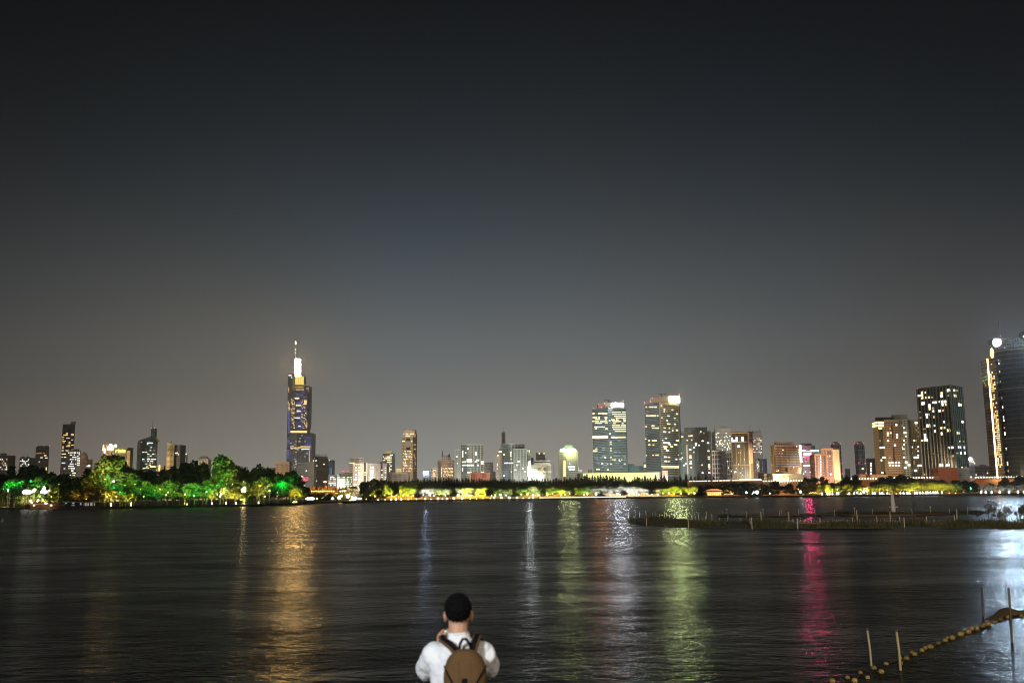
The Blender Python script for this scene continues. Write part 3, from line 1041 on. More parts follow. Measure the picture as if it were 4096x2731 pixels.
b1 = glassblock('wide green-glass office block with pale ribs and a lower left wing', 1400, (1843, 1866, 1936), 1779, dl=8, dr=14)
RIB = plain('pale_rib', (.34, .31, .26), .7)
for u in (1866, 1880, 1894, 1908, 1922, 1935):
    patch(b1['f'][1], u - .6, 1780, u + .6, 1960, RIB, 'rib', b1['root'], 1)
for (u0, v0, u1, v1) in [(1849, 1802, 1853, 1807), (1849, 1809, 1853, 1814), (1849, 1816, 1853, 1820), (1849, 1822, 1853, 1827), (1861, 1808, 1865, 1812), (1849, 1845, 1863, 1849), (1850, 1858, 1863, 1862), (1849, 1870, 1852, 1884)]:
    patch(b1['f'][0], u0, v0, u1, v1, WHT, 'lit_window', b1['root'])
for (u0, v0, u1, v1) in [(1870, 1791, 1875, 1796), (1900, 1808, 1907, 1813), (1900, 1815, 1907, 1820), (1867, 1835, 1886, 1841), (1867, 1843, 1889, 1847), (1867, 1857, 1894, 1862), (1905, 1837, 1917, 1842), (1899, 1844, 1907, 1848),
                         (1922, 1844, 1935, 1848), (1925, 1852, 1935, 1855), (1909, 1857, 1916, 1862), (1869, 1886, 1886, 1890), (1924, 1886, 1935, 1891)]:
    n_ = max(1, round((u1 - u0) / 5))
    for i in range(n_):
        patch(b1['f'][1], u0 + (u1 - u0) * i / n_, v0, u0 + (u1 - u0) * (i + .88) / n_, v1 + .5, COOL if i % 3 else WHT, 'lit_window', b1['root'])
roofbox(b1, 1924, 1926, 1775, 5)
b2 = glassblock('lower left wing of green glass attached to the wide ribbed office block', 1408, (1822, 1846), 1800, dep=30)
for (u, v) in [(1828, 1826), (1830, 1852), (1848, 1853)]:
    patch(b2['f'][0], u - 2, v - 2.5, u + 2, v + 2.5, WHT, 'lit_window', b2['root'])
for u in (1832, 1841):
    patch(b2['f'][0], u - .5, 1801, u + .5, 1960, RIB, 'rib', b2['root'], 1)
rods(b2['root'], 'window_crane', [(1839, 1793, 1800)], 1412, .8)
b1 = B('grey striped office block behind the red-brown hall', 1700, (1936, 1972), 1851, (.26, .24, .23), (.10, .10, .10), 30, 6, .98, .45)
b1 = B('long red-brown hall roof rising just above the conifers', 1180, (1882, 1958), 1893, (.34, .12, .07), (.3, .1, .06), 9, 40, .9, .9, fl=((1, .35, .2), 130))
b1 = B('small low grey block between the striped block and the stepped tower', 1700, (1972, 1982), 1888, (.22, .2, .18), GL, 5, 6)

b1 = B('slender hazy spire tower rising behind the second green-glass block', 2300, (2006, 2021), 1730, (.24, .22, .20), (.14, .13, .12), 20, 5, .9, .4, name='skyscraper', cat='skyscraper', dep=9)
roofbox(b1, 2008, 2019, 1728, 2)
rods(b1['root'], 'antenna', [(2015, 1706, 1729)], 2303, .5)
b1 = B('stepped stone tower climbing left of the second green-glass block', 1500, (1982, 2012), 1829, (.27, .24, .21), (.10, .10, .10), 5, 6, .6, .4, fl=((1, .85, .6), 400))
roofbox(b1, 1987, 2012, 1812, 4, facade((.27, .24, .21), (.1, .1, .1), 2, 2.4, .6, .4), 'upper_step')
roofbox(b1, 1996, 2012, 1787, 6, facade((.27, .24, .21), (.1, .1, .1), 2, 2.4, .6, .4), 'upper_step', vb=1812)
roofbox(b1, 2002, 2024, 1775, 8, facade((.27, .24, .21), (.1, .1, .1), 2, 2.4, .6, .4), 'upper_step', vb=1787)
for (u0, v0, u1, v1) in [(1995, 1804, 2007, 1809), (1988, 1820, 1996, 1823), (1988, 1852, 1990, 1864), (1987, 1872, 1990, 1876)]:
    patch(b1['f'][0], u0, v0, u1, v1, YEL, 'lit_window', b1['root'], 8 if v0 < 1825 else .5)
for j in range(6):
    patch(b1['f'][0], 1992, 1833 + j * 4, 1993.5, 1835.5 + j * 4, emit('dim_red', (1, .2, .12), .7), 'lit_window', b1['root'])
gA = glassblock('second green-glass office block with a lower front wing', 1450, (2008, 2034, 2099), 1777, dl=14, dr=8)
for u in (2034, 2046, 2059, 2072, 2085, 2098):
    patch(gA['f'][1], u - .6, 1778, u + .6, 1960, RIB, 'rib', gA['root'], 1)
gB = glassblock('pale-ribbed front wing of the second green-glass office block', 1425, (2052, 2108, 2121), 1797, dl=4, dr=10)
for u in (2058, 2070, 2083, 2095, 2107):
    patch(gB['f'][0], u - .6, 1798, u + .6, 1960, RIB, 'rib', gB['root'], 1)
for (g_, i_, u0, v0, u1, v1, m_) in [(gA, 0, 2014, 1814, 2019, 1819, WHT), (gA, 1, 2041, 1806, 2047, 1811, WHT), (gA, 1, 2042, 1813, 2047, 1817, YEL), (gA, 1, 2041, 1820, 2046, 1825, WHT), (gA, 0, 2018, 1849, 2033, 1853, COOL), (gA, 1, 2035, 1849, 2053, 1853, COOL),
                                    (gB, 0, 2070, 1843, 2080, 1847, YEL), (gB, 0, 2065, 1857, 2073, 1860, WHT), (gB, 0, 2089, 1870, 2096, 1875, COOL), (gB, 0, 2058, 1877, 2065, 1880, WHT), (gB, 0, 2098, 1884, 2104, 1888, COOL), (gB, 1, 2110, 1884, 2113, 1888, WHT),
                                    (gA, 1, 2043, 1884, 2047, 1888, WHT), (gA, 0, 2014, 1900, 2020, 1904, WHT), (gA, 1, 2043, 1833, 2046, 1838, YEL)]:
    patch(g_['f'][i_], u0, v0, u1, v1, m_, 'lit_window', g_['root'])
rods(gA['root'], 'window_crane', [(2041, 1773, 1777)], 1455, .8)
rods(gB['root'], 'window_crane', [(2106, 1792, 1797)], 1430, .8)
b1 = B('blazing white glowing pylon sliver at the corner of the green-glass wing', 1300, (2111, 2124), 1846, (.7, .7, .65), (.5, .5, .5), 30, 30, fl=((.95, 1, .95), 800))
patch(b1['f'][0], 2112, 1866, 2123, 1903, emit('pylon_panel_glow', (.92, .98, 1.), 70), 'glowing_panel', b1['root'], .6)  # panels emit by themselves in place of floodlight falling on the pylon
patch(b1['f'][0], 2111, 1850, 2122, 1864, emit('pylon_panel_dim', (.95, 1., .92), 1.1), 'glowing_panel', b1['root'], .5)

b1 = B('hazy grey block carrying two round yellow lamps behind the domed rotunda', 1700, (2144, 2180), 1812, (.19, .18, .17), GL, 5, 6)
reds(b1['root'], [(2157, 1813), (2176, 1813)], 1698, 1.5, emit('yellow_roof_lamp', (1., .95, .25), 3), 'roof_lamp')
b1 = B('tiny hazy block left of the domed rotunda', 1800, (2124, 2134), 1832, (.2, .2, .22), GL, 4, 5)
rt = B('cream hotel with tall arcades and a flying-saucer rotunda on top', 1250, (2122, 2185, 2205), 1862, (.60, .55, .42), (.10, .09, .08), 5, 34, .5, .8, fl=((1, .93, .75), 420), dl=6, dr=12)
patch(rt['f'][0], 2123, 1863, 2184, 1869, plain('cream_frieze', (.62, .58, .46), .8), 'frieze', rt['root'], .8)
for (u, v) in [(2134, 1875), (2172, 1870), (2168, 1877), (2174, 1882), (2158, 1888), (2154, 1888), (2179, 1888), (2142, 1882), (2170, 1896), (2165, 1903)]:
    patch(rt['f'][0], u - 1.6, v - 1.8, u + 1.6, v + 1.8, WARM, 'lit_window', rt['root'], 1)
c = P(2169, 1860, 1262)
kz = 1262 / F
q = MB()
q.tube([(c.x, c.y, rt['z'] + 1), (c.x, c.y, rt['z'] + 3), (c.x, c.y, rt['z'] + 7)], [29 * kz, 31 * kz, 31 * kz], 24)
q.build('rotunda_base', plain('rotunda_white', (.6, .58, .5), .7), rt['root'])
q = MB()
q.tube([(c.x, c.y, Zat(2169, 1858, 1262)), (c.x, c.y, Zat(2169, 1849, 1262))], [30 * kz] * 2, 24)
q.build('rotunda_window_band', emit('rotunda_glow', (1, .93, .75), .55), rt['root'])
q = MB()
q.tube([(c.x, c.y, Zat(2169, 1850, 1262)), (c.x, c.y, Zat(2169, 1847, 1262)), (c.x, c.y, Zat(2169, 1840, 1262)), (c.x, c.y, Zat(2169, 1836, 1262))], [33 * kz, 34 * kz, 20 * kz, 17 * kz], 24)
q.build('rotunda_roof', DARKM, rt['root'])
rods(rt['root'], 'antenna', [(2148 + i * 6, 1829 + (i * 5) % 4, 1838) for i in range(8)], 1262, .35)
rods(rt['root'], 'flag_mast', [(2216, 1848, 1905)], 1240, .35)

tp = B('tapered cream tower with a pitched glass roof and blazing rooftop light bars', 1500, (2232, 2264, 2311), 1806, (.50, .47, .36), (.06, .10, .12), 9, 8, .62, .5, dl=18, dr=8, fl=((1, .97, .8), 800))
roofbox(tp, 2246, 2302, 1794, 4, plain('cream_top', (.45, .44, .36), .8), 'attic', taper=.9)
roofbox(tp, 2250, 2297, 1779, 5, plain('glass_roof', (.14, .19, .20), .3), 'pitched_roof', vb=1794, taper=.55)
TB = emit('rooftop_bar_light', (.93, 1., .42), 110)
ft = Face((Xat(2240, 1496, 80), 1496), (Xat(2310, 1496, 80), 1496))
patch(ft, 2243, 1797, 2259, 1804, TB, 'light_bar', tp['root'], 1)
patch(ft, 2273, 1797, 2301, 1804, TB, 'light_bar', tp['root'], 1)
for j in range(14):
    patch(tp['f'][0], 2254, 1843 + j * 4.5, 2263.5, 1846.6 + j * 4.5, emit('stair_yellow', (1., .88, .25), 1.5), 'lit_stairwell', tp['root'])
for (u0, v0, u1, v1) in [(2273, 1863, 2299, 1870), (2275, 1875, 2299, 1879), (2276, 1852, 2281, 1855)]:
    patch(tp['f'][1], u0, v0, u1, v1, COOL, 'lit_floor', tp['root'])
b1 = B('small white stepped block right of the tapered cream tower', 1400, (2312, 2329), 1882, (.6, .6, .55), (.2, .2, .2), 20, 5, .9, .4, fl=((1, 1, .95), 900))
rods(b1['root'], 'mast', [(2315, 1863, 1882)], 1402, .7, plain('white_mast', (.7, .7, .65), .6))

# glowing hall
gh = thing('exhibition_hall', P(2480, 1900, 1060), 'long low hall whose whole upper wall glows yellow-white above the conifers', 'building')
gh.location.z = GZ
z1 = Zat(2480, 1889, 1060)
q = MB()
x0, x1 = Xat(2318, 1060, z1), Xat(2651, 1060, z1)
q.box(x0, x1, 1060, 1100, GZ - 1, z1)
q.build('wall', plain('hall_wall', (.5, .5, .42), .8), gh)
fh = Face((x0, 1060), (x1, 1060))
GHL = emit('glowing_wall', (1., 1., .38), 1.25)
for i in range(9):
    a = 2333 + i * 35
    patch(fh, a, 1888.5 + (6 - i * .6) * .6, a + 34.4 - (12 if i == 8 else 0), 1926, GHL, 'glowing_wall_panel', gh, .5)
b1 = B('pale stone cube at the right end of the glowing hall', 1055, (2648, 2671), 1886, (.5, .42, .38), (.42, .36, .32), 9, 9, fl=((1, .8, .7), 400))
b1 = B('low teal glass podium stepping down between the two big office towers', 1340, (2494, 2576), 1866, (.12, .17, .17), (.07, .13, .13), 12, 6, .9, .6, fl=((.6, 1, .95), 500))
roofbox(b1, 2496, 2538, 1855, 4, facade((.14, .19, .19), (.07, .13, .13), 8, 3, .9, .6), 'upper_podium')
b1 = B('small yellow-lit kiosk block left of the beige-topped tower', 1290, (2574, 2585), 1850, (.3, .28, .22), GL, 5, 6)
patch(b1['f'][0], 2575.5, 1857, 2584, 1868, YEL, 'lit_window', b1['root'])
b1 = B('distant low block with a light mast left of the teal office tower', 1500, (2352, 2368), 1879, (.2, .22, .2), GL, 5, 5)

# two big office towers
o1 = B('teal glass office tower with yellow-lit office rows and a white sign on its roof', 1300, (2368, 2432, 2505), 1633, (.24, .27, .26), (.05, .085, .09), 30, 6.6, .98, .58, dl=24, dr=22, name='skyscraper', cat='skyscraper', fl=((.75, 1, .97), 380), rough=.3)
rf1 = roofbox(o1, 2392, 2418, 1614, 8, plain('painted_red_glow', (.34, .20, .18), .8), 'roof_block', depth=14)  # red light on the roof block put into its colour
rf2 = roofbox(o1, 2418, 2494, 1610, 6, plain('beige_plant', (.42, .38, .30), .8), 'roof_block', depth=16)
SGN = emit('white_sign_light', (.88, .90, 1.), 210)
SGN2 = emit('green_white_sign_light', (.85, 1., .42), 200)


def letters(face, u0, u1, v0, v1, n_, mat, root, seed=0, slant=0.0):
    "a row of chunky sign characters, each of several strokes"
    r = random.Random(seed)
    w = (u1 - u0) / n_
    for i in range(n_):
        a, b_ = u0 + i * w, u0 + (i + .86) * w
        s_ = slant * i * w
        mid_ = (v0 + v1) / 2
        st = min(w * .3, (v1 - v0) * .26)
        for (p, q_, r_, t_) in [(a, v0 + s_, b_, v0 + st + s_), (a, v1 - st + s_, b_, v1 + s_), (a, v0 + s_, a + st, v1 + s_), (b_ - st, v0 + s_, b_, v1 + s_), (a, mid_ - st / 2 + s_, b_, mid_ + st / 2 + s_)]:
            if r.random() < .86:
                patch(face, p, q_, r_, t_, mat, 'sign_letter', root, .6)


letters(rf2, 2449, 2494, 1611, 1624.5, 5, SGN, o1['root'], 3, .06)
for i in range(7):
    patch(rf2, 2463 + i * 4, 1626.5, 2465.6 + i * 4, 1629.5, DIMC, 'sign_letter', o1['root'])
reds(o1['root'], [(2394, 1616), (2418, 1613), (2373, 1631), (2406, 1628), (2463, 1606), (2493, 1603)], 1303, .9)
q = MB()
q.tube([P(2434, 1612, 1310), P(2434, 1601, 1310)], .5, 6)
q.tube([P(2415, 1599, 1310), P(2434, 1600.5, 1310), P(2444, 1601.5, 1310)], .35, 6)
q.build('window_crane', DARKM, o1['root'])
q = MB()
q.prism([(p[0], p[1]) for p in o1['fp']], o1['z'] + .1, o1['z'] + .6)
patch(o1['f'][1], 2432.5, 1640, 2433.6, 1905, RIB, 'corner_rib', o1['root'], 1)
Lrows = [(1651, [(2370, 2379), (2385, 2430)]), (1667, [(2371, 2388), (2392, 2400), (2419, 2430)]), (1674, [(2380, 2400), (2420, 2429)]), (1682, [(2370, 2378), (2381, 2395), (2402, 2430)]), (1689, [(2381, 2409), (2420, 2431)]),
         (1705, [(2378, 2420)]), (1712, [(2380, 2389), (2421, 2432)]), (1744, [(2372, 2430)]), (1792, [(2382, 2390)]), (1800, [(2373, 2399)]), (1827, [(2419, 2425)]), (1852, [(2405, 2414), (2430, 2433)]), (1874, [(2386, 2400)]), (1876, [(2428, 2436)])]
Rrows = [(1645, [(2448, 2483), (2489, 2503)]), (1653, [(2450, 2503)]), (1661, [(2457, 2503)]), (1668, [(2463, 2503)]), (1675, [(2445, 2460), (2464, 2474), (2492, 2503)]), (1682, [(2450, 2485), (2494, 2503)]), (1690, [(2452, 2463), (2487, 2494)]), (1698, [(2449, 2480), (2484, 2504)]),
         (1705, [(2450, 2504)]), (1713, [(2452, 2504)]), (1721, [(2452, 2482), (2484, 2504)]), (1744, [(2472, 2502)]), (1764, [(2439, 2446)]), (1773, [(2439, 2446)]), (1790, [(2441, 2446)]), (1799, [(2441, 2446)]), (1826, [(2441, 2446)]), (1835, [(2440, 2463), (2474, 2479), (2484, 2489)]), (1852, [(2440, 2448), (2495, 2502)])]
for fi, rows in ((0, Lrows), (1, Rrows)):
    for v, segs in rows:
        for (a, b_) in segs:
            n_ = max(1, round((b_ - a) / 8))
            for i in range(n_):
                w = (b_ - a) / n_
                if n_ > 2 and R.random() < .1:
                    continue
                patch(o1['f'][fi], a + i * w, v + (1 if fi else 0) , a + (i + .93) * w, v + 4.6 + (2.5 if v == 1744 else 0), emit('bright_orange_floor', (1., .36, .08), 40) if (v == 1744 and fi == 0) else WARM if (v == 1744 or R.random() < .12) else YEL, 'lit_window', o1['root'])
patch(o1['f'][1], 2446, 1745, 2469, 1752, COOL, 'lit_floor', o1['root'])
for (u, v) in [(2438, 1682), (2440, 1734), (2421, 1828), (2408, 1853), (2478, 1844)]:
    patch(o1['f'][1 if u > 2433 else 0], u - 3, v - 2, u + 3, v + 2, COOL, 'lit_window', o1['root'])
rwin(o1['f'][1], (2440, 1760, 2504, 1880), 14, 7, 7.6, [(DIMC, 1)], o1['root'], 2, 51, .8, .35)
rwin(o1['f'][0], (2372, 1760, 2430, 1880), 12, 7, 7.6, [(DIMC, 1)], o1['root'], 2, 52, .8, .35)

o2 = B('beige-topped office tower with white sign and striped right face', 1250, (2577, 2636, 2719), 1610, (.22, .22, .21), (.06, .07, .075), 30, 6.6, .98, .5, dl=24, dr=26, name='skyscraper', cat='skyscraper', fl=((1, .78, .55), 1250), rough=.3)
# beige right wall rises above the roof, dark window bands on it
BW = plain('beige_stone', (.46, .36, .27), .8, scale=.05)
patch(o2['f'][1], 2636.5, 1611, 2719, 1905, BW, 'stone_wall', o2['root'], .6)
z0, z1 = o2['z'], Zat(2636, 1588, 1250)
fpp = o2['fp']
zr = Zat(2719, 1578, fpp[2][1])
q = MB()
A_, B_ = Vector(fpp[1]), Vector(fpp[2])
nrm = Vector((o2['f'][1].n.x, o2['f'][1].n.y))
q.prism([tuple(A_ + nrm * .55), tuple(B_ + nrm * .55), tuple(B_ - nrm * 12), tuple(A_ - nrm * 12)], z0 + 1.4, [z1, zr, zr, z1])
q.build('sloping_crown', BW, o2['root'])
rf3 = roofbox(o2, 2606, 2637, 1593, 10, plain('painted_red_glow', (.34, .20, .18), .8), 'roof_block', depth=14)  # same reddish colour, holding the red light on the block
for j in range(38):
    v = 1621.5 + j * 7.35
    patch(o2['f'][1], 2640 if j > 1 else 2651, v, 2712, v + 4.0, facade((.05, .06, .065), (.075, .09, .09), 2.4, 40, .86, .98), 'window_band', o2['root'], .7)
fs = o2['f'][1]
fsg = Face((fs.a.x + fs.n.x * .6, fs.a.y + fs.n.y * .6), (fs.a.x + fs.n.x * .6 + fs.s.x * fs.L, fs.a.y + fs.n.y * .6 + fs.s.y * fs.L))
letters(fsg, 2678, 2718, 1588, 1601, 4, SGN2, o2['root'], 6, .06)
patch(fsg, 2679, 1603, 2717, 1607, SGN2, 'sign_letter', o2['root'], .6)
reds(o2['root'], [(2578, 1609), (2603, 1606), (2609, 1592), (2636, 1589), (2684, 1581), (2716, 1577)], 1254, .9)
q = MB()
q.tube([P(2645, 1588, 1260), P(2645, 1576, 1260)], .5, 6)
q.tube([P(2634, 1575, 1260), P(2645, 1576, 1260), P(2666, 1575, 1260)], .3, 6)
q.build('window_crane', DARKM, o2['root'])
for (v, segs) in [(1625, [(2583, 2589), (2596, 2614), (2617, 2628)]), (1660, [(2586, 2624), (2628, 2634)]), (1700, [(2607, 2618)]), (1709, [(2608, 2617), (2618, 2636)]), (1703, [(2580, 2588)]), (1759, [(2594, 2601), (2608, 2627)]), (1776, [(2594, 2602), (2611, 2618)]),
                  (1817, [(2610, 2617), (2622, 2636)]), (1752, [(2581, 2586)]), (1818, [(2584, 2587)])]:
    for (a, b_) in segs:
        n_ = max(1, round((b_ - a) / 7))
        w = (b_ - a) / n_
        for i in range(n_):
            patch(o2['f'][0], a + i * w, v, a + (i + .9) * w, v + 5, YEL if R.random() < .7 else WARM, 'lit_window', o2['root'])
for (u, v, w, mm) in [(2644, 1622, 6, WARM), (2656, 1637, 6, YEL), (2688, 1639, 7, WARM), (2655, 1646, 4, YEL), (2664, 1646, 4, DIM), (2706, 1655, 7, YEL), (2672, 1663, 9, YEL), (2646, 1670, 5, WARM), (2697, 1672, 6, YEL), (2667, 1681, 5, WHT), (2707, 1680, 5, DIM), (2673, 1695, 13, YEL),
                      (2698, 1696, 7, YEL), (2657, 1711, 8, WARM), (2676, 1712, 5, YEL), (2690, 1711, 6, DIM), (2657, 1727, 11, WHT), (2676, 1728, 6, YEL), (2689, 1721, 5, WHT), (2706, 1720, 8, WHT), (2662, 1752, 8, YEL), (2649, 1760, 6, WARM), (2708, 1761, 12, YEL),
                      (2677, 1777, 8, YEL), (2701, 1778, 12, YEL), (2660, 1786, 16, YEL), (2685, 1786, 10, YEL), (2660, 1794, 12, YEL), (2668, 1802, 11, WHT), (2660, 1827, 9, WHT), (2674, 1828, 10, WARM), (2704, 1836, 6, WHT), (2662, 1844, 10, WHT), (2674, 1845, 6, WARM), (2713, 1819, 5, YEL)]:
    patch(o2['f'][1], u - w / 2, v - 2.4, u + w / 2, v + 2.6, mm, 'lit_window', o2['root'], .85)
patch(o2['f'][1], 2652, 1768, 2678, 1774, COOL, 'lit_floor', o2['root'], .85)
patch(o2['f'][1], 2645, 1863, 2719, 1867, emit('lit_gallery', (1, .85, .4), 2.6), 'lit_gallery', o2['root'], .85)
patch(o2['f'][1], 2650, 1870, 2718, 1871.5, YEL, 'lit_gallery', o2['root'], .85)

b1 = B('dark brown office block with blue ribbed roof box and gold corner light', 1200, (2723, 2790, 2843), 1728, (.115, .105, .10), (.045, .045, .045), 6, 7, .55, .5, dl=10, dr=8, rough=.4, fl=((1, .85, .7), 420))
roofbox(b1, 2744, 2827, 1708, 4, facade((.10, .14, .16), (.03, .05, .06), 1.1, 30, .5, .98), 'roof_box')
patch(b1['f'][0], 2747, 1778, 2752, 1895, emit('gold_corner_light', (1., .72, .38), .32), 'corner_light', b1['root'], .6)
for (u, v, w, mm) in [(2729, 1746, 9, WARM), (2760, 1743, 12, WARM), (2767, 1742, 6, YEL), (2749, 1760, 4, YEL), (2767, 1759, 5, WARM), (2784, 1773, 8, WHT), (2761, 1798, 9, YEL), (2783, 1780, 6, WHT), (2777, 1789, 6, COOL), (2762, 1822, 8, WARM), (2762, 1830, 9, YEL),
                      (2763, 1845, 8, WARM), (2763, 1853, 9, WHT), (2765, 1869, 7, WARM), (2743, 1854, 5, WHT), (2727, 1830, 9, YEL), (2737, 1860, 6, WHT), (2776, 1808, 3, YEL)]:
    patch(b1['f'][0], u - w / 2, v - 2.6, u + w / 2, v + 2.6, mm, 'lit_window', b1['root'])
for (u, v, w, mm) in [(2810, 1763, 7, WHT), (2832, 1771, 8, WHT), (2796, 1780, 6, YEL), (2834, 1803, 8, YEL), (2791, 1828, 7, WHT), (2791, 1836, 7, WHT), (2791, 1859, 6, COOL), (2792, 1867, 6, YEL), (2792, 1875, 7, WHT), (2792, 1884, 6, YEL), (2835, 1827, 9, WARM), (2836, 1835, 9, YEL),
                      (2837, 1858, 9, YEL), (2837, 1866, 9, COOL), (2838, 1874, 8, WARM), (2838, 1890, 9, WHT), (2810, 1890, 6, WHT), (2808, 1859, 5, WARM), (2803, 1726, 4, YEL), (2815, 1732, 5, DIM), (2798, 1732, 4, DIM)]:
    patch(b1['f'][1], u - w / 2, v - 2.6, u + w / 2, v + 2.6, mm, 'lit_window', b1['root'])
for u in (2838, 2841, 2844):
    patch(b1['f'][1], u - .5, 1722, u + .4, 1905, plain('grey_mullion', (.25, .25, .25), .6), 'mullion', b1['root'], 1.5)
b1 = B('lower dark wing at the left foot of the dark brown office block', 1215, (2716, 2748), 1778, (.10, .095, .09), GL, 6, 7)
rwin(b1['f'][0], (2718, 1785, 2747, 1890), 8, 6, 8, [(YEL, 1), (WHT, 1), (DIM, 1)], b1['root'], 2, 53)

b1 = B('pale gridded tower with horn-like corner spires behind the dark brown block', 1650, (2860, 2925), 1727, (.36, .34, .29), (.08, .08, .08), 5, 5.4, .62, .5, dep=30, fl=((1, .93, .8), 1200))
roofbox(b1, 2862, 2927, 1712, 1, facade((.36, .34, .30), (.24, .22, .20), 1.2, 2.5, .5, .5), 'screen_crown')
rods(b1['root'], 'corner_spire', [(2860.5, 1698, 1728), (2925.5, 1696, 1728)], 1649, 1.0, CONC)
rods(b1['root'], 'antenna', [(2884 + i * 4, 1701 + (i % 3) * 2, 1711) for i in range(6)], 1655, .5)
rwin(b1['f'][0], (2862, 1730, 2924, 1805), 34, 5, 5.6, [(WHT, 3), (YEL, 2), (COOL, 1)], b1['root'], 1, 54, .8, .6)
b1 = B('white-columned block glowing blue-white at its base', 1150, (2847, 2875, 2889), 1806, (.58, .56, .54), (.07, .08, .10), 11, 18, .7, .78, dl=5, dr=12, fl=((.95, .95, 1), 330), fback=60)
q = MB()
roofbox(b1, 2848, 2882, 1800, 4, plain('dark_eaves', (.06, .06, .07), .8), 'roof_eaves')
b1 = B('grey glazed middle wing between two white-columned blocks', 1160, (2886, 2910), 1806, (.20, .20, .22), (.08, .09, .11), 5, 30, .7, .9)
b1 = B('cream gridded wing leaning against the brown ribbed tower', 1140, (2907, 2935), 1808, (.50, .46, .36), (.07, .08, .10), 9, 17, .62, .72, fl=((1, .95, .75), 130), fback=60)
for (u, v) in [(2925, 1884), (2914, 1870), (2909, 1845), (2906, 1840)]:
    patch(b1['f'][0], u - 1.5, v - 2, u + 1.5, v + 2, WHT, 'lit_window', b1['root'])
b1 = B('brown ribbed tower with a gold right corner and large lit top windows', 1100, (2925, 2992, 3010), 1729, (.12, .09, .05), (.03, .024, .014), 16.3, 120, .86, .97, dl=8, dr=12, fl=((1, .70, .38), 380), fback=60)
GR_ = plain('tan_corner', (.5, .36, .2), .7)
patch(b1['f'][1], 2993, 1731, 3010, 1912, facade((.5, .36, .2), (.36, .25, .13), 2.3, 2.3, .85, .85), 'corner_cladding', b1['root'], .5)
for j in range(2):
    patch(b1['f'][1], 2995, 1734 + j * 20, 3007, 1749 + j * 20, DARKM, 'corner_opening', b1['root'], .7)
patch(b1['f'][0], 2926, 1766, 2992, 1768, GR_, 'belt', b1['root'], .8)
patch(b1['f'][0], 2926, 1729.5, 2992, 1733, GR_, 'belt', b1['root'], .8)
for (u0, v0, u1, v1) in [(2926, 1749, 2932, 1757), (2926, 1758, 2941, 1766), (2943, 1748, 2951, 1765), (2966, 1746, 2974, 1764), (2950, 1780, 2959, 1789), (2938, 1884, 2945, 1889), (2991, 1882, 2996, 1889), (2968, 1898, 2972, 1900)]:
    patch(b1['f'][0 if u1 < 2990 else 1], u0, v0, u1, v1, COOL, 'lit_window', b1['root'])
rwin(b1['f'][0], (2934, 1790, 2988, 1905), 8, 8, 9, [(DIM, 2), (DIMC, 1)], b1['root'], 1, 55, .4, .4)

b1 = B('pale gridded tower with two spires right of the brown ribbed tower', 1700, (3010, 3048), 1735, (.30, .28, .27), (.10, .10, .10), 4, 5, .6, .5, fl=((1, .85, .75), 500))
roofbox(b1, 3012, 3044, 1722, 2, facade((.28, .26, .25), (.15, .14, .14), 1.5, 2, .6, .5), 'screen_crown')
rods(b1['root'], 'spire', [(3000, 1703, 1730), (3037, 1702, 1724)], 1700, 1.0, CONC)
rwin(b1['f'][0], (3012, 1752, 3048, 1820), 40, 4.5, 6, [(WARM, 4), (YEL, 1), (WHT, 1)], b1['root'], 1, 56, .6, .5)
b1 = B('dark blue office box with a dotted column of small lights', 1300, (3036, 3067), 1838, (.07, .08, .13), (.035, .04, .07), 5, 6)
for j in range(9):
    patch(b1['f'][0], 3050, 1847 + j * 4.6, 3051.6, 1849 + j * 4.6, DIMC, 'lit_window', b1['root'])
b1 = B('narrow pale block left of the dark blue office box', 1290, (3025, 3037), 1847, (.45, .42, .40), (.38, .36, .34), 6, 9, fl=((1, .9, .8), 400))
rwin(b1['f'][0], (3018, 1850, 3036, 1900), 8, 3, 6, [(WHT, 1)], b1['root'], 1, 57)

b1 = B('tan hotel slab with ten dark window bands and a white neon edge', 1000, (3079, 3098, 3203), 1784, (.30, .21, .105), (.27, .19, .095), 9, 40, .9, .95, dl=8, dr=14, fl=((1, .70, .38), 380), fback=60)
roofbox(b1, 3105, 3173, 1766, 8, facade((.26, .21, .15), (.08, .07, .06), 2, 12, .3, .9), 'roof_box')
roofbox(b1, 3087, 3165, 1779, 4, plain('roof_deck', (.07, .06, .06), .8), 'roof_deck')
for j in range(11):
    v = 1787.5 + j * 10
    patch(b1['f'][1], 3101, v, 3198, v + 4.6, facade((.035, .035, .035), (.06, .06, .06), 2.2, 20, .8, .98), 'window_band', b1['root'], .4)
for (u, v, w, mm) in [(3131, 1799, 7, YEL), (3186, 1785, 3, YEL), (3116, 1811, 3, DIM), (3128, 1812, 5, DIM), (3125, 1823, 4, DIM), (3107, 1882, 5, WARM), (3113, 1881, 4, YEL), (3192, 1798, 3, WARM), (3193, 1808, 3, WARM), (3150, 1841, 3, DIM)]:
    patch(b1['f'][1], u - w / 2, v - 1.5, u + w / 2, v + 2, mm, 'lit_window', b1['root'], .6)
patch(b1['f'][1], 3199.5, 1781, 3205.5, 1849, emit('white_neon', (.88, .92, 1.), 9), 'neon_edge', b1['root'], 1)
b1 = B('tan annex with a pale stair tower in front of the striped hotel slab', 940, (3150, 3203), 1871, (.28, .18, .10), (.26, .17, .1), 9, 9)
patch(b1['f'][0], 3193, 1870, 3203, 1905, plain('pale_stair', (.55, .42, .24), .8), 'stair_tower', b1['root'], 1)
reds(b1['root'], [(3174, 1868)], 938, .8, COOL, 'roof_lamp')

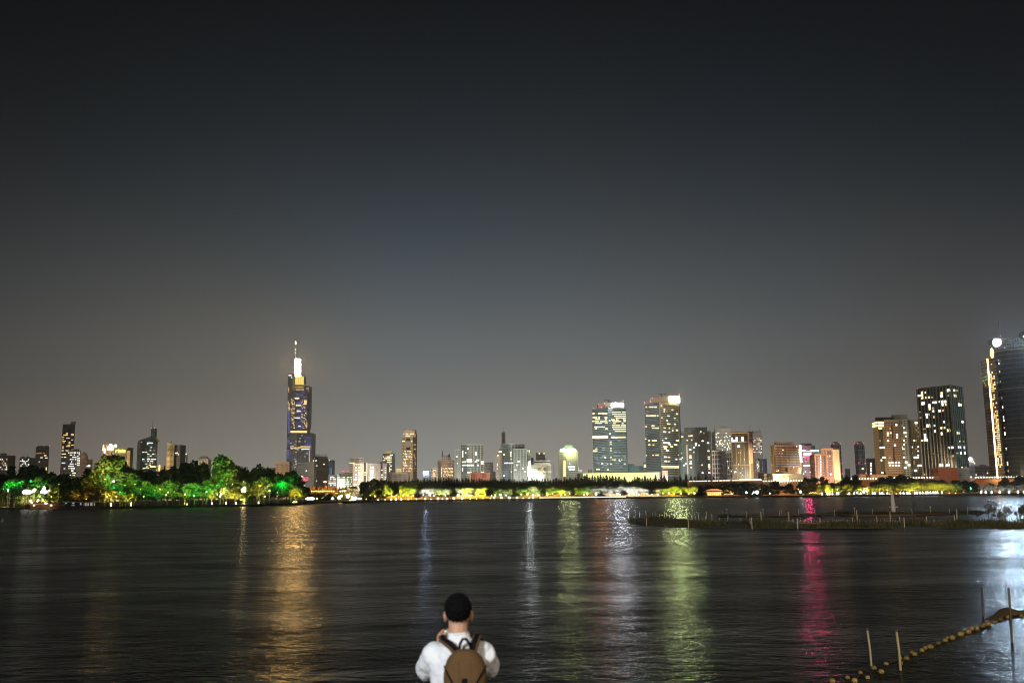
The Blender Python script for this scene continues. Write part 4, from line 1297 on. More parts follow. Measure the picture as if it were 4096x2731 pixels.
b1 = B('purple-tinged tower with red and blue neon signs under its roof', 1120, (3207, 3245, 3260), 1786, (.19, .13, .14), (.07, .05, .06), 6, 7, .6, .5, fl=((1, .5, .6), 350))
roofbox(b1, 3204, 3246, 1772, 6, facade((.24, .19, .20), (.09, .08, .10), 11, 9, .9, .7), 'roof_box')
NR = emit('red_neon', (1., .02, .16), 300)
patch(b1['f'][0], 3216, 1812, 3244, 1819.5, NR, 'red_neon_sign', b1['root'], .7)
letters(b1['f'][0], 3218, 3242, 1811, 1816.5, 5, emit('orange_neon', (1., .35, .12), 6), b1['root'], 8)
BN = emit('blue_neon', (.40, .72, 1.), 3.2)
fb = Face((Xat(3204, 1115, 60), 1115), (Xat(3278, 1115, 60), 1115))
for (u0, v0, u1, v1) in [(3208, 1799, 3221, 1804), (3243, 1798, 3262, 1806), (3262, 1800, 3272, 1803), (3270, 1798, 3274, 1806), (3226, 1802, 3243, 1805)]:
    patch(fb, u0, v0, u1, v1, BN if u0 != 3226 else emit('pink_neon', (1, .7, .9), 3), 'blue_neon_sign', b1['root'], .7)
for (u0, v0, u1, v1) in [(3214, 1859, 3241, 1865), (3212, 1826, 3217, 1829)]:
    patch(b1['f'][0], u0, v0, u1, v1, COOL, 'lit_floor', b1['root'])
for (u, v, w) in [(3246, 1869, 7), (3246, 1877, 10), (3222, 1886, 5), (3242, 1887, 5), (3254, 1887, 9), (3256, 1878, 6), (3213, 1894, 6), (3221, 1845, 3), (3228, 1845, 3), (3244, 1845, 4), (3245, 1852, 4)]:
    patch(b1['f'][0 if u + w / 2 < 3245 else 1], u - w / 2, v - 2.5, u + w / 2, v + 2.5, COOL if w > 4 else DIM, 'lit_window', b1['root'])
rods(b1['root'], 'mast', [(3256, 1788, 1800)], 1120, .3)

b1 = B('orange-tan residential block with dark stairs and a brightly floodlit cream right face', 950, (3282, 3330, 3358), 1797, (.26, .19, .085), (.10, .07, .04), 11, 10, .45, .45, dl=5, dr=9, fl=((1, .76, .46), 240), fback=60)
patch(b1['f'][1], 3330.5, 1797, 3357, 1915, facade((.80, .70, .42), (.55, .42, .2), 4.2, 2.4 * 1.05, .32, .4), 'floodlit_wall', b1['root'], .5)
m_ = b1['f'][1].a + b1['f'][1].s * (b1['f'][1].L / 2)
light(b1['root'], 'SPOT', m_ + b1['f'][1].n * 11 + Vector((3, 2.5, GZ + 2)), (1, .90, .55), 60e3, 1, m_ + Vector((0, 0, 24)), 1.3)
patch(b1['f'][0], 3309, 1804, 3325, 1817, DARKM, 'roof_terrace_opening', b1['root'], .4)
patch(b1['f'][0], 3296, 1822, 3305, 1905, plain('dark_stair_glass', (.06, .05, .035), .4), 'stair_glazing', b1['root'], .4)
for j in range(8):
    patch(b1['f'][0], 3317, 1833 + (j - 1) * 10.4, 3327, 1837.5 + (j - 1) * 10.4, DARKM, 'dark_window', b1['root'], .45)
    if j % 2 == 0:
        patch(b1['f'][0], 3308, 1833 + (j - 1) * 10.4, 3312, 1837 + (j - 1) * 10.4, DIM, 'lit_window', b1['root'], .45)
patch(b1['f'][0], 3318, 1821, 3321, 1825, WHT, 'lit_window', b1['root'], .5)
patch(b1['f'][0], 3320, 1893, 3326, 1899, WHT, 'lit_window', b1['root'], .5)
b2 = B('lower left wing of the orange-tan block with a column of white windows', 945, (3258, 3284), 1821, (.26, .19, .085), (.10, .07, .04), 12, 10, .45, .45, dep=16, fl=((1, .76, .42), 400), fback=45)
for j in range(9):
    patch(b2['f'][0], 3265, 1824 + j * 10.2, 3273, 1831 + j * 10.2, DARKM, 'dark_window', b2['root'], .4)
    patch(b1['f'][0] if False else b2['f'][0], 3280.5, 1822 + j * 10.2, 3284, 1827 + j * 10.2, WHT, 'lit_window', b2['root'], .5)

for (us, lab, vc, sd) in [((3322, 3335, 3363), 'blue glass tower with red corner lamps half hidden behind the orange-tan block', 1775, 1), ((3416, 3431, 3457), 'free-standing blue glass tower with red corner lamps and pale grid bands', 1774, 2)]:
    b1 = B(lab, 1450, us, vc, (.20, .21, .19), (.055, .065, .085), 9, 19, .84, .88, dl=10, dr=4, name='tower_block', fl=((.9, .95, .9), 420))
    roofbox(b1, us[1], us[1] + 16, vc - 9, 4, DARKM, 'roof_block')
    reds(b1['root'], [(us[0] + 1, vc), (us[1], vc - 1), (us[2] - 2, vc - 1), (us[2] + 4, vc + 76 + sd), (us[2] + 7, vc + 118)] + ([(us[1] + 4, vc + 76)] if sd == 2 else []), 1449, .9)
patch(b1['f'][1], 3447, 1871, 3454, 1877, YEL, 'lit_window', b1['root'])
b1 = B('small hazy slanting block behind the dark round trees', 1700, (3384, 3400), 1876, (.17, .15, .17), GL, 5, 6)
b1 = B('narrow purple-grey block with a column of white windows', 1250, (3472, 3506), 1836, (.13, .09, .11), GL, 5, 7)
for j in range(6):
    patch(b1['f'][0], 3481, 1850 + j * 10, 3487, 1855 + j * 10, WHT, 'lit_window', b1['root'])

# apartment complex
ac = B('tan apartment tower with a blazing yellow top storey and narrow patterned left face', 900, (3490, 3511, 3536), 1688, (.40, .30, .17), (.2, .15, .09), 3, 6, .4, .4, dl=8, dr=4, name='apartment_block', fl=((1, .78, .48), 420), fback=70)
patch(ac['f'][1], 3512, 1710, 3535, 1900, facade((.10, .09, .06), (.035, .035, .03), 4, 2.1, .8, .6), 'glazed_bay', ac['root'], .4)
TL = emit('top_storey_light', (1., .80, .38), 2.2)
for (fi, u0, v0, u1, v1) in [(0, 3491, 1691, 3498, 1696), (0, 3499, 1688, 3510, 1694), (0, 3491, 1700, 3498, 1709), (0, 3499, 1698, 3510, 1706), (1, 3512, 1687, 3533, 1694), (1, 3512, 1697, 3533, 1706), (1, 3512, 1709, 3526, 1716)]:
    patch(ac['f'][fi], u0, v0, u1, v1, TL, 'lit_storey', ac['root'], .7)
for (u, v, w) in [(3519, 1790, 9), (3532, 1789, 10), (3534, 1829, 11), (3522, 1840, 9), (3518, 1762, 5), (3527, 1890, 8)]:
    patch(ac['f'][1], u - w / 2, v - 3.5, u + w / 2, v + 3.5, WHT if w > 6 else DIM, 'lit_window', ac['root'], .7)
roofbox(ac, 3506, 3540, 1668, 12, plain('dark_plant', (.10, .09, .07), .8), 'roof_block', vb=1692)
ad = B('wide brown-tan apartment tower with small dark windows and a water tank hut', 905, (3536, 3600), 1683, (.42, .27, .17), (.07, .045, .03), 6.4, 9.6, .62, .42, dep=22, name='apartment_block', fl=((1, .72, .5), 560), fback=75)
roofbox(ad, 3541, 3575, 1668, 6, plain('dark_plant', (.10, .09, .07), .8), 'roof_block')
roofbox(ad, 3574, 3629, 1658, 8, plain('pale_hut', (.34, .36, .30), .8), 'roof_hut')
patch(ad['f'][0], 3566, 1699, 3571, 1755, plain('dark_shaft', (.06, .04, .03), .8), 'light_shaft', ad['root'], .4)
patch(ad['f'][0], 3572, 1790, 3578, 1845, plain('dark_shaft', (.06, .04, .03), .8), 'light_shaft', ad['root'], .4)
for (u, v, m_) in [(3585, 1699, WHT), (3551, 1732, WHT), (3563, 1731, WARM), (3588, 1739, WHT), (3551, 1741, WARM), (3588, 1749, YEL), (3552, 1762, WHT), (3580, 1780, COOL), (3558, 1851, WHT), (3569, 1850, WHT), (3584, 1850, WHT), (3596, 1850, WHT), (3560, 1861, YEL), (3572, 1861, YEL), (3584, 1861, WHT), (3595, 1861, WHT), (3559, 1830, DIM), (3560, 1713, DIM)]:
    patch(ad['f'][0], u - 3.4, v - 3.4, u + 3.4, v + 3.4, m_, 'lit_window', ad['root'], .5)
ae = B('pale striped apartment tower joining the brown-tan one on its right', 910, (3600, 3632, 3640), 1681, (.46, .48, .40), (.06, .06, .06), 11, 8.4, .55, .5, dl=2, dr=8, name='apartment_block', fl=((.95, 1, .85), 200), fback=110)
roofbox(ae, 3597, 3629, 1659, 8, plain('pale_hut', (.40, .42, .36), .8), 'roof_hut')
af = B('olive balcony-fronted apartment tower next to the dark ribbed glass tower', 915, (3640, 3679), 1684, (.34, .28, .17), (.06, .05, .03), 7, 8, .55, .5, dep=20, name='apartment_block', fl=((1, .85, .5), 160), fback=110)
rwin(ae['f'][0], (3604, 1700, 3632, 1880), 14, 8, 8.4, [(WHT, 2), (DIM, 2), (YEL, 1)], ae['root'], 1, 60, .7, .6)
rwin(af['f'][0], (3645, 1700, 3682, 1880), 16, 8, 8.4, [(WHT, 1), (DIM, 4), (YEL, 1)], af['root'], 1, 61, .7, .6)
for (f_, r_, u, v) in [(ae, 0, 3620, 1730), (ae, 0, 3625, 1848), (ae, 0, 3636, 1859), (ae, 0, 3622, 1870), (af, 0, 3664, 1691), (af, 0, 3660, 1829), (af, 0, 3668, 1829), (af, 0, 3682, 1861), (af, 0, 3662, 1881), (af, 0, 3644, 1788), (af, 0, 3634, 1788)]:
    patch(f_['f'][0], u - 5, v - 3.5, u + 5, v + 3.5, WHT, 'lit_window', f_['root'], .7)

dg = B('dark ribbed glass tower dotted with bright square windows, near the right edge', 800, (3669, 3803, 3852), 1545, (.040, .044, .040), (.024, .028, .028), 14, 11.6, .97, .88, dl=26, dr=20, name='skyscraper', cat='skyscraper', rough=.22, fl=((.8, .95, 1), 90), fback=110)
RB = plain('metal_rib', (.15, .15, .11), .5)
RB2 = plain('blue_metal_rib', (.12, .20, .22), .5)
for i in range(11):
    u = 3671 + i * 13.1
    s0, zz = dg['f'][0].hit(u, 1600)
    for (ff, mat_) in ((dg['f'][0], RB),):
        q = MB()
        c = ff.a + ff.s * s0
        q.box(-.25 if i % 3 else -.5, .25 if i % 3 else .5, -.7, .1, GZ, dg['z'] + 1)
        o = q.build('rib', mat_, dg['root'], loc=None) if False else None
        me = q.mesh('rib', mat_)
        o = bpy.data.objects.new('rib', me)
        COL.objects.link(o)
        o.parent = dg['root']
        o.location = Vector((c.x, c.y, 0)) - wloc(dg['root'])
        o.rotation_euler = (0, 0, ff.ang)
for i in range(7):
    u = 3805 + i * 7.6
    ff = dg['f'][1]
    s0, zz = ff.hit(u, 1600)
    c = ff.a + ff.s * s0
    q = MB()
    q.box(-.3, .3, -.7, .1, GZ, dg['z'] + 1)
    o = bpy.data.objects.new('rib', q.mesh('rib', RB2))
    COL.objects.link(o)
    o.parent = dg['root']
    o.location = Vector((c.x, c.y, 0)) - wloc(dg['root'])
    o.rotation_euler = (0, 0, ff.ang)
reds(dg['root'], [(3671, 1554)], 822, .4)
reds(dg['root'], [(3803, 1542)], 800, .6, WHT, 'roof_lamp')
OR = emit('orange_window', (1., .5, .14), 1.0)
for (a, c_, w, h, m_) in [(740, 205, 20, 26, YEL), (705, 242, 34, 22, WHT), (742, 236, 34, 26, WHT), (743, 270, 30, 22, YEL), (784, 265, 16, 26, YEL), (822, 262, 26, 22, YEL), (857, 262, 28, 20, DIM), (750, 335, 36, 34, WHT), (779, 205, 18, 24, YEL), (827, 362, 34, 38, WHT), (831, 398, 28, 26, YEL),
                        (866, 323, 12, 24, WHT), (903, 322, 36, 26, WHT), (943, 315, 14, 20, WHT), (870, 390, 24, 20, OR), (876, 426, 28, 26, COOL), (945, 422, 26, 26, WHT), (990, 418, 26, 24, OR), (984, 315, 30, 34, WHT), (1022, 312, 28, 30, WHT), (985, 350, 30, 26, WHT), (1025, 348, 34, 26, WARM),
                        (971, 212, 28, 24, YEL), (973, 248, 38, 30, WHT), (1050, 180, 34, 30, WHT), (1052, 242, 24, 20, DIM), (800, 467, 38, 28, WHT), (800, 498, 20, 28, COOL), (881, 495, 26, 26, OR), (710, 436, 14, 16, DIM), (722, 503, 26, 18, DIM), (810, 598, 40, 36, WHT), (889, 596, 24, 24, YEL),
                        (1000, 552, 16, 26, COOL), (1048, 582, 10, 22, WARM), (768, 635, 28, 14, DIM), (970, 625, 28, 24, YEL), (1007, 622, 14, 22, YEL), (893, 662, 22, 30, WHT), (1050, 653, 34, 32, YEL), (972, 691, 24, 32, WHT), (776, 704, 32, 26, COOL), (780, 735, 34, 26, COOL), (742, 772, 28, 16, YEL),
                        (782, 768, 40, 28, WHT), (880, 927, 16, 10, DIM), (965, 1063, 38, 38, COOL), (1042, 1062, 38, 24, COOL), (765, 1172, 16, 20, DIMC), (1110, 180, 14, 24, YEL), (1140, 182, 30, 22, DIM), (1118, 243, 30, 28, YEL), (1167, 349, 22, 32, WHT), (1192, 352, 18, 26, YEL), (1208, 553, 26, 26, WHT),
                        (1155, 684, 30, 24, YEL), (1084, 856, 60, 26, WHT), (1171, 852, 36, 24, COOL), (1233, 856, 18, 30, COOL), (1148, 922, 28, 18, DIMC), (1190, 922, 16, 28, WHT), (1236, 920, 18, 32, WHT), (1100, 956, 50, 22, DIM), (1176, 782, 8, 14, YEL), (1222, 782, 12, 18, DIM), (1203, 1092, 12, 20, YEL), (1248, 1092, 12, 16, DIM)]:
    u, v = 3440 + a / 2.958, 1500 + c_ / 2.958
    # left/right face split follows the corner edge
    cu = proj((dg['fp'][1][0], 800, Zat(3803, v, 800)))[0]
    f_ = dg['f'][0] if u < cu else dg['f'][1]
    patch(f_, u - w / 5.9, v - h / 5.9, u + w / 5.9, v + h / 5.9, m_, 'lit_window', dg['root'], .5)
b1 = B('low red-brown building with a grey extension at the foot of the dark glass tower', 770, (3752, 3832), 1875, (.30, .11, .06), (.16, .06, .04), 10, 12, .3, .3, dep=16, fl=((1, .55, .35), 260), fback=35)
b2 = B('grey-blue low extension beside the red-brown building', 772, (3832, 3877), 1877, (.13, .16, .17), (.07, .09, .1), 16, 9, .9, .5)
b1 = B('small white-windowed block with a dazzling rooftop floodlight', 1000, (3872, 3898), 1840, (.34, .32, .36), GL, 4, 5, .5, .5, fl=((.9, .9, 1), 400))
q = MB()
q.ball(P(3881, 1836, 998), 2.0)
q.build('floodlight', emit('rooftop_floodlight', (.82, .86, 1.), 10), b1['root'])
for (u, v) in [(3894, 1846), (3898, 1852), (3888, 1847)]:
    q = MB()
    q.ball(P(u, v, 998), .7)
    q.build('roof_lamp', YEL, b1['root'])
b1 = B('dark low housing block with a stepped roof near the right edge', 1000, (3898, 3958), 1868, (.15, .12, .10), GL, 5, 6)
roofbox(b1, 3925, 3945, 1858, 4)
rwin(b1['f'][0], (3902, 1878, 3955, 1910), 6, 5, 6, [(WHT, 1), (DIM, 1)], b1['root'], 1, 62)
b1 = B('tan slab with a column of tiny lights behind the orange neon edge', 905, (3957, 3972, 3990), 1722, (.24, .18, .12), (.2, .15, .1), 6, 8, .3, .3, dl=4, dr=8)
for j in range(16):
    patch(b1['f'][1], 3973 + j * .45, 1735 + j * 7, 3975.4 + j * .45, 1737 + j * 7, WHT, 'lit_window', b1['root'])

# round tower at the right edge
D0 = 760
k = D0 / F
rt = thing('skyscraper', (Xat(4070, D0 + 30, GZ), D0 + 30, GZ), 'huge dark cylindrical glass tower cut off by the right edge', 'skyscraper')
zt_ = Zat(4060, 1347, D0)
cx = Xat(4066, D0 + 22, zt_)
RR = 92 * k


def ring(z, r, n_=40):
    return [(cx + r * math.cos(2 * math.pi * i / n_), D0 + 22 + r * math.sin(2 * math.pi * i / n_)) for i in range(n_)]


q = MB()
q.prism(ring(0, RR), GZ - 1, zt_ - 7, 0, cap=1)
q.build('wall', [facade((.040, .036, .030), (.022, .023, .026), 2.6, 3.6, .97, .8, jit=.3), CONC], rt)
q = MB()
q.prism(ring(0, RR * 1.02), zt_ - 6.99, zt_, 0, cap=1)
q.build('crown_band', [facade((.17, .18, .18), (.10, .11, .12), 1.9, 2.2, .8, .8), CONC], rt)
for zz in (Zat(4050, 1550, D0), Zat(4050, 1752, D0), zt_ - 9):
    q = MB()
    q.prism(ring(0, RR * 1.008), zz, zz + 1.1)
    q.build('belt', plain('bronze_belt', (.13, .09, .04), .5), rt)
rods(rt, 'antenna', [(3999, 1287, 1345)], D0 + 10, .25)
# flat side fin with the neon edge
zf0, zf1 = GZ, Zat(3952, 1432, D0 + 18)
fin_a = (Xat(3950, D0 + 22, zf1), D0 + 22)
fin_b = (Xat(3979, D0 + 14, zf1), D0 + 14)
q = MB()
q.prism([fin_a, fin_b, (fin_b[0] + 1, fin_b[1] + 14), (fin_a[0] + 1, fin_a[1] + 14)], GZ - 1, zf1)
q.build('side_fin', facade((.17, .11, .05), (.05, .04, .03), 1.2, 2.4, .6, .6), rt)
ff = Face(fin_a, fin_b)
ON = emit('orange_neon_edge', (1., .62, .30), 5)
q = MB()
q.box(-.45, .45, -.4, .3, GZ, zf1)
o = bpy.data.objects.new('neon_edge', q.mesh('neon_edge', ON))
COL.objects.link(o)
o.parent = rt
o.location = Vector((fin_a[0] - .3, fin_a[1] - .3, 0)) - wloc(rt)
for j in range(52):
    v = 1448 + j * 8.2
    for i in range(3):
        if R.random() < (.72 if (1505 < v < 1565 or v > 1640) else .3):
            s_ = 2.4 + i * 1.7
            o = bpy.data.objects.new('lit_window', cube_mesh('lit_window', R.choice([WARM, GOLD, YEL, WARM])))
            COL.objects.link(o)
            o.parent = rt
            c = ff.a + ff.s * s_ + ff.n * .1
            c.z = Zat(3960 + (v - 1432) * .09, v, D0 + 18)
            if c.z < GZ + 2:
                continue
            o.location = c - wloc(rt)
            o.rotation_euler = (0, 0, ff.ang)
            o.scale = (1.1, .3, 1.0)
q = MB()
q.ball(P(3968, 1412, D0 + 8), (1.4, 1.2, 4.0))
q.build('orange_lamp', emit('orange_lamp', (1., .6, .15), 4), rt)
pb = P(3981, 1371, D0 - 9)
q = MB()
q.ball(pb, 2.5, nu=12, nv=8)
q.build('crown_floodlight', emit('crown_floodlight', (.58, .80, 1.), 2000), rt)
for pq in (pb, P(4104, 1345, D0 - 8)):
    q = MB()
    q.tube([pq + Vector((0, -2.9, -.2)), pq + Vector((0, 3.2, 1.2)), pq + Vector((0, 5, 1.6))], [3.0, 3.1, 2.2], 16, cap=False)
    q.tube([pq + Vector((0, 4.6, 1.5)), pq + Vector((0, 5.2, 1.7))], [3.2, 1.5], 16)
    q.build('lamp_shroud', DARKM, rt)  # shroud added to keep the lamp's light off the facade
pb2 = P(4104, 1345, D0 - 8)
q = MB()
q.ball(pb2, 2.6, nu=12, nv=8)
q.build('crown_floodlight', emit('crown_floodlight', (.58, .80, 1.), 2000), rt)
for (u, v, m_) in [(4028, 1418, DIMC), (4000, 1432, WHT), (4002, 1466, WARM), (4006, 1508, DIMC), (3996, 1576, DIM), (3997, 1614, WHT), (4012, 1611, DIM), (4034, 1667, DIMC), (4060, 1724, WHT), (4085, 1654, COOL), (4010, 1727, WHT), (4017, 1787, WHT), (4032, 1845, WHT), (4043, 1852, YEL), (4060, 1720, YEL), (4010, 1700, DIM), (4020, 1790, DIMC), (4075, 1612, DIM), (4086, 1668, WHT), (4048, 1880, DIM)]:
    a = math.acos(max(-.98, min(.98, (Xat(u, D0 - 18, 60) - cx) / RR)))
    o = bpy.data.objects.new('lit_window', cube_mesh('lit_window', m_))
    COL.objects.link(o)
    o.parent = rt
    o.location = Vector((cx + RR * math.cos(a), D0 + 22 - RR * math.sin(a), Zat(u, v, D0 - 14))) - wloc(rt)
    o.rotation_euler = (0, 0, math.pi / 2 - a)
    o.scale = (.9, .5, 1.5)
for i in range(26):
    zz = Zat(4085, 1410 + i * 19, D0 - 14)
    q = MB()
    ca_ = Vector((cx + RR * .30, D0 + 22 - RR * .985))
    o = bpy.data.objects.new('window_band', cube_mesh('window_band', plain('pale_spandrel', (.16, .16, .15), .6)))
    COL.objects.link(o)
    o.parent = rt
    o.location = Vector((ca_.x, ca_.y, zz)) - wloc(rt)
    o.rotation_euler = (0, 0, .25)
    o.scale = (7, .6, .5)

# low blocks before the brown tower and the right-hand wall
b1 = B('small brown block with a dark awning left of the cream hall', 900, (3034, 3058), 1892, (.36, .24, .16), GL, 7, 9, .4, .4, fl=((1, .7, .45), 300), fback=35)
b1 = B('low brown terrace with a pale parapet in front of the cream hall', 880, (3056, 3093), 1899, (.40, .32, .22), (.06, .05, .05), 18, 12, .85, .5, fl=((1, .8, .55), 260), fback=35)
patch(b1['f'][0], 3069, 1905, 3076, 1909, WHT, 'lit_window', b1['root'])
b1 = B('wide cream hall with two tall lit doorways above the city wall', 860, (3092, 3211), 1899, (.62, .52, .36), (.55, .46, .32), 24, 30, .94, .95, dep=30, fl=((1, .84, .58), 170), fback=50)
roofbox(b1, 3137, 3160, 1888, 6, plain('cream_hut', (.6, .5, .35), .8), 'roof_hut')
for (u0, u1) in [(3129, 3138), (3147, 3154)]:
    patch(b1['f'][0], u0, 1906 if u0 > 3140 else 1912, u1, 1925, emit('doorway_light', (1, .85, .55), 1.6), 'lit_doorway', b1['root'])
b1 = B('low orange-tan building at the foot of the patterned apartment tower', 880, (3438, 3480), 1902, (.42, .26, .13), (.3, .2, .1), 8, 9, fl=((1, .7, .4), 300), fback=35)
b1 = B('low dark building under the brown-tan apartments', 870, (3480, 3560), 1902, (.30, .17, .10), (.2, .12, .08), 8, 9)

# ------------------------------------------------------------------ trees
def leafmat(name, col, trans=.25):
    m, n, l, b = nt(name)
    t = n.new('ShaderNodeTexCoord')
    z = n.new('ShaderNodeTexNoise')
    z.inputs['Scale'].default_value = 7
    z.inputs['Detail'].default_value = 3
    l.new(t.outputs['Object'], z.inputs['Vector'])
    oi = n.new('ShaderNodeObjectInfo')
    hs = n.new('ShaderNodeHueSaturation')
    hs.inputs['Color'].default_value = col + (1,)
    l.new(mth(n, l, 'ADD', mth(n, l, 'MULTIPLY', z.outputs[0], 1.1), mth(n, l, 'MULTIPLY', oi.outputs['Random'], .5)), hs.inputs['Value'])
    l.new(mth(n, l, 'ADD', mth(n, l, 'MULTIPLY', oi.outputs['Random'], .05), .475), hs.inputs['Hue'])
    l.new(hs.outputs[0], b.inputs['Base Color'])
    b.inputs['Roughness'].default_value = .6
    tr = n.new('ShaderNodeBsdfTranslucent')
    l.new(hs.outputs[0], tr.inputs[0])
    ms = n.new('ShaderNodeMixShader')
    ms.inputs[0].default_value = trans
    l.new(b.outputs[0], ms.inputs[1])
    l.new(tr.outputs[0], ms.inputs[2])
    l.new(ms.outputs[0], n['Material Output'].inputs[0])
    return m


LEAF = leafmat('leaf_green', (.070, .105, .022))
LEAFD = leafmat('leaf_unlit', (.020, .032, .012))  # darker leaf copy: lack of light on unlit trees put into colour
LEAFY = leafmat('willow_leaf', (.12, .13, .035))
LEAFO = leafmat('larch_rust_lit', (.13, .075, .03))  # autumn rust, with orange light from below put in as well
LEAFS = leafmat('leaf_white_lit', (.10, .105, .075))  # paler leaf copy: white lamp light put into the colour
BARK = plain('tree_bark', (.11, .09, .065), .95, scale=4, var=.35)


def quad(b, c, s, r, flat=0.0, long=1.0, vert=False):
    if vert:
        a = r.uniform(0, 6.283)
        x = Vector((math.cos(a), math.sin(a), 0)) * s * .5
        y = Vector((r.uniform(-.15, .15), r.uniform(-.15, .15), -1)) * s * long
    else:
        nrm = Vector((r.gauss(0, 1), r.gauss(0, 1), r.gauss(0, 1) + flat * (3 if r.random() < .8 else 0))).normalized()
        x = nrm.orthogonal().normalized()
        x.rotate(Matrix.Rotation(r.uniform(0, 6.283), 3, nrm))
        y = nrm.cross(x) * s * .62
        x = x * s
    b.face([c - x - y, c + x - y, c + x + y, c - x + y])


def crown(kind, seed, leaf=.036):
    "crown of unit width and unit height, base at z=0"
    r = random.Random(seed)
    b = MB()
    if kind == 'round':
        blobs = []
        for i in range(17):
            a = r.uniform(0, 6.283)
            h = r.uniform(.14, .84)
            env = math.sin(math.pi * min(1, (h + .12) / 1.08)) ** .6
            d = r.uniform(.05, .34) * env
            blobs.append((Vector((d * math.cos(a), d * math.sin(a), h)), r.uniform(.10, .19)))
        blobs.append((Vector((0, 0, .83)), .15))
        for c, s in blobs:
            for _ in range(int(6200 * s * s) + 30):
                d = Vector((r.gauss(0, 1), r.gauss(0, 1), r.gauss(0, 1) * .85)).normalized()
                p = c + d * s * (r.random() ** .35) * r.uniform(.85, 1.18)
                if noise.noise(p * 9 + Vector((seed * 3.1, 0, 0))) < -.22:
                    continue
                p.z = max(.01, min(p.z, 1.0))
                quad(b, p, leaf * r.uniform(.5, 1.15), r)
    elif kind == 'willow':
        for _ in range(250):
            a, d = r.uniform(0, 6.283), .47 * r.random() ** .5
            top = .58 + .4 * math.sqrt(max(0, 1 - (d / .5) ** 2)) + r.uniform(-.06, .03)
            ln = r.uniform(.25, .62) * (1 if d > .2 else .6)
            k = int(ln / .035)
            wob = r.uniform(0, 6.28)
            for j in range(k):
                t = j / k
                p = Vector(((d + .03 * math.sin(j * .6 + wob) + .02 * t) * math.cos(a), (d + .03 * math.sin(j * .5 + wob)) * math.sin(a), top - ln * t))
                quad(b, p, .026, r, long=1.5, vert=True)
            quad(b, Vector((d * .8 * math.cos(a), d * .8 * math.sin(a), top)), .04, r)
    elif kind == 'conifer':
        nl = 17
        for i in range(nl):
            h = .02 + .96 * i / nl
            rad = .5 * (1 - h) ** .75 + .02
            nb = max(4, int(11 * (1 - h) + 3))
            a0 = r.uniform(0, 6.28)
            for j in range(nb):
                a = a0 + j * 6.283 / nb + r.uniform(-.3, .3)
                ll = rad * r.uniform(.65, 1.15)
                for q_ in range(max(3, int(ll / .03))):
                    t = (q_ + .5) / max(3, int(ll / .03))
                    for __ in range(2):
                        p = Vector((ll * t * math.cos(a) + r.gauss(0, .02), ll * t * math.sin(a) + r.gauss(0, .02), h - .07 * t + r.gauss(0, .012)))
                        quad(b, p, .034 * r.uniform(.6, 1.1), r, flat=.3)
        for q_ in range(12):
            quad(b, Vector((r.gauss(0, .006), r.gauss(0, .006), 1 - q_ * .01)), .012, r)
    else:      # cedar: flat shelves of branches
        for i in range(11):
            h = .06 + .9 * i / 11
            rad = (.5 if i < 6 else .5 - (i - 5) * .065) * r.uniform(.75, 1.08)
            for j in range(9):
                a = r.uniform(0, 6.283)
                w = r.uniform(.12, .26)
                ll = rad * r.uniform(.75, 1.1)
                dz = r.uniform(-.02, .03)
                for q_ in range(34):
                    t = r.random() ** .7
                    s_ = r.gauss(0, .5) * w * (1.1 - abs(t - .6))
                    p = Vector((ll * t * math.cos(a) - s_ * math.sin(a), ll * t * math.sin(a) + s_ * math.cos(a), h + dz + .045 * t * t + r.gauss(0, .006)))
                    quad(b, p, .030 * r.uniform(.6, 1.2), r, flat=1)
    return b.mesh('crown', LEAF)


CR = {k_: [crown(k_, s) for s in ss] for k_, ss in {'round': (1, 2, 3, 4, 5), 'willow': (11, 12, 13), 'conifer': (21, 22, 23, 24), 'cedar': (31, 32)}.items()}


def trunk_mesh(kind, seed):
    "unit-height trunk with limbs; z=1 is the tree top"
    r = random.Random(seed)
    b = MB()
    th = .95 if kind in ('conifer', 'cedar') else .62
    lean = Vector((r.uniform(-.02, .02), r.uniform(-.02, .02), 0))
    n_ = 6
    pts = [lean * i + Vector((0, 0, th * i / (n_ - 1))) for i in range(n_)]
    b.tube(pts, [.024 * (1 - .16 * i) for i in range(n_)], 7)
    if kind not in ('conifer',):
        for j in range(7):
            h = r.uniform(.28, .55)
            a = r.uniform(0, 6.28)
            ll = r.uniform(.12, .24)
            p0 = lean * (h / th * 5) + Vector((0, 0, h))
            b.tube([p0, p0 + Vector((math.cos(a), math.sin(a), .9)) * ll * .5, p0 + Vector((math.cos(a), math.sin(a), 1.1)) * ll], [.012, .008, .003], 5)
    return b.mesh('trunk', BARK)


TR = {k_: [trunk_mesh(k_, s) for s in range(3)] for k_ in CR}
NSEED = [0]
PW_ = 6.5


def tree(label, u, v, w, kind='round', D=None, mat=LEAF, group=None, zg=1.0, low=.16, name=None):
    NSEED[0] += 1
    i = NSEED[0]
    r = random.Random(i * 13)
    zt_ = Zat(u, v, D)
    H = max(zt_ - zg, 3)
    x = Xat(u, D, zg + H * .6)
    root = thing(name or {'willow': 'willow_tree', 'conifer': 'conifer_tree', 'cedar': 'cedar_tree'}.get(kind, 'broadleaf_tree'), (x, D, zg), label, 'tree', group)
    t = bpy.data.objects.new('trunk', TR[kind][i % 3])
    c = bpy.data.objects.new('crown', CR[kind][i % len(CR[kind])])
    for o in (t, c):
        COL.objects.link(o)
        o.parent = root
    rz = r.uniform(0, 6.28)
    t.scale = (H, H, H)
    t.rotation_euler = (0, 0, rz)
    wm = w * D / F * {'round': 1.42, 'conifer': 1.45, 'willow': 1.12, 'cedar': 1.15}[kind]
    c.scale = (wm, wm, H * (1 - low))
    c.location = (0, 0, H * low)
    c.rotation_euler = (0, 0, rz + 1)
    c.material_slots[0].link = 'OBJECT'
    c.material_slots[0].material = mat
    return root


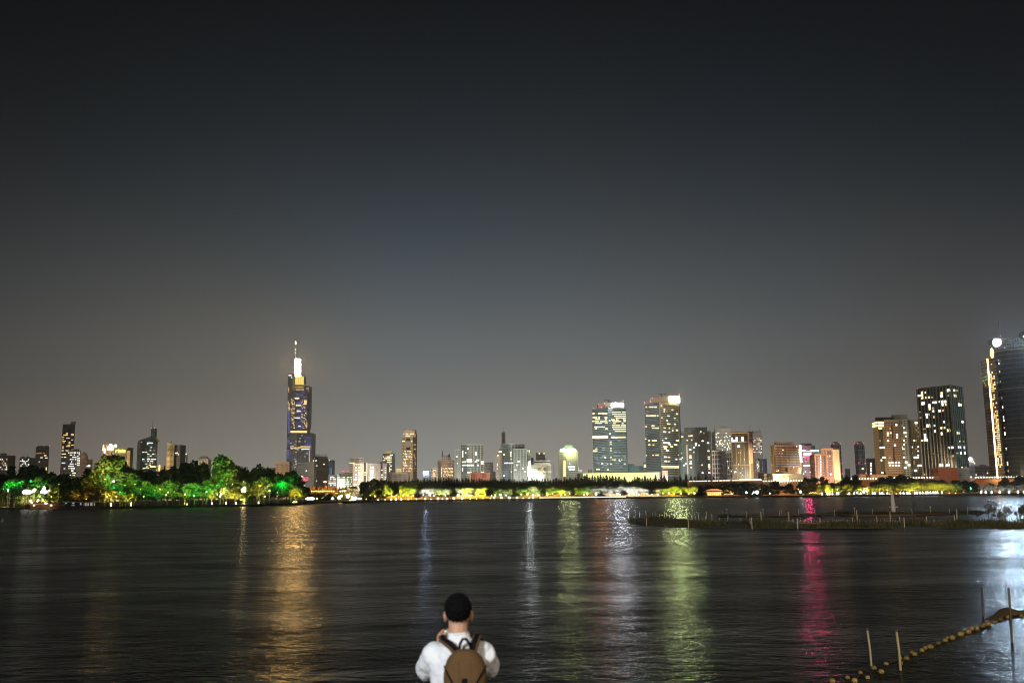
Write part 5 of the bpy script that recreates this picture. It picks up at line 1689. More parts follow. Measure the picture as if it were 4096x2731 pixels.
# --- dark trees of the island, behind
DK_ = [(-25, 1880, 90), (12, 1893, 70), (90, 1866, 80), (130, 1858, 95), (166, 1868, 70), (205, 1886, 80), (246, 1892, 80), (275, 1912, 55), (316, 1905, 60), (388, 1862, 70), (412, 1838, 70), (446, 1812, 105),
       (488, 1822, 80), (520, 1868, 60), (556, 1876, 80), (600, 1878, 90), (650, 1872, 90), (695, 1860, 90), (735, 1848, 80), (776, 1838, 95), (815, 1845, 60), (940, 1856, 66), (982, 1866, 70), (1012, 1868, 45), (1034, 1853, 60),
       (1075, 1868, 75), (1112, 1890, 60), (1146, 1886, 64), (1178, 1880, 46), (1202, 1915, 50), (1222, 1945, 46), (60, 1905, 80), (350, 1918, 70), (620, 1915, 90), (700, 1905, 90), (560, 1915, 80), (830, 1890, 70), (990, 1910, 80), (1060, 1915, 80), (765, 1890, 80),
       (290, 1950, 60), (235, 1935, 70), (130, 1915, 80)]
DK_ += [((a[0] + b_[0]) / 2 + R.uniform(-4, 4), (a[1] + b_[1]) / 2 + R.uniform(6, 22), 78) for a, b_ in zip(sorted(DK_), sorted(DK_)[1:]) if a[0] < 1150]
for i, (u, v, w) in enumerate(DK_):
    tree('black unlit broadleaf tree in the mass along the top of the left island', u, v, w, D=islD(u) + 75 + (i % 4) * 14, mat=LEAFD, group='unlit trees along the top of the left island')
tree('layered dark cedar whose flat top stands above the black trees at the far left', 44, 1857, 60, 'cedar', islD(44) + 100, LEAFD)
tree('ragged dark pine beside the gap where the tower bases show', 348, 1868, 60, 'cedar', islD(348) + 95, LEAFD)

# --- lit trees of the island
ISLT = [('deep green tree lit from below at the far left bank', 22, 1938, 66, 'round'), ('dull green round tree left of the white floodlight clusters', 62, 1912, 80, 'round'), ('small warm-lit shrub tree at the left frame edge', 4, 1985, 40, 'round'),
        ('olive bushy tree between the bank steps and the lit restaurant roofs', 92, 1975, 55, 'round'), ('green-tinged tree above the white floodlight clusters', 150, 1905, 80, 'round'), ('bright yellow-green tree right behind the lit restaurant roofs', 150, 1968, 50, 'round'),
        ('yellow-lit dense tree above the dark boathouse roofs', 210, 1952, 52, 'round'), ('orange-brown tree right of the tallest white floodlight', 212, 1930, 60, 'round'), ('glowing lime bush tree at the left end of the boathouse', 190, 1985, 40, 'round'),
        ('orange-speckled tree over the boathouse centre', 300, 1958, 60, 'round'), ('small yellow tree over the right end of the boathouse', 352, 1962, 44, 'round'),
        ('huge amber-green tree with a white floodlight in its crown', 428, 1822, 110, 'round'), ('broad olive tree leaning left of the huge amber-green tree', 375, 1880, 76, 'round'), ('layered cedar lit gold right of the crown floodlight', 520, 1885, 96, 'cedar'),
        ('second layered cedar with green tint low beside the gold one', 486, 1930, 70, 'cedar'), ('bright emerald small tree under the gold cedar', 490, 1955, 40, 'round'),
        ('yellow willow with white ground lamp right of the boathouse', 440, 1958, 66, 'willow'), ('brown-yellow willow hanging over the right end of the boathouse', 402, 1965, 50, 'willow'), ('neat yellow willow with forked trunk lamp below the gold cedar', 522, 1962, 50, 'willow'),
        ('emerald-lit tree third from the gold cedar', 582, 1922, 70, 'round'), ('gold-centred tree with crooked twin trunks near the lawn', 634, 1935, 64, 'round'), ('green-lit tree behind the crooked twin trunks', 672, 1918, 76, 'round'), ('slim tree lit yellow with a bright lamp at its fork', 742, 1934, 62, 'round'),
        ('emerald tree with a glowing white-green lamp under its crown', 780, 1928, 66, 'round'), ('emerald tree joining the left side of the biggest round tree', 826, 1918, 64, 'round'), ('biggest round tree of the island, green leaves picked out to mid height', 885, 1817, 124, 'round'),
        ('yellow willow leaning left below the biggest round tree', 846, 1953, 44, 'willow'), ('lime-lit tree between two yellow willows under the biggest round tree', 880, 1930, 56, 'round'), ('golden willow with a forked white-lit trunk', 905, 1948, 50, 'willow'), ('golden willow with a straight white-lit trunk right of the forked one', 941, 1948, 46, 'willow'),
        ('gold-topped tree around the white lamp cluster', 975, 1928, 56, 'round'), ('dull dark olive tree right of the white lamp cluster', 992, 1962, 46, 'round'), ('fan-shaped yellow willow standing alone near the right end of the island', 1030, 1938, 56, 'willow'), ('mixed green and yellow tree above the fan-shaped willow', 1052, 1905, 70, 'round'),
        ('tall green-lit tree with an emerald heart near the island tip', 1115, 1898, 84, 'round'), ('rounded dark emerald tree at the right shoulder of the island', 1165, 1880, 78, 'round'), ('low yellow willow at the island tip', 1184, 1945, 50, 'willow'), ('dark bush tree closing the island tip', 1212, 1950, 44, 'round')]
for i, (lab, u, v, w, kd) in enumerate(ISLT):
    back_ = 13 + w * .085 + (0 if v > 1940 else (8 if v > 1900 else 14))
    tree(lab, u, v, w * (1.12 if kd == 'round' else 1), kd, islD(u) + back_, LEAFY if kd == 'willow' else LEAF, low=.2 if kd == 'willow' else .24)

# --- far shore: dark conifers behind, lit round trees in front
u = 1470
i = 0
while u < 2660:
    if u < 1560:
        v = 1917 - (u - 1470) * .05
    elif u < 1700:
        v = 1921 - (u - 1560) * .09
    else:
        v = 1909 + 2.5 * math.sin(u * .013)
    v += R.uniform(-4, 5)
    if u > 2310:
        v += R.uniform(-17, -2)
    if 2500 < u < 2520:
        v += 14
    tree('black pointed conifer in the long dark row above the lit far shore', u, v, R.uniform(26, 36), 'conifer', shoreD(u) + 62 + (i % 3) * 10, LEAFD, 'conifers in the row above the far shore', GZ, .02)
    u += R.uniform(9.5, 13)
    i += 1
u = 1475
while u < 2640:
    tree('black leafy tree filling the dark belt between lit trees and conifers', u, 1927 + R.uniform(-7, 6), 50, 'round', shoreD(u) + 50, LEAFD, 'dark trees in the belt of the far shore', GZ, .05)
    u += 27
for (u, v, w) in [(1452, 1925, 60), (1490, 1912, 55), (1500, 1922, 50), (1530, 1918, 40)]:
    tree('black spreading tree at the left end of the far tree row', u, v, w, 'round', shoreD(u) + 30, LEAFD, 'black trees at the left end of the far row', GZ, .05)
COLR = {'y': (1., .82, .10), 'w': (1., .97, .95), 'g': (.0, 1., .13), 'o': (1., .42, .06), 'm': (.95, 1., .42)}
LG = {k_: emit('lamp_globe_' + k_, c_[:3], c_[3]) for k_, c_ in {'y': (1., .80, .30, 3.2), 'w': (.95, .96, 1., 7), 'g': (.25, 1., .42, 1.6), 'o': (1., .50, .15, 2.2), 'm': (1., 1., .55, 4)}.items()}


def lamp(name, label, group, u, v, D, col, power, rad=.45, zg=1.0, pole=True, head=None, off=1.6, lit=True, top=None):
    "lamp head at photo pixel (u, v) on its post, with a real light just before it"
    p = P(u, v, D)
    p.z = max(p.z, zg + rad + .12)
    root = thing(name, (p.x, D, zg), label, 'lamp', group)
    q = MB()
    if p.z - zg > rad * 2:
        q.tube([(p.x, D, zg - .05), (p.x, D, p.z - rad * .8)], .07, 6)
    else:
        q.tube([(p.x, D, zg - .05), (p.x, D, zg + .15), (p.x, D, zg + .2)], [.25, .22, .1], 8)
    q.build('post', DARKM, root)
    q = MB()
    q.ball(p, rad if not top else (rad, rad, rad * top), nu=8, nv=6)
    q.build('lamp_head', head or LG[col], root)
    if lit:
        s_ = Vector((p.x, D - .4, p.z + rad + .35))
        light(root, 'SPOT', s_, COLR[col], power * (1.2 if name == 'street_lamp' else PW_ * (.62 if zg < GZ and name == 'tree_floodlight' else 1)), .4, s_ + Vector((0, 2.4, 2.2)), 2.1 if name == 'park_lamp' else 2.4)
    return root


PL_ = {k_: emit('promenade_globe_' + k_, c_, 8) for k_, c_ in {'y': (1., .74, .26), 'w': (.95, .96, 1.), 'm': (1., .92, .5)}.items()}
zones = lambda u: 'y' if u < 1655 else 'w' if u < 1745 else None
u = 1503
i = 0
while u < 2790:
    c_ = zones(u) or ('w' if 2370 < u < 2640 else 'y' if u > 2640 else R.choice(['m', 'w', 'y', 'm', 'y']))
    vt = (1944 if u < 1655 else 1950 if u < 2330 else 1943 if 2370 < u < 2640 else 1948) + R.uniform(-9, 10)
    lab_ = {'y': ('yellow-lit round tree on the far shore promenade', 'yellow-lit trees on the far shore'), 'w': ('white-lit silvery tree on the far shore promenade', 'white-lit trees on the far shore'),
            'm': ('lime-lit round tree on the far shore promenade', 'lime-lit trees on the far shore')}[c_]
    D_ = shoreD(u) + 14 + R.uniform(0, 10)
    tree(lab_[0], u, vt, R.uniform(24, 38), 'willow' if R.random() < .25 else 'round', D_, LEAFS if c_ == 'w' else LEAF, lab_[1], GZ, .26)
    ul = u + R.uniform(-7, 7)
    lamp('park_lamp', {'y': 'warm globe lamp among trunks of yellow-lit far trees', 'w': 'white globe lamp among trunks of silvery far trees', 'm': 'pale globe lamp among trunks of lime-lit far trees'}[c_],
         {'y': 'warm globe lamps of the far promenade', 'w': 'white globe lamps of the far promenade', 'm': 'pale globe lamps of the far promenade'}[c_], ul, R.uniform(1975, 1981) - (u - 2048) * .006, D_ - 7, c_, R.choice([1200, 2200, 3400, 5200]) * (2.0 if c_ == 'y' else 1.3),
         R.choice([.3, .45, .7, .5]) * (1.2 if c_ == 'w' else 1), GZ, off=2.2, head=PL_[c_])
    i += 1
    u += R.uniform(17, 27)

u = 1515
while u < 2790:  # dark trees added to break the lit row with gaps
    tree('dark tree added to make a gap between its lit neighbours on the far promenade', u, R.uniform(1944, 1962), R.uniform(18, 34), R.choice(['round', 'round', 'conifer', 'willow']), shoreD(u) + 5, LEAFD, 'dark trees added among the lit row', GZ, .22)
    u += R.uniform(60, 150)
# wall and unseen strip lights added for the orange glow; small lamps along the waterline
gw = thing('glow_wall', (Xat(2100, 870, GZ), 870, GZ), 'long low wall added to carry the orange glow behind the trunks of the lit far trees', 'wall')
for (ua, ub) in [(1500, 1750), (1750, 2130), (2130, 2450), (2450, 2790)]:
    q = MB()
    D_ = shoreD((ua + ub) / 2) + 34
    x0, x1 = Xat(ua, D_, 3), Xat(ub, D_, 3)
    q.box(x0, x1, D_, D_ + .6, GZ - .2, GZ + 3.6)
    q.build('wall_panel', plain('ochre_plaster', (.40, .24, .09), .85, scale=.55, var=.9), gw)
    light(gw, 'AREA', ((x0 + x1) / 2, D_ - 4, GZ + .5), (1, .52, .13), 330, target=((x0 + x1) / 2, D_, GZ + 2.2), size=(x1 - x0, .3))
u = 1512
while u < 2160:
    lamp('shore_lamp', 'small white lamp at the waterline of the far shore', 'small white lamps at the far waterline', u, 1992 - (u - 2048) * .012 + 6, shoreD(u) + 1.2, 'm', 0, R.choice([.25, .45, .6]), GZ, lit=False, head=emit('shore_lamp_glow', (1., .95, .72), 16))
    u += R.uniform(16, 34)
qs = thing('lit_path_strip', (Xat(2330, 829, GZ), 829, GZ), 'long continuous white glowing strip standing in for the lit path on the far shore', 'light strip')  # brightness of the promenade path put in as glowing boxes
q = MB()
q.box(Xat(2150, 828, GZ), Xat(2512, 828, GZ), 828, 829, GZ - .05, GZ + .75)
q.build('strip_backing', DARKM, qs)
for i in range(12):
    q = MB()
    a = 2157 + i * 29
    q.box(Xat(a, 828, GZ), Xat(a + 28.6, 828, GZ), 827.7, 828, GZ + .05, GZ + .7)
    q.build('glow_strip', emit('lit_path_glow', (1., .93, .60), 1.7 if i > 2 else 1.1), qs)

# rust larches and dark round trees towards the right
for (u, v, w) in [(2722, 1893, 22), (2745, 1888, 30), (2765, 1895, 24), (2795, 1880, 30), (2825, 1895, 26), (2855, 1902, 26), (2700, 1902, 28), (2780, 1900, 26)]:
    tree('rust-coloured larch lit from below in front of the dark brown office block', u, v, w, 'conifer', shoreD(u) + 70, LEAFO, 'rust larches before the dark brown block', GZ, .02)
for u in range(2650, 2925, 12):
    tree('black tree in the dark belt left of the glowing pavilion', u, 1914 + R.uniform(-3, 8), 34, 'conifer', shoreD(u) + 60 + (u % 3) * 6, LEAFD, 'black trees around the glowing pavilion', GZ, .02)
for (u, v, w) in [(2660, 1930, 50), (2700, 1935, 60), (2740, 1938, 50), (2800, 1940, 50), (2835, 1938, 50), (2905, 1930, 50), (2935, 1926, 56), (2975, 1925, 60), (3015, 1930, 50), (3045, 1935, 44), (3070, 1938, 36), (2880, 1936, 40), (2955, 1932, 50),
                  (3103, 1921, 62), (3160, 1932, 50), (3196, 1938, 36), (3225, 1906, 56), (3252, 1908, 46), (3290, 1905, 56), (3330, 1928, 50), (3358, 1925, 50), (3385, 1899, 50), (3424, 1896, 40), (3412, 1920, 60), (3450, 1940, 50), (3530, 1905, 60), (3560, 1900, 60),
                  (3600, 1896, 56), (3635, 1903, 60), (3680, 1912, 60), (3720, 1916, 60), (3770, 1916, 60), (3820, 1918, 60), (3860, 1920, 70), (3890, 1925, 60), (3500, 1925, 50), (4020, 1905, 50), (4080, 1900, 60), (3960, 1930, 40), (4040, 1925, 50)]:
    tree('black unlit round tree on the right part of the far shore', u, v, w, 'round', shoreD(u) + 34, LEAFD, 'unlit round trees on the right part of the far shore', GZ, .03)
# yellow-green willows on the right shore
YW = [(3285, 1938, 40), (3320, 1948, 36), (3350, 1940, 34), (3395, 1935, 46), (3432, 1938, 50), (3470, 1944, 40), (3498, 1945, 36), (3535, 1936, 46), (3556, 1940, 40), (3612, 1932, 44), (3642, 1926, 44), (3672, 1922, 46), (3704, 1924, 46), (3736, 1926, 46), (3768, 1928, 44), (3795, 1932, 44), (3826, 1934, 40), (3312, 1938, 30), (3590, 1942, 34)]
for i, (u, v, w) in enumerate(YW):
    tree('yellow-green lit willow on the right shore above small white lamps', u, v, w, 'willow' if i % 2 else 'round', shoreD(u) + 12, LEAFY, 'yellow-green lit trees on the right shore', GZ, .2)
    lamp('tree_floodlight', 'small floodlight hidden at the foot of a yellow-green willow', 'floodlights under the right shore willows', u + R.uniform(-5, 5), 1975, shoreD(u) + 5, 'y', [900, 2200, 3600][i % 3], .3, GZ, off=1.5)
WT = [(3928, 1944, 36), (3946, 1936, 30), (3970, 1940, 30), (4002, 1940, 34), (4040, 1938, 40), (4075, 1940, 36), (4100, 1936, 36)]
for i, (u, v, w) in enumerate(WT):
    tree('white-lit silvery tree near the right edge of the shore', u, v, w, 'round', shoreD(u) + 12, LEAFS, 'white-lit trees near the right edge', GZ, .2)
    lamp('tree_floodlight', 'white floodlight under a silvery tree at the right edge', 'floodlights under the silvery trees', u - 3, 1972, shoreD(u) + 5, 'w', 1300, .5, GZ, off=1.5, top=1.8)
lamp('tree_floodlight', 'tiny green floodlight alone in the dark at the right shore', None, 3883, 1953, shoreD(3883) + 6, 'g', 900, .5, GZ, off=1.5, top=2)
CONEL = emit('white_cone_lamp', (.95, .93, 1.), 5)
for u in (3288, 3310, 3318, 3330, 3347, 3354, 3397, 3417, 3443, 3491, 3500, 3519, 3529, 3550, 3602, 3614, 3629, 3637, 3660, 3669, 3681, 3691, 3705, 3712, 3722, 3733, 3742, 3750, 3768):
    D_ = shoreD(u) + 1.5
    x = Xat(u, D_, GZ)
    root = thing('bollard_light', (x, D_, GZ), 'small white cone-shaped light standing at the edge of the right shore', 'lamp', 'cone lights along the right shore')
    q = MB()
    q.tube([(x, D_, GZ - .05), (x, D_, GZ + .25)], .3, 8)
    q.build('base', DARKM, root)
    q = MB()
    q.tube([(x, D_, GZ + .25), (x, D_, GZ + .7), (x, D_, GZ + 1.2), (x, D_, GZ + 2.0)], [.35, .55, .42, .06], 8)
    q.build('light_cone', CONEL, root)

# the old city wall, floodlit orange, with a string of lamps on its top
cw = thing('city_wall', (Xat(3500, 805, GZ), 805, GZ), 'old brick city wall floodlit orange behind the shore trees on the right', 'wall')
WM = facade((.36, .17, .07), (.20, .10, .05), 1.2, .5, .9, .75, wrough=.9)
segs = [(2760, 3050, 1929), (3050, 3215, 1927), (3380, 3530, 1919), (3530, 3900, 1914), (3900, 4180, 1912)]
for (ua, ub, vt) in segs:
    D_ = shoreD((ua + ub) / 2) + 78
    zt_ = Zat((ua + ub) / 2, vt, D_)
    x0, x1 = Xat(ua, D_, zt_), Xat(ub, D_, zt_)
    q = MB()
    q.box(x0, x1, D_, D_ + 6, GZ - .5, zt_ - 1)
    q.build('wall_section', WM, cw)
    q = MB()
    x = x0
    while x < x1 - 1:
        q.box(x, x + 1.3, D_, D_ + .6, zt_ - .998, zt_)
        x += 2.1
    q.build('battlements', WM, cw)
    if ua > 3000:
        light(cw, 'AREA', ((x0 + x1) / 2, D_ - 7, GZ + 1), (1, .46, .09), 2600 * (x1 - x0) / 50, target=((x0 + x1) / 2, D_, zt_ - 2), size=(x1 - x0, .4))
    n_ = int((ub - ua) / 11)
    for i in range(n_):
        uu = ua + 5 + i * 11 + R.uniform(-.6, .6)
        if 3215 < uu < 3385:
            continue
        if ua == 2760:
            continue
        xx = Xat(uu, D_ - .5, zt_)
        q = MB()
        root = thing('wall_lamp', (xx, D_ - .1, zt_), 'small pale lamp in the string on top of the old city wall', 'lamp', 'lamps strung along the top of the city wall')
        q.tube([(xx, D_ + .3, zt_ - .02), (xx, D_ + .3, zt_ + .5)], .06, 6)
        q.build('post', DARKM, root)
        q = MB()
        q.ball((xx, D_ + .3, zt_ + .95), .5, nu=8, nv=6)
        q.build('lamp_head', emit('wall_lamp_glow', (1., .86, .68), 4), root)
rl = thing('road_light_streak', (Xat(2900, 860, 12), 860, GZ), 'bright broken streak of car trails and road lights, put in as glowing tubes, left of the brown block', 'light strip')  # glowing tubes and backing wall stand in for car trails and road lights
for (a, b_) in [(2757, 2768), (2772, 2779), (2783, 2790), (2794, 2803), (2806, 2813), (2816, 2828), (2832, 2841), (2850, 2862), (2865, 2873), (2877, 2890), (2893, 2902), (2905, 2920), (2927, 2955), (2957, 3045)]:
    D_ = 855
    z_ = Zat((a + b_) / 2, 1923.5 - (a - 2760) * .016, D_)
    q = MB()
    q.box(Xat(a, D_, z_), Xat(b_, D_, z_), D_ - .5, D_, z_ - .25, z_ + (.3 if a < 2950 else .9))
    q.build('glow_strip', emit('road_streak_glow', (1., .82, .55), 3.2), rl)
q = MB()
z_ = Zat(2900, 1924, 856)
q.box(Xat(2750, 856, z_), Xat(3050, 856, z_), 856, 860, GZ - .2, z_ + .3)
q.build('parapet_wall', plain('dark_brick', (.09, .05, .035), .9), rl)

# glowing pavilion
pv = thing('pavilion', (Xat(2862, 822, GZ), 822, GZ), 'small traditional pavilion with glowing orange hipped roof by the water', 'pavilion')
D_ = 822
zR, zE, zB = Zat(2862, 1956, D_), Zat(2862, 1968, D_), Zat(2862, 1981, D_)
PR = plain('glazed_orange_roof', (.60, .17, .015), .5)


def roofhip(D0, ua, ub, uc, ud, z0, z1, dep, name, par, mat, th=.3):
    a, b_, c_, d_ = (Xat(q_, D0, z0) for q_ in (ua, ub, uc, ud))
    q = MB()
    f0 = [(a, D0), (b_, D0), (b_, D0 + dep), (a, D0 + dep)]
    t0 = [(c_, D0 + dep * .38), (d_, D0 + dep * .38), (d_, D0 + dep * .62), (c_, D0 + dep * .62)]
    q.prism(f0, z0, z0 + th)
    q.prism(f0, z0 + th, z1, top=t0)
    return q.build(name, mat, par)


roofhip(D_ - 3, 2823, 2893, 2830, 2888, zE, zE + 1.4, 14, 'lower_roof', pv, PR)
roofhip(D_, 2829, 2888, 2840, 2880, zE + 1.5, zR, 9, 'upper_roof', pv, PR)
RG = emit('eave_light', (1., .33, .03), 1.1)
for (u0, u1, zz) in [(2829, 2888, zE + 1.55), (2824, 2892, zE + .2), (2841, 2879, zR - .1)]:
    q = MB()
    q.box(Xat(u0, D_ - 3.2, zz), Xat(u1, D_ - 3.2, zz), D_ - 3.4 + (3 if zz > zE + 1 else 0), D_ - 3.1 + (3 if zz > zE + 1 else 0), zz - .15, zz + .25)
    q.build('eave_light', RG, pv)
for i in range(8):
    uu = 2829 + i * 8
    q = MB()
    x = Xat(uu, D_ - 1.5, 3)
    q.tube([(x, D_ - 1.5, GZ), (x, D_ - 1.5, zE)], .22, 8)
    q.build('column', plain('red_column', (.3, .06, .03), .5), pv)
q = MB()
q.box(Xat(2829, D_ + 2, 3), Xat(2886, D_ + 2, 3), D_ + 2, D_ + 8, GZ, zE)
q.build('hall_wall', plain('pavilion_wall', (.6, .4, .2), .8), pv)
light(pv, 'AREA', (Xat(2858, D_, 3), D_ - 1.0, GZ + .3), (1, .62, .28), 1500, target=(Xat(2858, D_, 3), D_ + 2, GZ + 2), size=(13, .3))
light(pv, 'SPOT', (Xat(2858, D_, 3), D_ - 12, GZ + 2), (1, .42, .06), 1300, .5, (Xat(2858, D_, 3), D_, zE + 1.5), 1.6)
q = MB()
q.box(Xat(2815, D_ - 5, 1), Xat(2960, D_ - 5, 1), D_ - 5, D_ - 4.6, GZ, GZ + .7)
q.build('terrace_rail', plain('terrace_rail', (.3, .13, .05), .8), pv)
for i in range(9):
    lamp('garden_lamp', 'small orange lamp on the terrace right of the glowing pavilion', 'orange terrace lamps beside the pavilion', 2898 + i * 4.3, 1977 - (i % 3) * 1.5, D_ - 2, 'o', 300, .3, GZ, off=.8)

# assorted lamps of the dark stretch between pavilion and right shore
for (u, v, c_, pw, rad, lab) in [(2926, 1974, 'w', 3500, .55, 'first cool white lamp right of the pavilion terrace'), (2985, 1969, 'w', 3500, .85, 'flat oval white lamp above the moored boats'), (3015, 1968, 'w', 2600, .6, 'round white lamp left of the most dazzling shore lamp'),
                                 (3028, 1968, 'w', 9000, 1.35, 'most dazzling white lamp of the dark bay right of the pavilion'), (3040, 1955, 'o', 5000, .3, 'orange lamp inside the tree beside the dazzling white lamp'), (3079, 1972, 'w', 1800, .5, 'single white lamp on the dark lawn between the bays'),
                                 (3009, 1974, 'w', 500, .3, 'tiny white lamp low beside the boats'), (3202, 1966, 'w', 6000, .95, 'bright white lamp on the point left of the long orange lantern row'), (3193, 1955, 'o', 7000, .4, 'orange lamp lighting branches above the bright point lamp'),
                                 (3350, 1957, 'w', 300, .3, 'faint lamp between the first willow groups on the right'), (3474, 1912, 'y', 300, .5, 'lamp high on the wall tower'),
                                 (3455, 1967, 'w', 2200, .8, 'slanting white lamp below the middle willows'), (3467, 1962, 'w', 2200, .8, 'triangular white lamp group on the shore lawn'), (3428, 1970, 'w', 1200, .6, 'white lamp at the trunk of the second willow pair')]:
    lamp('street_lamp', lab, None, u, v, shoreD(u) + 8, c_, pw, rad, GZ, off=2)
for i in range(16):
    lamp('lantern', 'orange lantern in the low row on the point beneath the dark trees', 'orange lanterns on the point', 3238 + i * 3.4, 1969 + R.uniform(-1.5, 2.5), shoreD(3250) + 22, 'o', 120, .32, GZ, off=.8)
# moored boats
for i, (u, w_) in enumerate([(2942, 9), (2953, 8), (2966, 10), (2979, 9), (2992, 8)]):
    D_ = shoreD(u) - 3
    c0_ = Vector((Xat(u, D_, .5), D_, 0))
    L_ = w_ * D_ / F / 2
    t = thing('rowing_boat', c0_, 'small yellow-trimmed pleasure boat moored in the row right of the pavilion', 'boat', 'pleasure boats moored right of the pavilion')
    q = MB()
    q.prism([(c0_.x - L_ * .85, D_ - .7), (c0_.x + L_ * .85, D_ - .7), (c0_.x + L_ * .85, D_ + .7), (c0_.x - L_ * .85, D_ + .7)], -.1, .55, top=[(c0_.x - L_, D_ - .9), (c0_.x + L_ * 1.1, D_ - .6), (c0_.x + L_ * 1.1, D_ + .6), (c0_.x - L_, D_ + .9)])
    q.build('hull', plain('boat_hull', (.22, .12, .04), .5), t)
    q = MB()
    q.box(c0_.x - L_ * .6, c0_.x + L_ * .6, D_ - .6, D_ + .6, 1.4, 1.5)
    for sx_ in (-.55, .5):
        q.box(c0_.x + L_ * sx_, c0_.x + L_ * (sx_ + .06), D_ - .5, D_ + .5, .5, 1.4)
    q.build('canopy', plain('boat_canopy', (.25, .25, .22), .7), t)

# ------------------------------------------------------------------ lights and buildings of the island
IL = [(14, 1955, 'g', 2600, .3), (58, 1940, 'g', 3000, .3), (112, 1938, 'g', 2400, .3), (92, 1992, 'y', 1800, .3), (160, 1985, 'm', 3000, .4), (205, 1985, 'y', 2600, .4), (300, 1985, 'o', 1800, .3), (480, 1968, 'g', 4200, .35), (575, 1985, 'g', 4500, .75), (563, 1955, 'g', 3500, .3), (672, 1968, 'g', 3600, .35), (698, 1965, 'g', 2500, .3), (776, 1982, 'g', 7500, .95), (826, 1966, 'g', 4500, .95), (868, 1940, 'g', 2600, .3), (884, 1975, 'm', 1700, .8), (906, 1935, 'g', 700, .25),
      (1000 - 25, 1955, 'm', 3000, .9), (1110, 1969, 'g', 5200, .5), (1130, 1950, 'g', 5200, .3), (1078, 1962, 'm', 4200, .8), (236, 1935, 'g', 1600, .35), (85, 1945, 'g', 1800, .3), (150, 1945, 'g', 1500, .35), (40, 1960, 'g', 1200, .25), (1165, 1935, 'g', 2600, .25), (620, 1960, 'g', 2600, .3),
      (640, 1955, 'y', 4200, .45), (665, 1979, 'y', 2400, .75), (740, 1976, 'm', 5200, .8), (455, 1925, 'w', 3800, 1.5), (456, 1950, 'g', 2200, .4), (412, 1864, 'o', 1800, .35), (413, 1890, 'o', 1600, .35), (420, 1915, 'y', 2600, .3), (380, 1930, 'y', 2800, .3), (500, 1940, 'y', 2500, .3), (540, 1935, 'y', 3500, .3), (465, 1985, 'o', 1500, .55),
      (427, 1985, 'y', 2200, .55), (1060, 1985, 'm', 1600, .6), (880, 1985, 'm', 3000, .75), (345, 1995, 'o', 900, .5), (1108, 1985, 'w', 60, .25), (895, 1955, 'y', 3000, .35), (1040, 1945, 'y', 2600, .3), (930, 1935, 'y', 1500, .3), (975, 1925, 'y', 2600, .3)]
for i, (u, v, c_, pw, rad) in enumerate(IL):
    nm = {'g': ('green', 'green floodlights among the island trees'), 'y': ('yellow', 'yellow floodlights among the island trees'), 'o': ('orange', 'orange floodlights among the island trees'), 'm': ('pale lime', 'pale lime floodlights among the island trees'), 'w': ('white', 'white floodlights among the island trees')}[c_]
    lamp('tree_floodlight', nm[0] + ' floodlight shining up among the left island trees', nm[1], u, v, islD(u) + (11 if v > 1950 else 20), c_, pw * 1.0, min(.48, rad * .5), 1.0, off=3)
for (u, hh) in [(442, 1.8), (522, 1.8), (846, 1.2), (902, 1.2), (942, 1.2), (1032, 1.2), (746, .8), (1178, .8), (1186, .8), (1173, .8)]:
    D_ = islD(u) + 14
    x = Xat(u + (2 if u < 1100 else 0), D_, 1)
    root = thing('ground_spotlight', (x, D_, 1.0), 'white ground spotlight blazing at the foot of an island willow', 'lamp', 'ground spotlights at the feet of the island willows')
    q = MB()
    q.tube([(x, D_, .95), (x, D_, 1.2)], .35, 8)
    q.build('housing', DARKM, root)
    q = MB()
    q.tube([(x, D_, 1.2), (x, D_, 1.6), (x, D_, 1.2 + hh)], [.32, .38, .1], 8)
    q.build('lens', LG['m'], root)
    light(root, 'SPOT', (x, D_ - 3.5, 1.8), COLR['y'], 14000, .4, (x, D_, 6), 1.9)
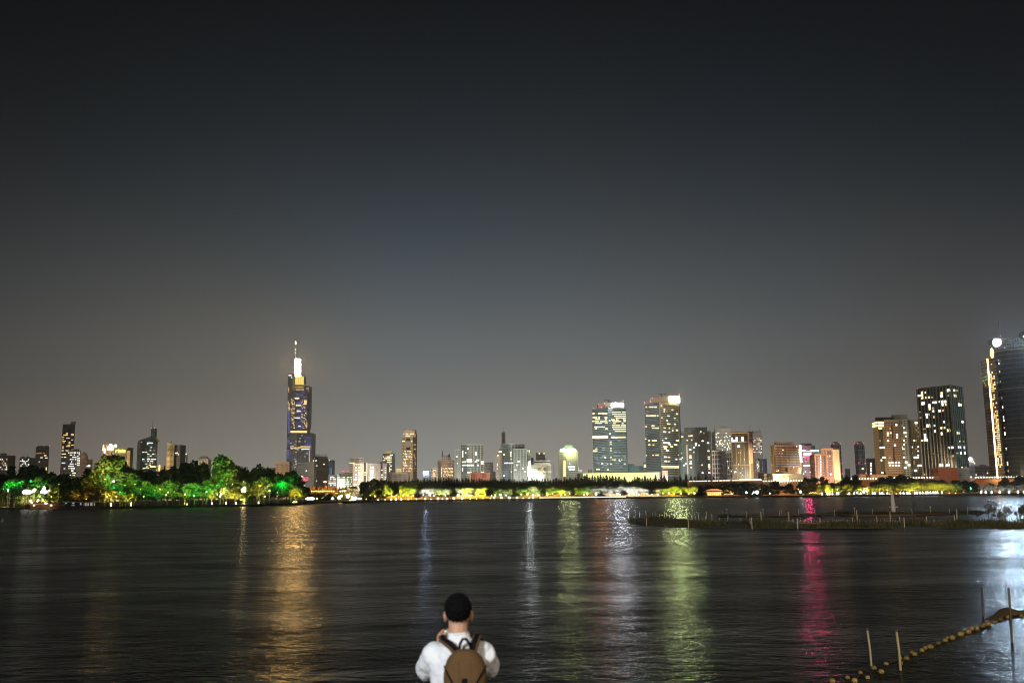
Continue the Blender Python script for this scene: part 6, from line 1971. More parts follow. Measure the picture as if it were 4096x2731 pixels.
# blown-out clusters of the restaurant garden
for (us, lab) in [([(95, 1968, 1.2), (101, 1966, 1.6), (108, 1966, 1.7), (115, 1967, 1.6), (121, 1968, 1.2)], 'dense row of blazing white floodlights left above the restaurant roofs'),
                  ([(131, 1965, .9), (135, 1962, 1.1), (139, 1958, 1.0)], 'short slanting group of white floodlights in the middle above the restaurant'),
                  ([(168, 1967, 1.1), (173, 1963, 1.4), (178, 1966, 1.5), (183, 1967, 1.2), (176, 1955, 1.1), (177, 1948, .7)], 'pyramid of blazing white floodlights right above the restaurant roofs'),
                  ([(196, 1962, .7)], 'single small white floodlight beside the pyramid of floodlights'), ([(32, 1963, .6), (32, 1958, .45)], 'single slim white lamp between the two leftmost green trees'),
                  ([(122, 2003, .7)], 'small warm lamp at the left end of the restaurant roof'), ([(153, 1999, .6)], 'small warm lamp above the middle restaurant roof'), ([(968, 1960, .8), (975, 1963, 1.1), (980, 1966, .8), (978, 1952, .8)], 'cluster of white lamps in the gold-topped tree at the island centre')]:
    D_ = islD(us[0][0]) + (10 if us[0][0] < 200 else 22)
    p0 = P(us[0][0], us[0][1], D_)
    root = thing('floodlight_rig', (p0.x, D_, 1.0), lab, 'floodlight')
    q = MB()
    for (u, v, s_) in us:
        p = P(u, v, D_)
        q.tube([(p.x, D_ + .2, .95), (p.x, D_ + .2, p.z - s_ * .3)], .08, 6)
    q.build('frame', DARKM, root)
    for (u, v, s_) in us:
        q = MB()
        q.ball(P(u, v, D_), (s_ * .8, s_ * .5, s_ * .72), nu=8, nv=6)
        q.build('lamp_head', emit('blazing_white', (.97, .95, 1.), 3.5 if s_ > .65 else 3) if us[0][0] != 968 else emit('blazing_gold', (1., .74, .34), 60), root)
    p = P(us[len(us) // 2][0], us[0][1], D_)
    light(root, 'SPOT', (p.x, D_ - 5, 2), (1., .85, .3), 24000 if len(us) > 2 else 5000, .6, (p.x, D_, 5), 2.5)

# boathouse on the island bank
D_ = islD(310) + 1.5
bh = thing('boathouse', (Xat(320, D_, 1), D_, .2), 'long dark timber boathouse with pale windows standing at the water on the left bank', 'building')
DW = plain('dark_timber', (.035, .03, .03), .8)


def hs_box(u0, u1, v0, v1, name, mat, dep, dd=0.0, par=None):
    z0, z1 = Zat((u0 + u1) / 2, v1, D_ + dd), Zat((u0 + u1) / 2, v0, D_ + dd)
    q = MB()
    q.box(Xat(u0, D_ + dd, z0), Xat(u1, D_ + dd, z0), D_ + dd, D_ + dd + dep, z0, z1)
    return q.build(name, mat, par or bh)


hs_box(258, 330, 2008, 2036, 'wing_wall', DW, 8)
hs_box(332, 383, 2009, 2036, 'wing_wall', DW, 8)
hs_box(255, 334, 2006, 2008.5, 'roof', plain('pale_flat_roof', (.28, .26, .26), .7), 9.5, -.8)
hs_box(330, 386, 2006.5, 2009.2, 'roof', plain('pale_flat_roof', (.28, .26, .26), .7), 9.5, -.9)
for (u0, v0, u1, v1, m_) in [(335, 2011, 349, 2022, 1), (350, 2011, 355, 2022, 1), (358, 2010, 369, 2022, 1), (375, 2010, 378, 2022, 1), (319, 2010, 325, 2019, 1), (261, 2010, 267, 2014, 2), (288, 2009, 297, 2014, 2), (286, 2019, 298, 2022, 1)]:
    w_ = hs_box(u0, u1, v0, v1, 'window', emit('milky_pane', (.62, .55, .48), .42) if m_ == 1 else emit('blue_pane', (.35, .55, .8), .55), .3, -.2)
for u in (336, 346, 357, 371, 382, 270, 300, 316):
    hs_box(u, u + 1, 2009, 2037, 'post', DW, .4, -.6)
# restaurant terrace roofs
rs = thing('restaurant', (Xat(180, D_, 1), D_, .2), 'low lakeside restaurant with long thin roofs rimmed by warm light left of the boathouse', 'building')
hs_box(118, 258, 2022, 2037, 'terrace_base', DW, 12, 1.2, rs)
RM_ = plain('tiled_roof_warm', (.22, .11, .06), .8)
for (ua, ub, uc, ud, v0, v1) in [(113, 150, 122, 142, 2016, 2008), (146, 196, 158, 186, 2017, 2007), (192, 236, 202, 226, 2017, 2009)]:
    z0, z1 = Zat(ua, v0, D_), Zat(ua, v1, D_)
    roofhip(D_ + .5, ua, ub, uc, ud, z0, z1, 9, 'roof', rs, RM_, .12)
hs_box(120, 245, 2017, 2024, 'back_wall', plain('warm_back_wall', (.3, .16, .07), .8), .4, 8, rs)
for (u, v, c_, pw) in [(127, 2010, 'o', 350), (184, 2012, 'o', 700), (150, 2004, 'o', 300), (205, 2020, 'o', 150), (136, 2020, 'o', 120)]:
    p = P(u, v, D_ - .3)
    q = MB()
    q.ball(p, (.9 if u == 184 else .5, .4, .35), nu=8, nv=5)
    q.build('wall_lamp', emit('warm_wall_lamp', (1., .66, .38), 4), rs)
    light(rs, 'SPOT', p + Vector((0, -2.5, -.4)), (1, .6, .3), pw * 2, .3, p + Vector((0, 2, 1)), 2.2)
for u in range(120, 250, 13):
    hs_box(u, u + .7, 2016, 2036, 'post', plain('brown_post', (.12, .07, .04), .8), .3, .2, rs)
# bank steps
st = thing('bank_steps', (Xat(75, D_, 1), D_, .2), 'grassy stone steps climbing the bank at the far left', 'steps')
for i in range(7):
    q = MB()
    u0 = 55 + i * 3.2
    q.box(Xat(u0, D_, 1), Xat(u0 + 17, D_, 1), D_ + 2 + i * 1.5, D_ + 3.5 + i * 1.5, .9, 1.3 + i * .42)
    q.build('step', plain('mossy_stone', (.12, .12, .07), .9), st)

# benches and stage between island tip and far shore
D_ = 840
sg = thing('stage_light', (Xat(1240, D_, GZ), D_, GZ), 'oval stage light glowing dazzling white just right of the island tip', 'canopy')  # bright stage light, given the shape of a glowing roof on posts
q = MB()
q.tube([P(1223, 1995, D_), P(1228, 1993.5, D_), P(1240, 1992.5, D_), P(1253, 1993.5, D_), P(1258, 1995, D_)], [.4, 1.0, 1.15, 1.0, .4], 10)
q.build('light_body', emit('white_stage_glow', (.93, .96, 1.), 5), sg)
q = MB()
for u in (1226, 1240, 1254):
    x = P(u, 1997, D_).x
    q.tube([(x, D_, GZ - .05), (x, D_, P(u, 1995, D_).z)], .15, 6)
q.build('posts', DARKM, sg)
for (u, v, c_, pw, rad, lab) in [(1268, 1994, 'y', 1500, .6, 'greenish-yellow lamp right of the glowing white stage light'), (1288, 1992, 'm', 1500, .55, 'first lamp of the car park on the spit'), (1330, 1993, 'w', 2500, .9, 'broad white lamp in the middle of the car park'), (1293, 1987, 'y', 1500, .4, 'small yellow lamp above the first car park lamp'),
                                 (1357, 1990, 'y', 9000, 1.3, 'left blazing lamp under the floodlit cedar'), (1365, 1983, 'y', 9000, .9, 'upper blazing lamp left of the cedar trunk'), (1392, 1983, 'y', 12000, 1.6, 'biggest blazing warm lamp at the cedar trunk'), (1410, 1991, 'w', 3000, .8, 'white lamp at the foot of the pale obelisk'),
                                 (1421, 1992, 'w', 5000, 1.4, 'big cold white lamp right of the pale obelisk'), (1435, 1994, 'w', 700, .5, 'first small white lamp right of the cedar group'), (1443, 1993, 'w', 700, .5, 'second small white lamp right of the cedar group'), (1481, 1980, 'o', 1200, .5, 'orange lamp under the black spreading trees'), (1465, 1995, 'o', 600, .5, 'low orange lamp at the far waterline'),
                                 (1500, 1984, 'y', 1200, .6, 'yellow lamp at the left edge of the lit row')]:
    lamp('street_lamp', lab, None, u, v, D_ + 4, c_, pw * .8, rad, GZ, off=2, head=emit('blaze_warm', (1., .80, .42), 12) if c_ == 'y' and pw > 5000 else None)
for i in range(17):
    u = 1238 + i * 8.8
    if 1340 < u < 1356:
        continue
    lamp('canopy_lantern', 'orange lantern in the string in front of the orange-lit larches on the spit', 'string of orange lanterns on the spit', u, 1964 + R.uniform(-.8, .8), D_ + 12, 'o', 1500, .5, GZ, off=1.2, head=emit('orange_lantern', (1., .62, .20), 4))
for i in range(12):
    tree('orange-lit larch behind the string of lanterns on the spit', 1236 + i * 13.5, 1940 + R.uniform(-5, 6), 26, 'conifer', D_ + 24, LEAFO, 'orange-lit larches on the spit', GZ, .05)
for (u, v, w) in [(1292, 1972, 34), (1320, 1972, 30), (1265, 1978, 24)]:
    tree('low dark shrub tree before the lantern string', u, v, w, 'round', D_ + 6, LEAFD, 'low dark trees before the lantern string', GZ, .05)
for i in range(26):
    lamp('garden_lamp', 'tiny orange light scattered over the car park on the spit', 'tiny orange lights of the car park', 1285 + R.uniform(0, 75), 1970 + R.uniform(0, 22), D_ + 8 + R.uniform(0, 6), 'o', 0, R.uniform(.12, .3), GZ, lit=False, head=emit('orange_speck', (1., .5, .12), 2))
tree('floodlit cedar with flat golden-white branch layers behind the spit', 1408, 1942, 70, 'cedar', D_ + 14, leafmat('needles_painted_lit', (.30, .25, .15)), None, GZ, .12)  # part of the floodlight is put into the pale golden needle colour
tree('darker cedar left of the floodlit one on the spit', 1372, 1950, 56, 'cedar', D_ + 18, LEAF, None, GZ, .1)
light(sg, 'SPOT', P(1400, 1990, D_ - 14), (1, .85, .5), 60000, 1, P(1400, 1955, D_ + 8), 1.6)
ob = thing('obelisk', (Xat(1408, D_ + 2, GZ), D_ + 2, GZ), 'pale lit obelisk on the spit between the blazing lamps', 'monument')
q = MB()
x = Xat(1408, D_ + 2, GZ)
q.prism([(x - .9, D_ + 1), (x + .9, D_ + 1), (x + .9, D_ + 3), (x - .9, D_ + 3)], GZ, GZ + 4, top=[(x - .6, D_ + 1.3), (x + .6, D_ + 1.3), (x + .6, D_ + 2.7), (x - .6, D_ + 2.7)])
q.build('shaft', plain('pale_stone', (.6, .58, .5), .7), ob)
q = MB()
q.prism([(x - 2, D_ + .2), (x + 2, D_ + .2), (x + 2, D_ + 4), (x - 2, D_ + 4)], GZ - .05, GZ + .6)
q.build('plinth', plain('pale_stone', (.6, .58, .5), .7), ob)

# ------------------------------------------------------------------ cone buoys, left
CB = plain('cone_buoy_plastic', (.55, .47, .36), .5, var=.1)
for (u, vb, h) in [(11, 2088, 18), (107, 2065, 14), (176, 2056, 11), (120, 2041, 7), (99, 2040, 5), (181, 2051, 6)]:
    c = W(u, vb)
    k = c.y / F
    t = thing('cone_buoy', c, 'pale cone-shaped marker buoy floating off the left bank', 'buoy', 'cone-shaped buoys off the left bank')
    q = MB()
    q.tube([(c.x, c.y, -.1), (c.x, c.y, h * k * .12), (c.x, c.y, h * k)], [h * k * .36, h * k * .38, h * k * .03], 14)
    q.build('cone', CB, t)
    q = MB()
    q.tube([(c.x, c.y, -.12), (c.x, c.y, .06)], [h * k * .42, h * k * .44], 14)
    q.build('float_ring', plain('buoy_ring', (.35, .30, .22), .6), t)

# ------------------------------------------------------------------ reed bed with its fence posts
def wxy(u, v):
    p = W(u, v)
    return p.x, p.y


REED = leafmat('reed_green', (.048, .043, .012), .2)
MUD = plain('floating_mat', (.035, .03, .018), .95, scale=1.2, var=.4)
front = [(2511, 2084), (2526, 2092), (2560, 2097), (2640, 2103), (2720, 2107), (2800, 2109), (3000, 2112), (3200, 2113), (3400, 2113), (3600, 2113), (3800, 2113), (4000, 2112), (4250, 2110)]
backl = [(2516, 2079), (2540, 2074), (2600, 2069), (2700, 2074), (2760, 2082), (2820, 2086), (3000, 2090), (3200, 2093), (3400, 2094), (3600, 2094), (3800, 2093), (4000, 2090), (4250, 2086)]
rear_f = [(2868, 2067), (3000, 2068), (3150, 2068), (3260, 2066), (3400, 2058), (3500, 2057), (3700, 2056), (3850, 2056), (3960, 2054)]
rear_b = [(2868, 2064), (3000, 2062), (3150, 2060), (3260, 2058), (3400, 2051), (3500, 2050), (3700, 2049), (3850, 2050), (3960, 2051)]


def bed(name, fr, bk, nblade, hmin, hmax, seed):
    q = MB()
    for (a0, a1, b0, b1_) in zip(fr, fr[1:], bk, bk[1:]):
        q.prism([wxy(*a0), wxy(*a1), wxy(*b1_), wxy(*b0)], -.05, .07)
    o = q.build(name + '_mat', MUD)
    o['kind'] = 'structure'
    r = random.Random(seed)
    q = MB()
    L = [abs(Vector(wxy(*fr[i + 1])).x - Vector(wxy(*fr[i])).x) for i in range(len(fr) - 1)]
    for _ in range(nblade):
        i = r.choices(range(len(L)), L)[0]
        t = r.random()
        s = r.random() if r.random() < .6 else r.random() ** 3 * .4
        A0, A1, B0_, B1_ = (Vector(wxy(*p)) for p in (fr[i], fr[i + 1], bk[i], bk[i + 1]))
        p = (A0.lerp(A1, t)).lerp(B0_.lerp(B1_, t), s)
        cl = noise.noise(Vector((p.x * .22, p.y * .12, seed)))
        if r.random() > .62 + cl * 1.5:
            continue
        h = r.uniform(hmin, hmax) * max(.4, 1 + cl * 1.2)
        a = r.uniform(0, 3.14)
        w = r.uniform(.02, .045)
        dx, dy = math.cos(a) * w, math.sin(a) * w
        lx, ly = r.gauss(0, .22) * h, r.gauss(0, .22) * h
        q.face([(p.x - dx, p.y - dy, .02), (p.x + dx, p.y + dy, .02), (p.x + lx * .5 + dx * .6, p.y + ly * .5 + dy * .6, h * .65), (p.x + lx, p.y + ly, h)])
    o = q.build(name, REED)
    o['kind'] = 'stuff'


bed('reed_bed', front, backl, 34000, .20, .56, 5)
bed('rear_reed_bed', rear_f, rear_b, 9000, .2, .5, 9)

WOOD = plain('weathered_post', (.42, .35, .27), .85, scale=3, var=.3)
POSTS = [(97, 390, 450), (222, 370, 420), (305, 435, 512), (300, 350, 400), (373, 370, 405), (407, 357, 430), (457, 387, 440), (515, 365, 435), (538, 372, 430), (572, 395, 435), (628, 380, 430), (686, 402, 455), (768, 345, 440), (757, 405, 455),
         (788, 445, 540), (827, 408, 460), (905, 387, 460), (980, 415, 460), (992, 365, 430), (1057, 390, 465), (1145, 430, 468), (1180, 350, 405), (1230, 340, 405), (1236, 405, 475), (1378, 440, 475), (1453, 360, 420), (1495, 430, 500), (1516, 430, 550),
         (1622, 360, 480), (1643, 340, 415), (1830, 352, 410), (1855, 340, 378), (1938, 367, 470), (1985, 440, 490), (2040, 443, 550), (2047, 330, 408)]
PL = [(2480 + a / 2.868, 1920 + t / 2.868, 1920 + b_ / 2.868) for a, t, b_ in POSTS]
PR_ = [(60, 318, 390), (112, 420, 470), (272, 330, 385), (465, 405, 450), (494, 315, 380), (520, 332, 440), (685, 320, 378), (740, 395, 470), (885, 345, 430), (992, 400, 480), (1038, 412, 520), (1125, 318, 370), (1285, 395, 475), (1328, 300, 365), (1535, 313, 370),
       (1590, 395, 475), (1615, 322, 425), (1735, 295, 375), (1945, 295, 370), (2197, 310, 375), (2232, 410, 510), (2283, 370, 450)]
PL += [(3240 + a / 2.748, 1920 + t / 2.748, 1920 + b_ / 2.748) for a, t, b_ in PR_]
CAPPED = {2480 + a / 2.868 for a in (407, 515, 628, 768, 905, 1230, 1236, 1643, 2047)} | {3240 + a / 2.748 for a in (60, 494, 1328, 1735, 1945)}
for (u, vt, vb) in PL:
    c = W(u, vb + 3)
    k = c.y / F
    h = max(.3, (vb + 3 - vt) * k)
    r_ = .055 if h < 1.6 else .08
    r = random.Random(int(u))
    thick = 1.5 if (3030 < u < 3040 or 3150 < u < 3160 or 3425 < u < 3435 or 3560 < u < 3563 or 3820 < u < 3830) else 1
    cap = u in CAPPED
    lab = 'thick brown mooring post inside the reed enclosure' if thick > 1 else ('dark-capped fence post of the reed enclosure' if cap else 'plain weathered fence post of the reed enclosure')
    t = thing('fence_post', c, lab, 'post', {1.5: 'thick mooring posts of the reed enclosure'}.get(thick, 'capped posts of the reed enclosure' if cap else 'plain posts of the reed enclosure'))
    q = MB()
    tx, ty = r.gauss(0, .035) * h, r.gauss(0, .03) * h
    q.tube([(c.x, c.y, -.3), (c.x + tx * .5, c.y + ty * .5, h * .5), (c.x + tx, c.y + ty, h)], [r_ * thick, r_ * .95 * thick, r_ * .85 * thick], 8)
    q.build('shaft', WOOD, t)
    if cap:
        q = MB()
        q.tube([(c.x + tx, c.y + ty, h - .02), (c.x + tx, c.y + ty, h + .12), (c.x + tx * 1.1, c.y + ty, h + .24)], [.13, .14, .05], 8)
        q.build('cap', plain('pale_cap', (.4, .38, .34), .7) if r.random() < .4 else DARKM, t)
# rails and floating pipes between the posts
PIPE = plain('rusty_pipe', (.16, .085, .045), .7, scale=2, var=.35)
for i, (pts, rad, lab) in enumerate([([(3008, 2076), (3100, 2074), (3230, 2071), (3338, 2068)], .06, 'thin brown rail running from the tip end of the inner enclosure'),
                                    ([(3338, 2060), (3400, 2063), (3520, 2064), (3660, 2062), (3805, 2057)], .16, 'thick rusty floating pipe behind the white marker column'),
                                    ([(3412, 2066), (3500, 2067), (3600, 2067), (3662, 2065)], .07, 'thinner brown pipe in front of the thick rusty one'),
                                    ([(3010, 2094), (3200, 2096), (3400, 2097), (3700, 2098), (4000, 2096), (4150, 2094)], .14, 'long brown floating boom edging the front reed strip')]):
    q = MB()
    ps = [W(u, v) for u, v in pts]
    q.tube([(p.x, p.y, rad * .8 + (.5 if i == 0 else .03)) for p in ps], rad, 8)
    o = q.build('floating_boom', PIPE, loc=(ps[0].x, ps[0].y, 0))
    tag(o, lab, 'pipe')
r = random.Random(77)
for i in range(84):
    u = 3075 + i * 10.1 + r.uniform(-3, 3)
    c = W(u, 2089 - (abs(u - 3500) < 300) * 1.5 + r.uniform(-1.5, 2))
    q = MB()
    q.tube([c + Vector((0, 0, -.1)), c + Vector((r.gauss(0, .03), 0, r.uniform(.15, .42)))], .03, 6)
    o = q.build('stake', plain('pale_stake', (.42, .34, .26), .8), loc=c)
    tag(o, 'short pale stake in the row along the brown boom of the reed bed', 'stake', 'short stakes along the reed bed')
for (u, v) in [(3001, 2070), (3291, 2067), (3912, 2061), (3978, 2063), (4064, 2058), (3219, 2069)]:
    c = W(u, v)
    q = MB()
    q.tube([c + Vector((0, 0, -.1)), c + Vector((0, 0, .25)), c + Vector((0, 0, .5))], [.32, .34, .22], 10)
    o = q.build('float_drum', plain('dark_drum', (.06, .045, .04), .6), loc=c)
    tag(o, 'dark float drum drifting inside the reed enclosure', 'drum', 'float drums in the enclosure')
# white marker column
c = W(3574, 2052)
k = c.y / F
mk = thing('marker_column', c, 'white cylindrical marker column with pointed cap rising behind the reed enclosure', 'navigation marker')
MW = plain('white_marker_paint', (.75, .72, .70), .6, scale=2, var=.15)
q = MB()
q.tube([(c.x, c.y, -.3), (c.x, c.y, 56 * k)], 7.2 * k, 18)
q.build('column', MW, mk)
q = MB()
q.tube([(c.x, c.y, 56 * k), (c.x, c.y, 58 * k)], 8.4 * k, 18)
q.build('collar', plain('pinkish_collar', (.4, .3, .28), .6), mk)
q = MB()
q.tube([(c.x, c.y, 58 * k), (c.x, c.y, 70 * k), (c.x, c.y, 76 * k), (c.x, c.y, 84 * k)], [6.6 * k, 6 * k, 3.5 * k, .5 * k], 18)
q.build('cap', MW, mk)
q = MB()
q.box(c.x - 17 * k, c.x + 17 * k, c.y - 7.8 * k, c.y - 7.0 * k, 24 * k, 26.5 * k)
q.build('crossbar', MW, mk)
q = MB()
q.tube([(c.x + 6 * k, c.y - 7.6 * k, 8 * k), (c.x + 6 * k, c.y - 7.6 * k, 40 * k)], .6 * k, 6)
q.build('ladder_rail', MW, mk)
# tall reed clumps at the right
for (u, v, h, n_, lab) in [(3968, 2082, 84, 15, 'tallest feathery reed clump bending right, left one at the right edge'), (4022, 2084, 70, 12, 'middle feathery reed clump near the right edge'), (4086, 2084, 76, 15, 'feathery reed clump cut by the right edge'), (3996, 2086, 44, 8, 'short reed tuft between the tallest and the middle clump')]:
    c = W(u, v)
    k = c.y / F
    r = random.Random(u)
    t = thing('reed_clump', c, lab, 'reed')
    q = MB()
    pl = MB()
    for _ in range(n_):
        hh = h * k * r.uniform(.6, 1.05)
        dx = r.gauss(.22, .3) * hh * .6
        b0 = c + Vector((r.gauss(0, .35), r.gauss(0, .3), -.05))
        tp_ = b0 + Vector((dx, r.gauss(0, .2), hh))
        md = b0.lerp(tp_, .5) - Vector((dx * .25, 0, 0))
        q.tube([b0, md, tp_], [.022, .016, .008], 5)
        for j in range(16):
            s_ = r.random()
            p = md.lerp(tp_, s_) + Vector((0, 0, 0))
            d = Vector((r.gauss(.35, .3), r.gauss(0, .2), r.gauss(.1, .25)))
            pl.face([p, p + Vector((0, 0, .035)), p + d * .35 + Vector((0, 0, .03)), p + d * .62 - Vector((0, 0, .08))])
    q.build('stems', REED, t)
    pl.build('plumes', leafmat('reed_plume', (.07, .06, .04)), t)

# ------------------------------------------------------------------ foreground: float line and poles
FB = [(85, 1190), (265, 1145), (350, 1190), (418, 1085), (503, 1138), (577, 1035), (665, 1080), (722, 977), (885, 915), (892, 970), (963, 915), (1030, 850), (1057, 868), (1145, 822), (1185, 793), (1245, 778), (1338, 735), (1420, 707), (1450, 672), (1505, 677), (1602, 637),
      (1625, 618), (1695, 603), (1745, 573), (1792, 569), (1862, 540), (1882, 520), (1935, 512), (2010, 482), (2075, 455), (2165, 430), (2320, 412)]
FBM = plain('ochre_float', (.27, .195, .08), .6, scale=14, var=.6)
_n, _l = FBM.node_tree.nodes, FBM.node_tree.links
_o = _n.new('ShaderNodeObjectInfo')
_h = _n.new('ShaderNodeHueSaturation')
_l.new(mth(_n, _l, 'ADD', mth(_n, _l, 'MULTIPLY', _o.outputs['Random'], .8), .5), _h.inputs['Value'])
_l.new([x for x in _n if x.bl_idname == 'ShaderNodeMix'][0].outputs[2], _h.inputs['Color'])
_l.new(_h.outputs[0], _n['Principled BSDF'].inputs['Base Color'])
ROPEPTS = []
for i, (a, b_) in enumerate(FB):
    u, v = 3300 + a / 2.955, 2320 + b_ / 2.955
    c = W(u, v + 6)
    r = random.Random(i)
    s = .060 * r.uniform(.78, 1.18) * (c.y / 23.5) ** .85
    t = thing('float_ball', (c.x, c.y, 0), 'ochre float ball in the curved line across the lower right water', 'float', 'float balls of the line')
    q = MB()
    q.ball((c.x, c.y, s * r.uniform(.25, .68)), (s * r.uniform(1, 1.15), s, s * r.uniform(.88, 1)), nu=16, nv=10)
    q.build('ball', FBM, t, smooth=True)
    q = MB()
    q.tube([(c.x, c.y - s * .8, s * .5), (c.x, c.y - s * 1.06, s * .35)], [s * .22, s * .16], 8)
    q.build('rope_eye', DARKM, t)
    ROPEPTS.append((c.x, c.y, .012))
q = MB()
q.tube(ROPEPTS[1:], .006, 6)
o = q.build('float_rope', plain('dark_rope', (.08, .06, .04), .9), loc=ROPEPTS[1])
tag(o, 'dark rope threading the ochre float balls at lower right', 'rope')
for (a0, b0, a1, b1_, rr_, mat_, lab) in [(500, 590, 548, 1010, .030, plain('grey_pole', (.34, .32, .27), .5), 'leftmost pale pole standing in the water beside the float line'),
                                         (845, 607, 892, 1060, .034, plain('bamboo_pole', (.36, .31, .20), .5), 'second pale pole from the left with two floats at its foot'),
                                         (1850, 90, 1874, 425, .045, plain('dark_pole', (.06, .055, .05), .6), 'dark pole in the bright blue reflection, left of the netting hump'),
                                         (2168, 105, 2210, 735, .040, plain('dark_pole', (.06, .055, .05), .6), 'longest dark pole, passing in front of the netting hump')]:
    u0, v0, u1, v1 = 3300 + a0 / 2.955, 2320 + b0 / 2.955, 3300 + a1 / 2.955, 2320 + b1_ / 2.955
    c = W(u1, v1)
    tp_ = P(u0, v0, c.y)
    t = thing('pole', c, lab, 'pole')
    q = MB()
    q.tube([c + (c - tp_) * .25, c, c.lerp(tp_, .5) + Vector((.012, 0, 0)), tp_], [rr_, rr_, rr_ * .95, rr_ * .9], 10)
    q.build('shaft', mat_, t, smooth=True)
    q = MB()
    q.tube([tp_, tp_ + (tp_ - c).normalized() * .05], [rr_ * 1.12, rr_ * 1.0], 10)
    q.build('end_cap', DARKM, t)
# netting hump
hp = [(1975, 488), (2010, 452), (2060, 400), (2100, 352), (2135, 322), (2175, 318), (2240, 340), (2300, 352), (2360, 356), (2440, 352)]
hb = [(1985, 492), (2030, 478), (2080, 450), (2120, 432), (2160, 420), (2200, 415), (2260, 412), (2310, 408), (2370, 404), (2440, 400)]
q = MB()
rings = []
for (a, t_), (a2, b_) in zip(hp, hb):
    bu, bv = 3300 + a2 / 2.955, 2320 + b_ / 2.955
    c = W(bu, bv)
    tp_ = P(3300 + a / 2.955, 2320 + t_ / 2.955, c.y + .35)
    hgt_ = max(.05, tp_.z)
    ring_ = []
    for j in range(9):
        f_ = j / 8
        ang = math.pi * f_
        y = c.y + .36 - .38 * math.cos(ang) * (1 + .1 * math.sin(a * .3 + j))
        z = hgt_ * math.sin(ang) ** .7 - .02
        x = c.x + (tp_.x - c.x) * math.sin(ang) + R.uniform(-.02, .02)
        ring_.append((x, y, z + R.uniform(-.015, .02) * (0 < j < 8)))
    rings.append(ring_)
for r0, r1 in zip(rings, rings[1:]):
    for j in range(8):
        q.face([r0[j], r1[j], r1[j + 1], r0[j + 1]])
q.face(rings[0][::-1])
q.face(rings[-1])
o = q.build('netting_hump', plain('brown_netting', (.11, .075, .05), .9, scale=12, var=.45, bump=.6), loc=rings[0][0], smooth=True)
tag(o, 'hump of brown netting gathered over the float line at the right edge', 'netting')

# ------------------------------------------------------------------ the person
PX, PY, PZ = P(1833, 2440, 6.3).x, 6.3, 2.16
K = (P(1833, 2374, 6.3).z - PZ) / 1.74
pr = thing('person', (PX, PY, PZ), 'person seen from behind in a white half-sleeved shirt, raising a phone towards the skyline', 'person')


def T(x, y, z):
    return (PX + x * K, PY + y * K, PZ + z * K)


def loftv(b, rows, seg=20):
    i0 = len(b.v)
    for (z, cx_, cy_, rx, ry) in rows:
        for k_ in range(seg):
            a = 2 * math.pi * k_ / seg
            ca_, sa_ = math.cos(a), math.sin(a)
            e = .82
            b.v.append(T(cx_ + rx * math.copysign(abs(ca_) ** e, ca_), cy_ + ry * math.copysign(abs(sa_) ** e, sa_), z))
    for i in range(len(rows) - 1):
        for k_ in range(seg):
            k2 = (k_ + 1) % seg
            b.f.append((i0 + i * seg + k_, i0 + i * seg + k2, i0 + (i + 1) * seg + k2, i0 + (i + 1) * seg + k_))
            b.uv.append([(0, 0)] * 4)
            b.mi.append(0)
    for r_ in (0, len(rows) - 1):
        b.f.append(tuple(i0 + r_ * seg + k_ for k_ in range(seg)))
        b.uv.append([(0, 0)] * seg)
        b.mi.append(0)


def limb(b, pts, rad, seg=12):
    b.tube([T(*p) for p in pts], rad, seg)
    for p, r_ in zip(pts, rad if isinstance(rad, (list, tuple)) else [rad] * len(pts)):
        b.ball(T(*p), r_ * .97, nu=12, nv=8)


def melt(o, voxel, smooth=6, disp=0, dscale=.05):
    m_ = o.modifiers.new('remesh', 'REMESH')
    m_.mode = 'VOXEL'
    m_.voxel_size = voxel
    m_.use_smooth_shade = True
    s_ = o.modifiers.new('smooth', 'SMOOTH')
    s_.iterations = smooth
    s_.factor = .5
    if disp:
        tx = bpy.data.textures.new('folds', 'CLOUDS')
        tx.noise_scale = dscale
        d = o.modifiers.new('folds', 'DISPLACE')
        d.texture = tx
        d.strength = disp
        d.mid_level = .5
    return o


SKIN = plain('skin', (.52, .29, .18), .5, scale=6, var=.06)
b = MB()
loftv(b, [(.86, 0, 0, .15, .10), (1.0, 0, 0, .135, .095), (1.2, 0, 0, .15, .10), (1.36, 0, 0, .16, .095), (1.43, 0, 0, .12, .08), (1.47, 0, -.005, .065, .06)])
limb(b, [(0, -.01, 1.44), (0, -.010, 1.50), (0, -.004, 1.58)], [.066, .060, .060])
b.ball(T(0, .012, 1.632), (.072, .094, .108), nu=20, nv=14)
b.ball(T(0, .045, 1.575), (.056, .058, .062), nu=16, nv=10)                 # jaw
for s in (-1, 1):
    # ears: rim and lobe
    b.ball(T(s * .082, .005, 1.612), (.011, .018, .030), nu=12, nv=8)
    b.ball(T(s * .080, .010, 1.585), (.009, .011, .013), nu=10, nv=6)
b.tube([T(0, .10, 1.64), T(0, .118, 1.608), T(0, .108, 1.598)], [.010, .015, .010], 8)   # nose
b.tube([T(-.022, .100, 1.568), T(0, .106, 1.570), T(.022, .100, 1.568)], [.004, .008, .004], 8)   # mouth
ARM = {-1: [(-.15, 0, 1.385), (-.205, .15, 1.250), (-.140, .22, 1.345), (-.125, .275, 1.385)], 1: [(.15, 0, 1.385), (.190, .15, 1.262), (.085, .23, 1.335), (.030, .285, 1.370)]}
for s, a_ in ARM.items():
    limb(b, a_, [.050, .040, .027, .025])
for s in (-1, 1):
    limb(b, [(s * .09, 0, .88), (s * .095, .01, .50), (s * .10, -.01, .10)], [.080, .055, .038])
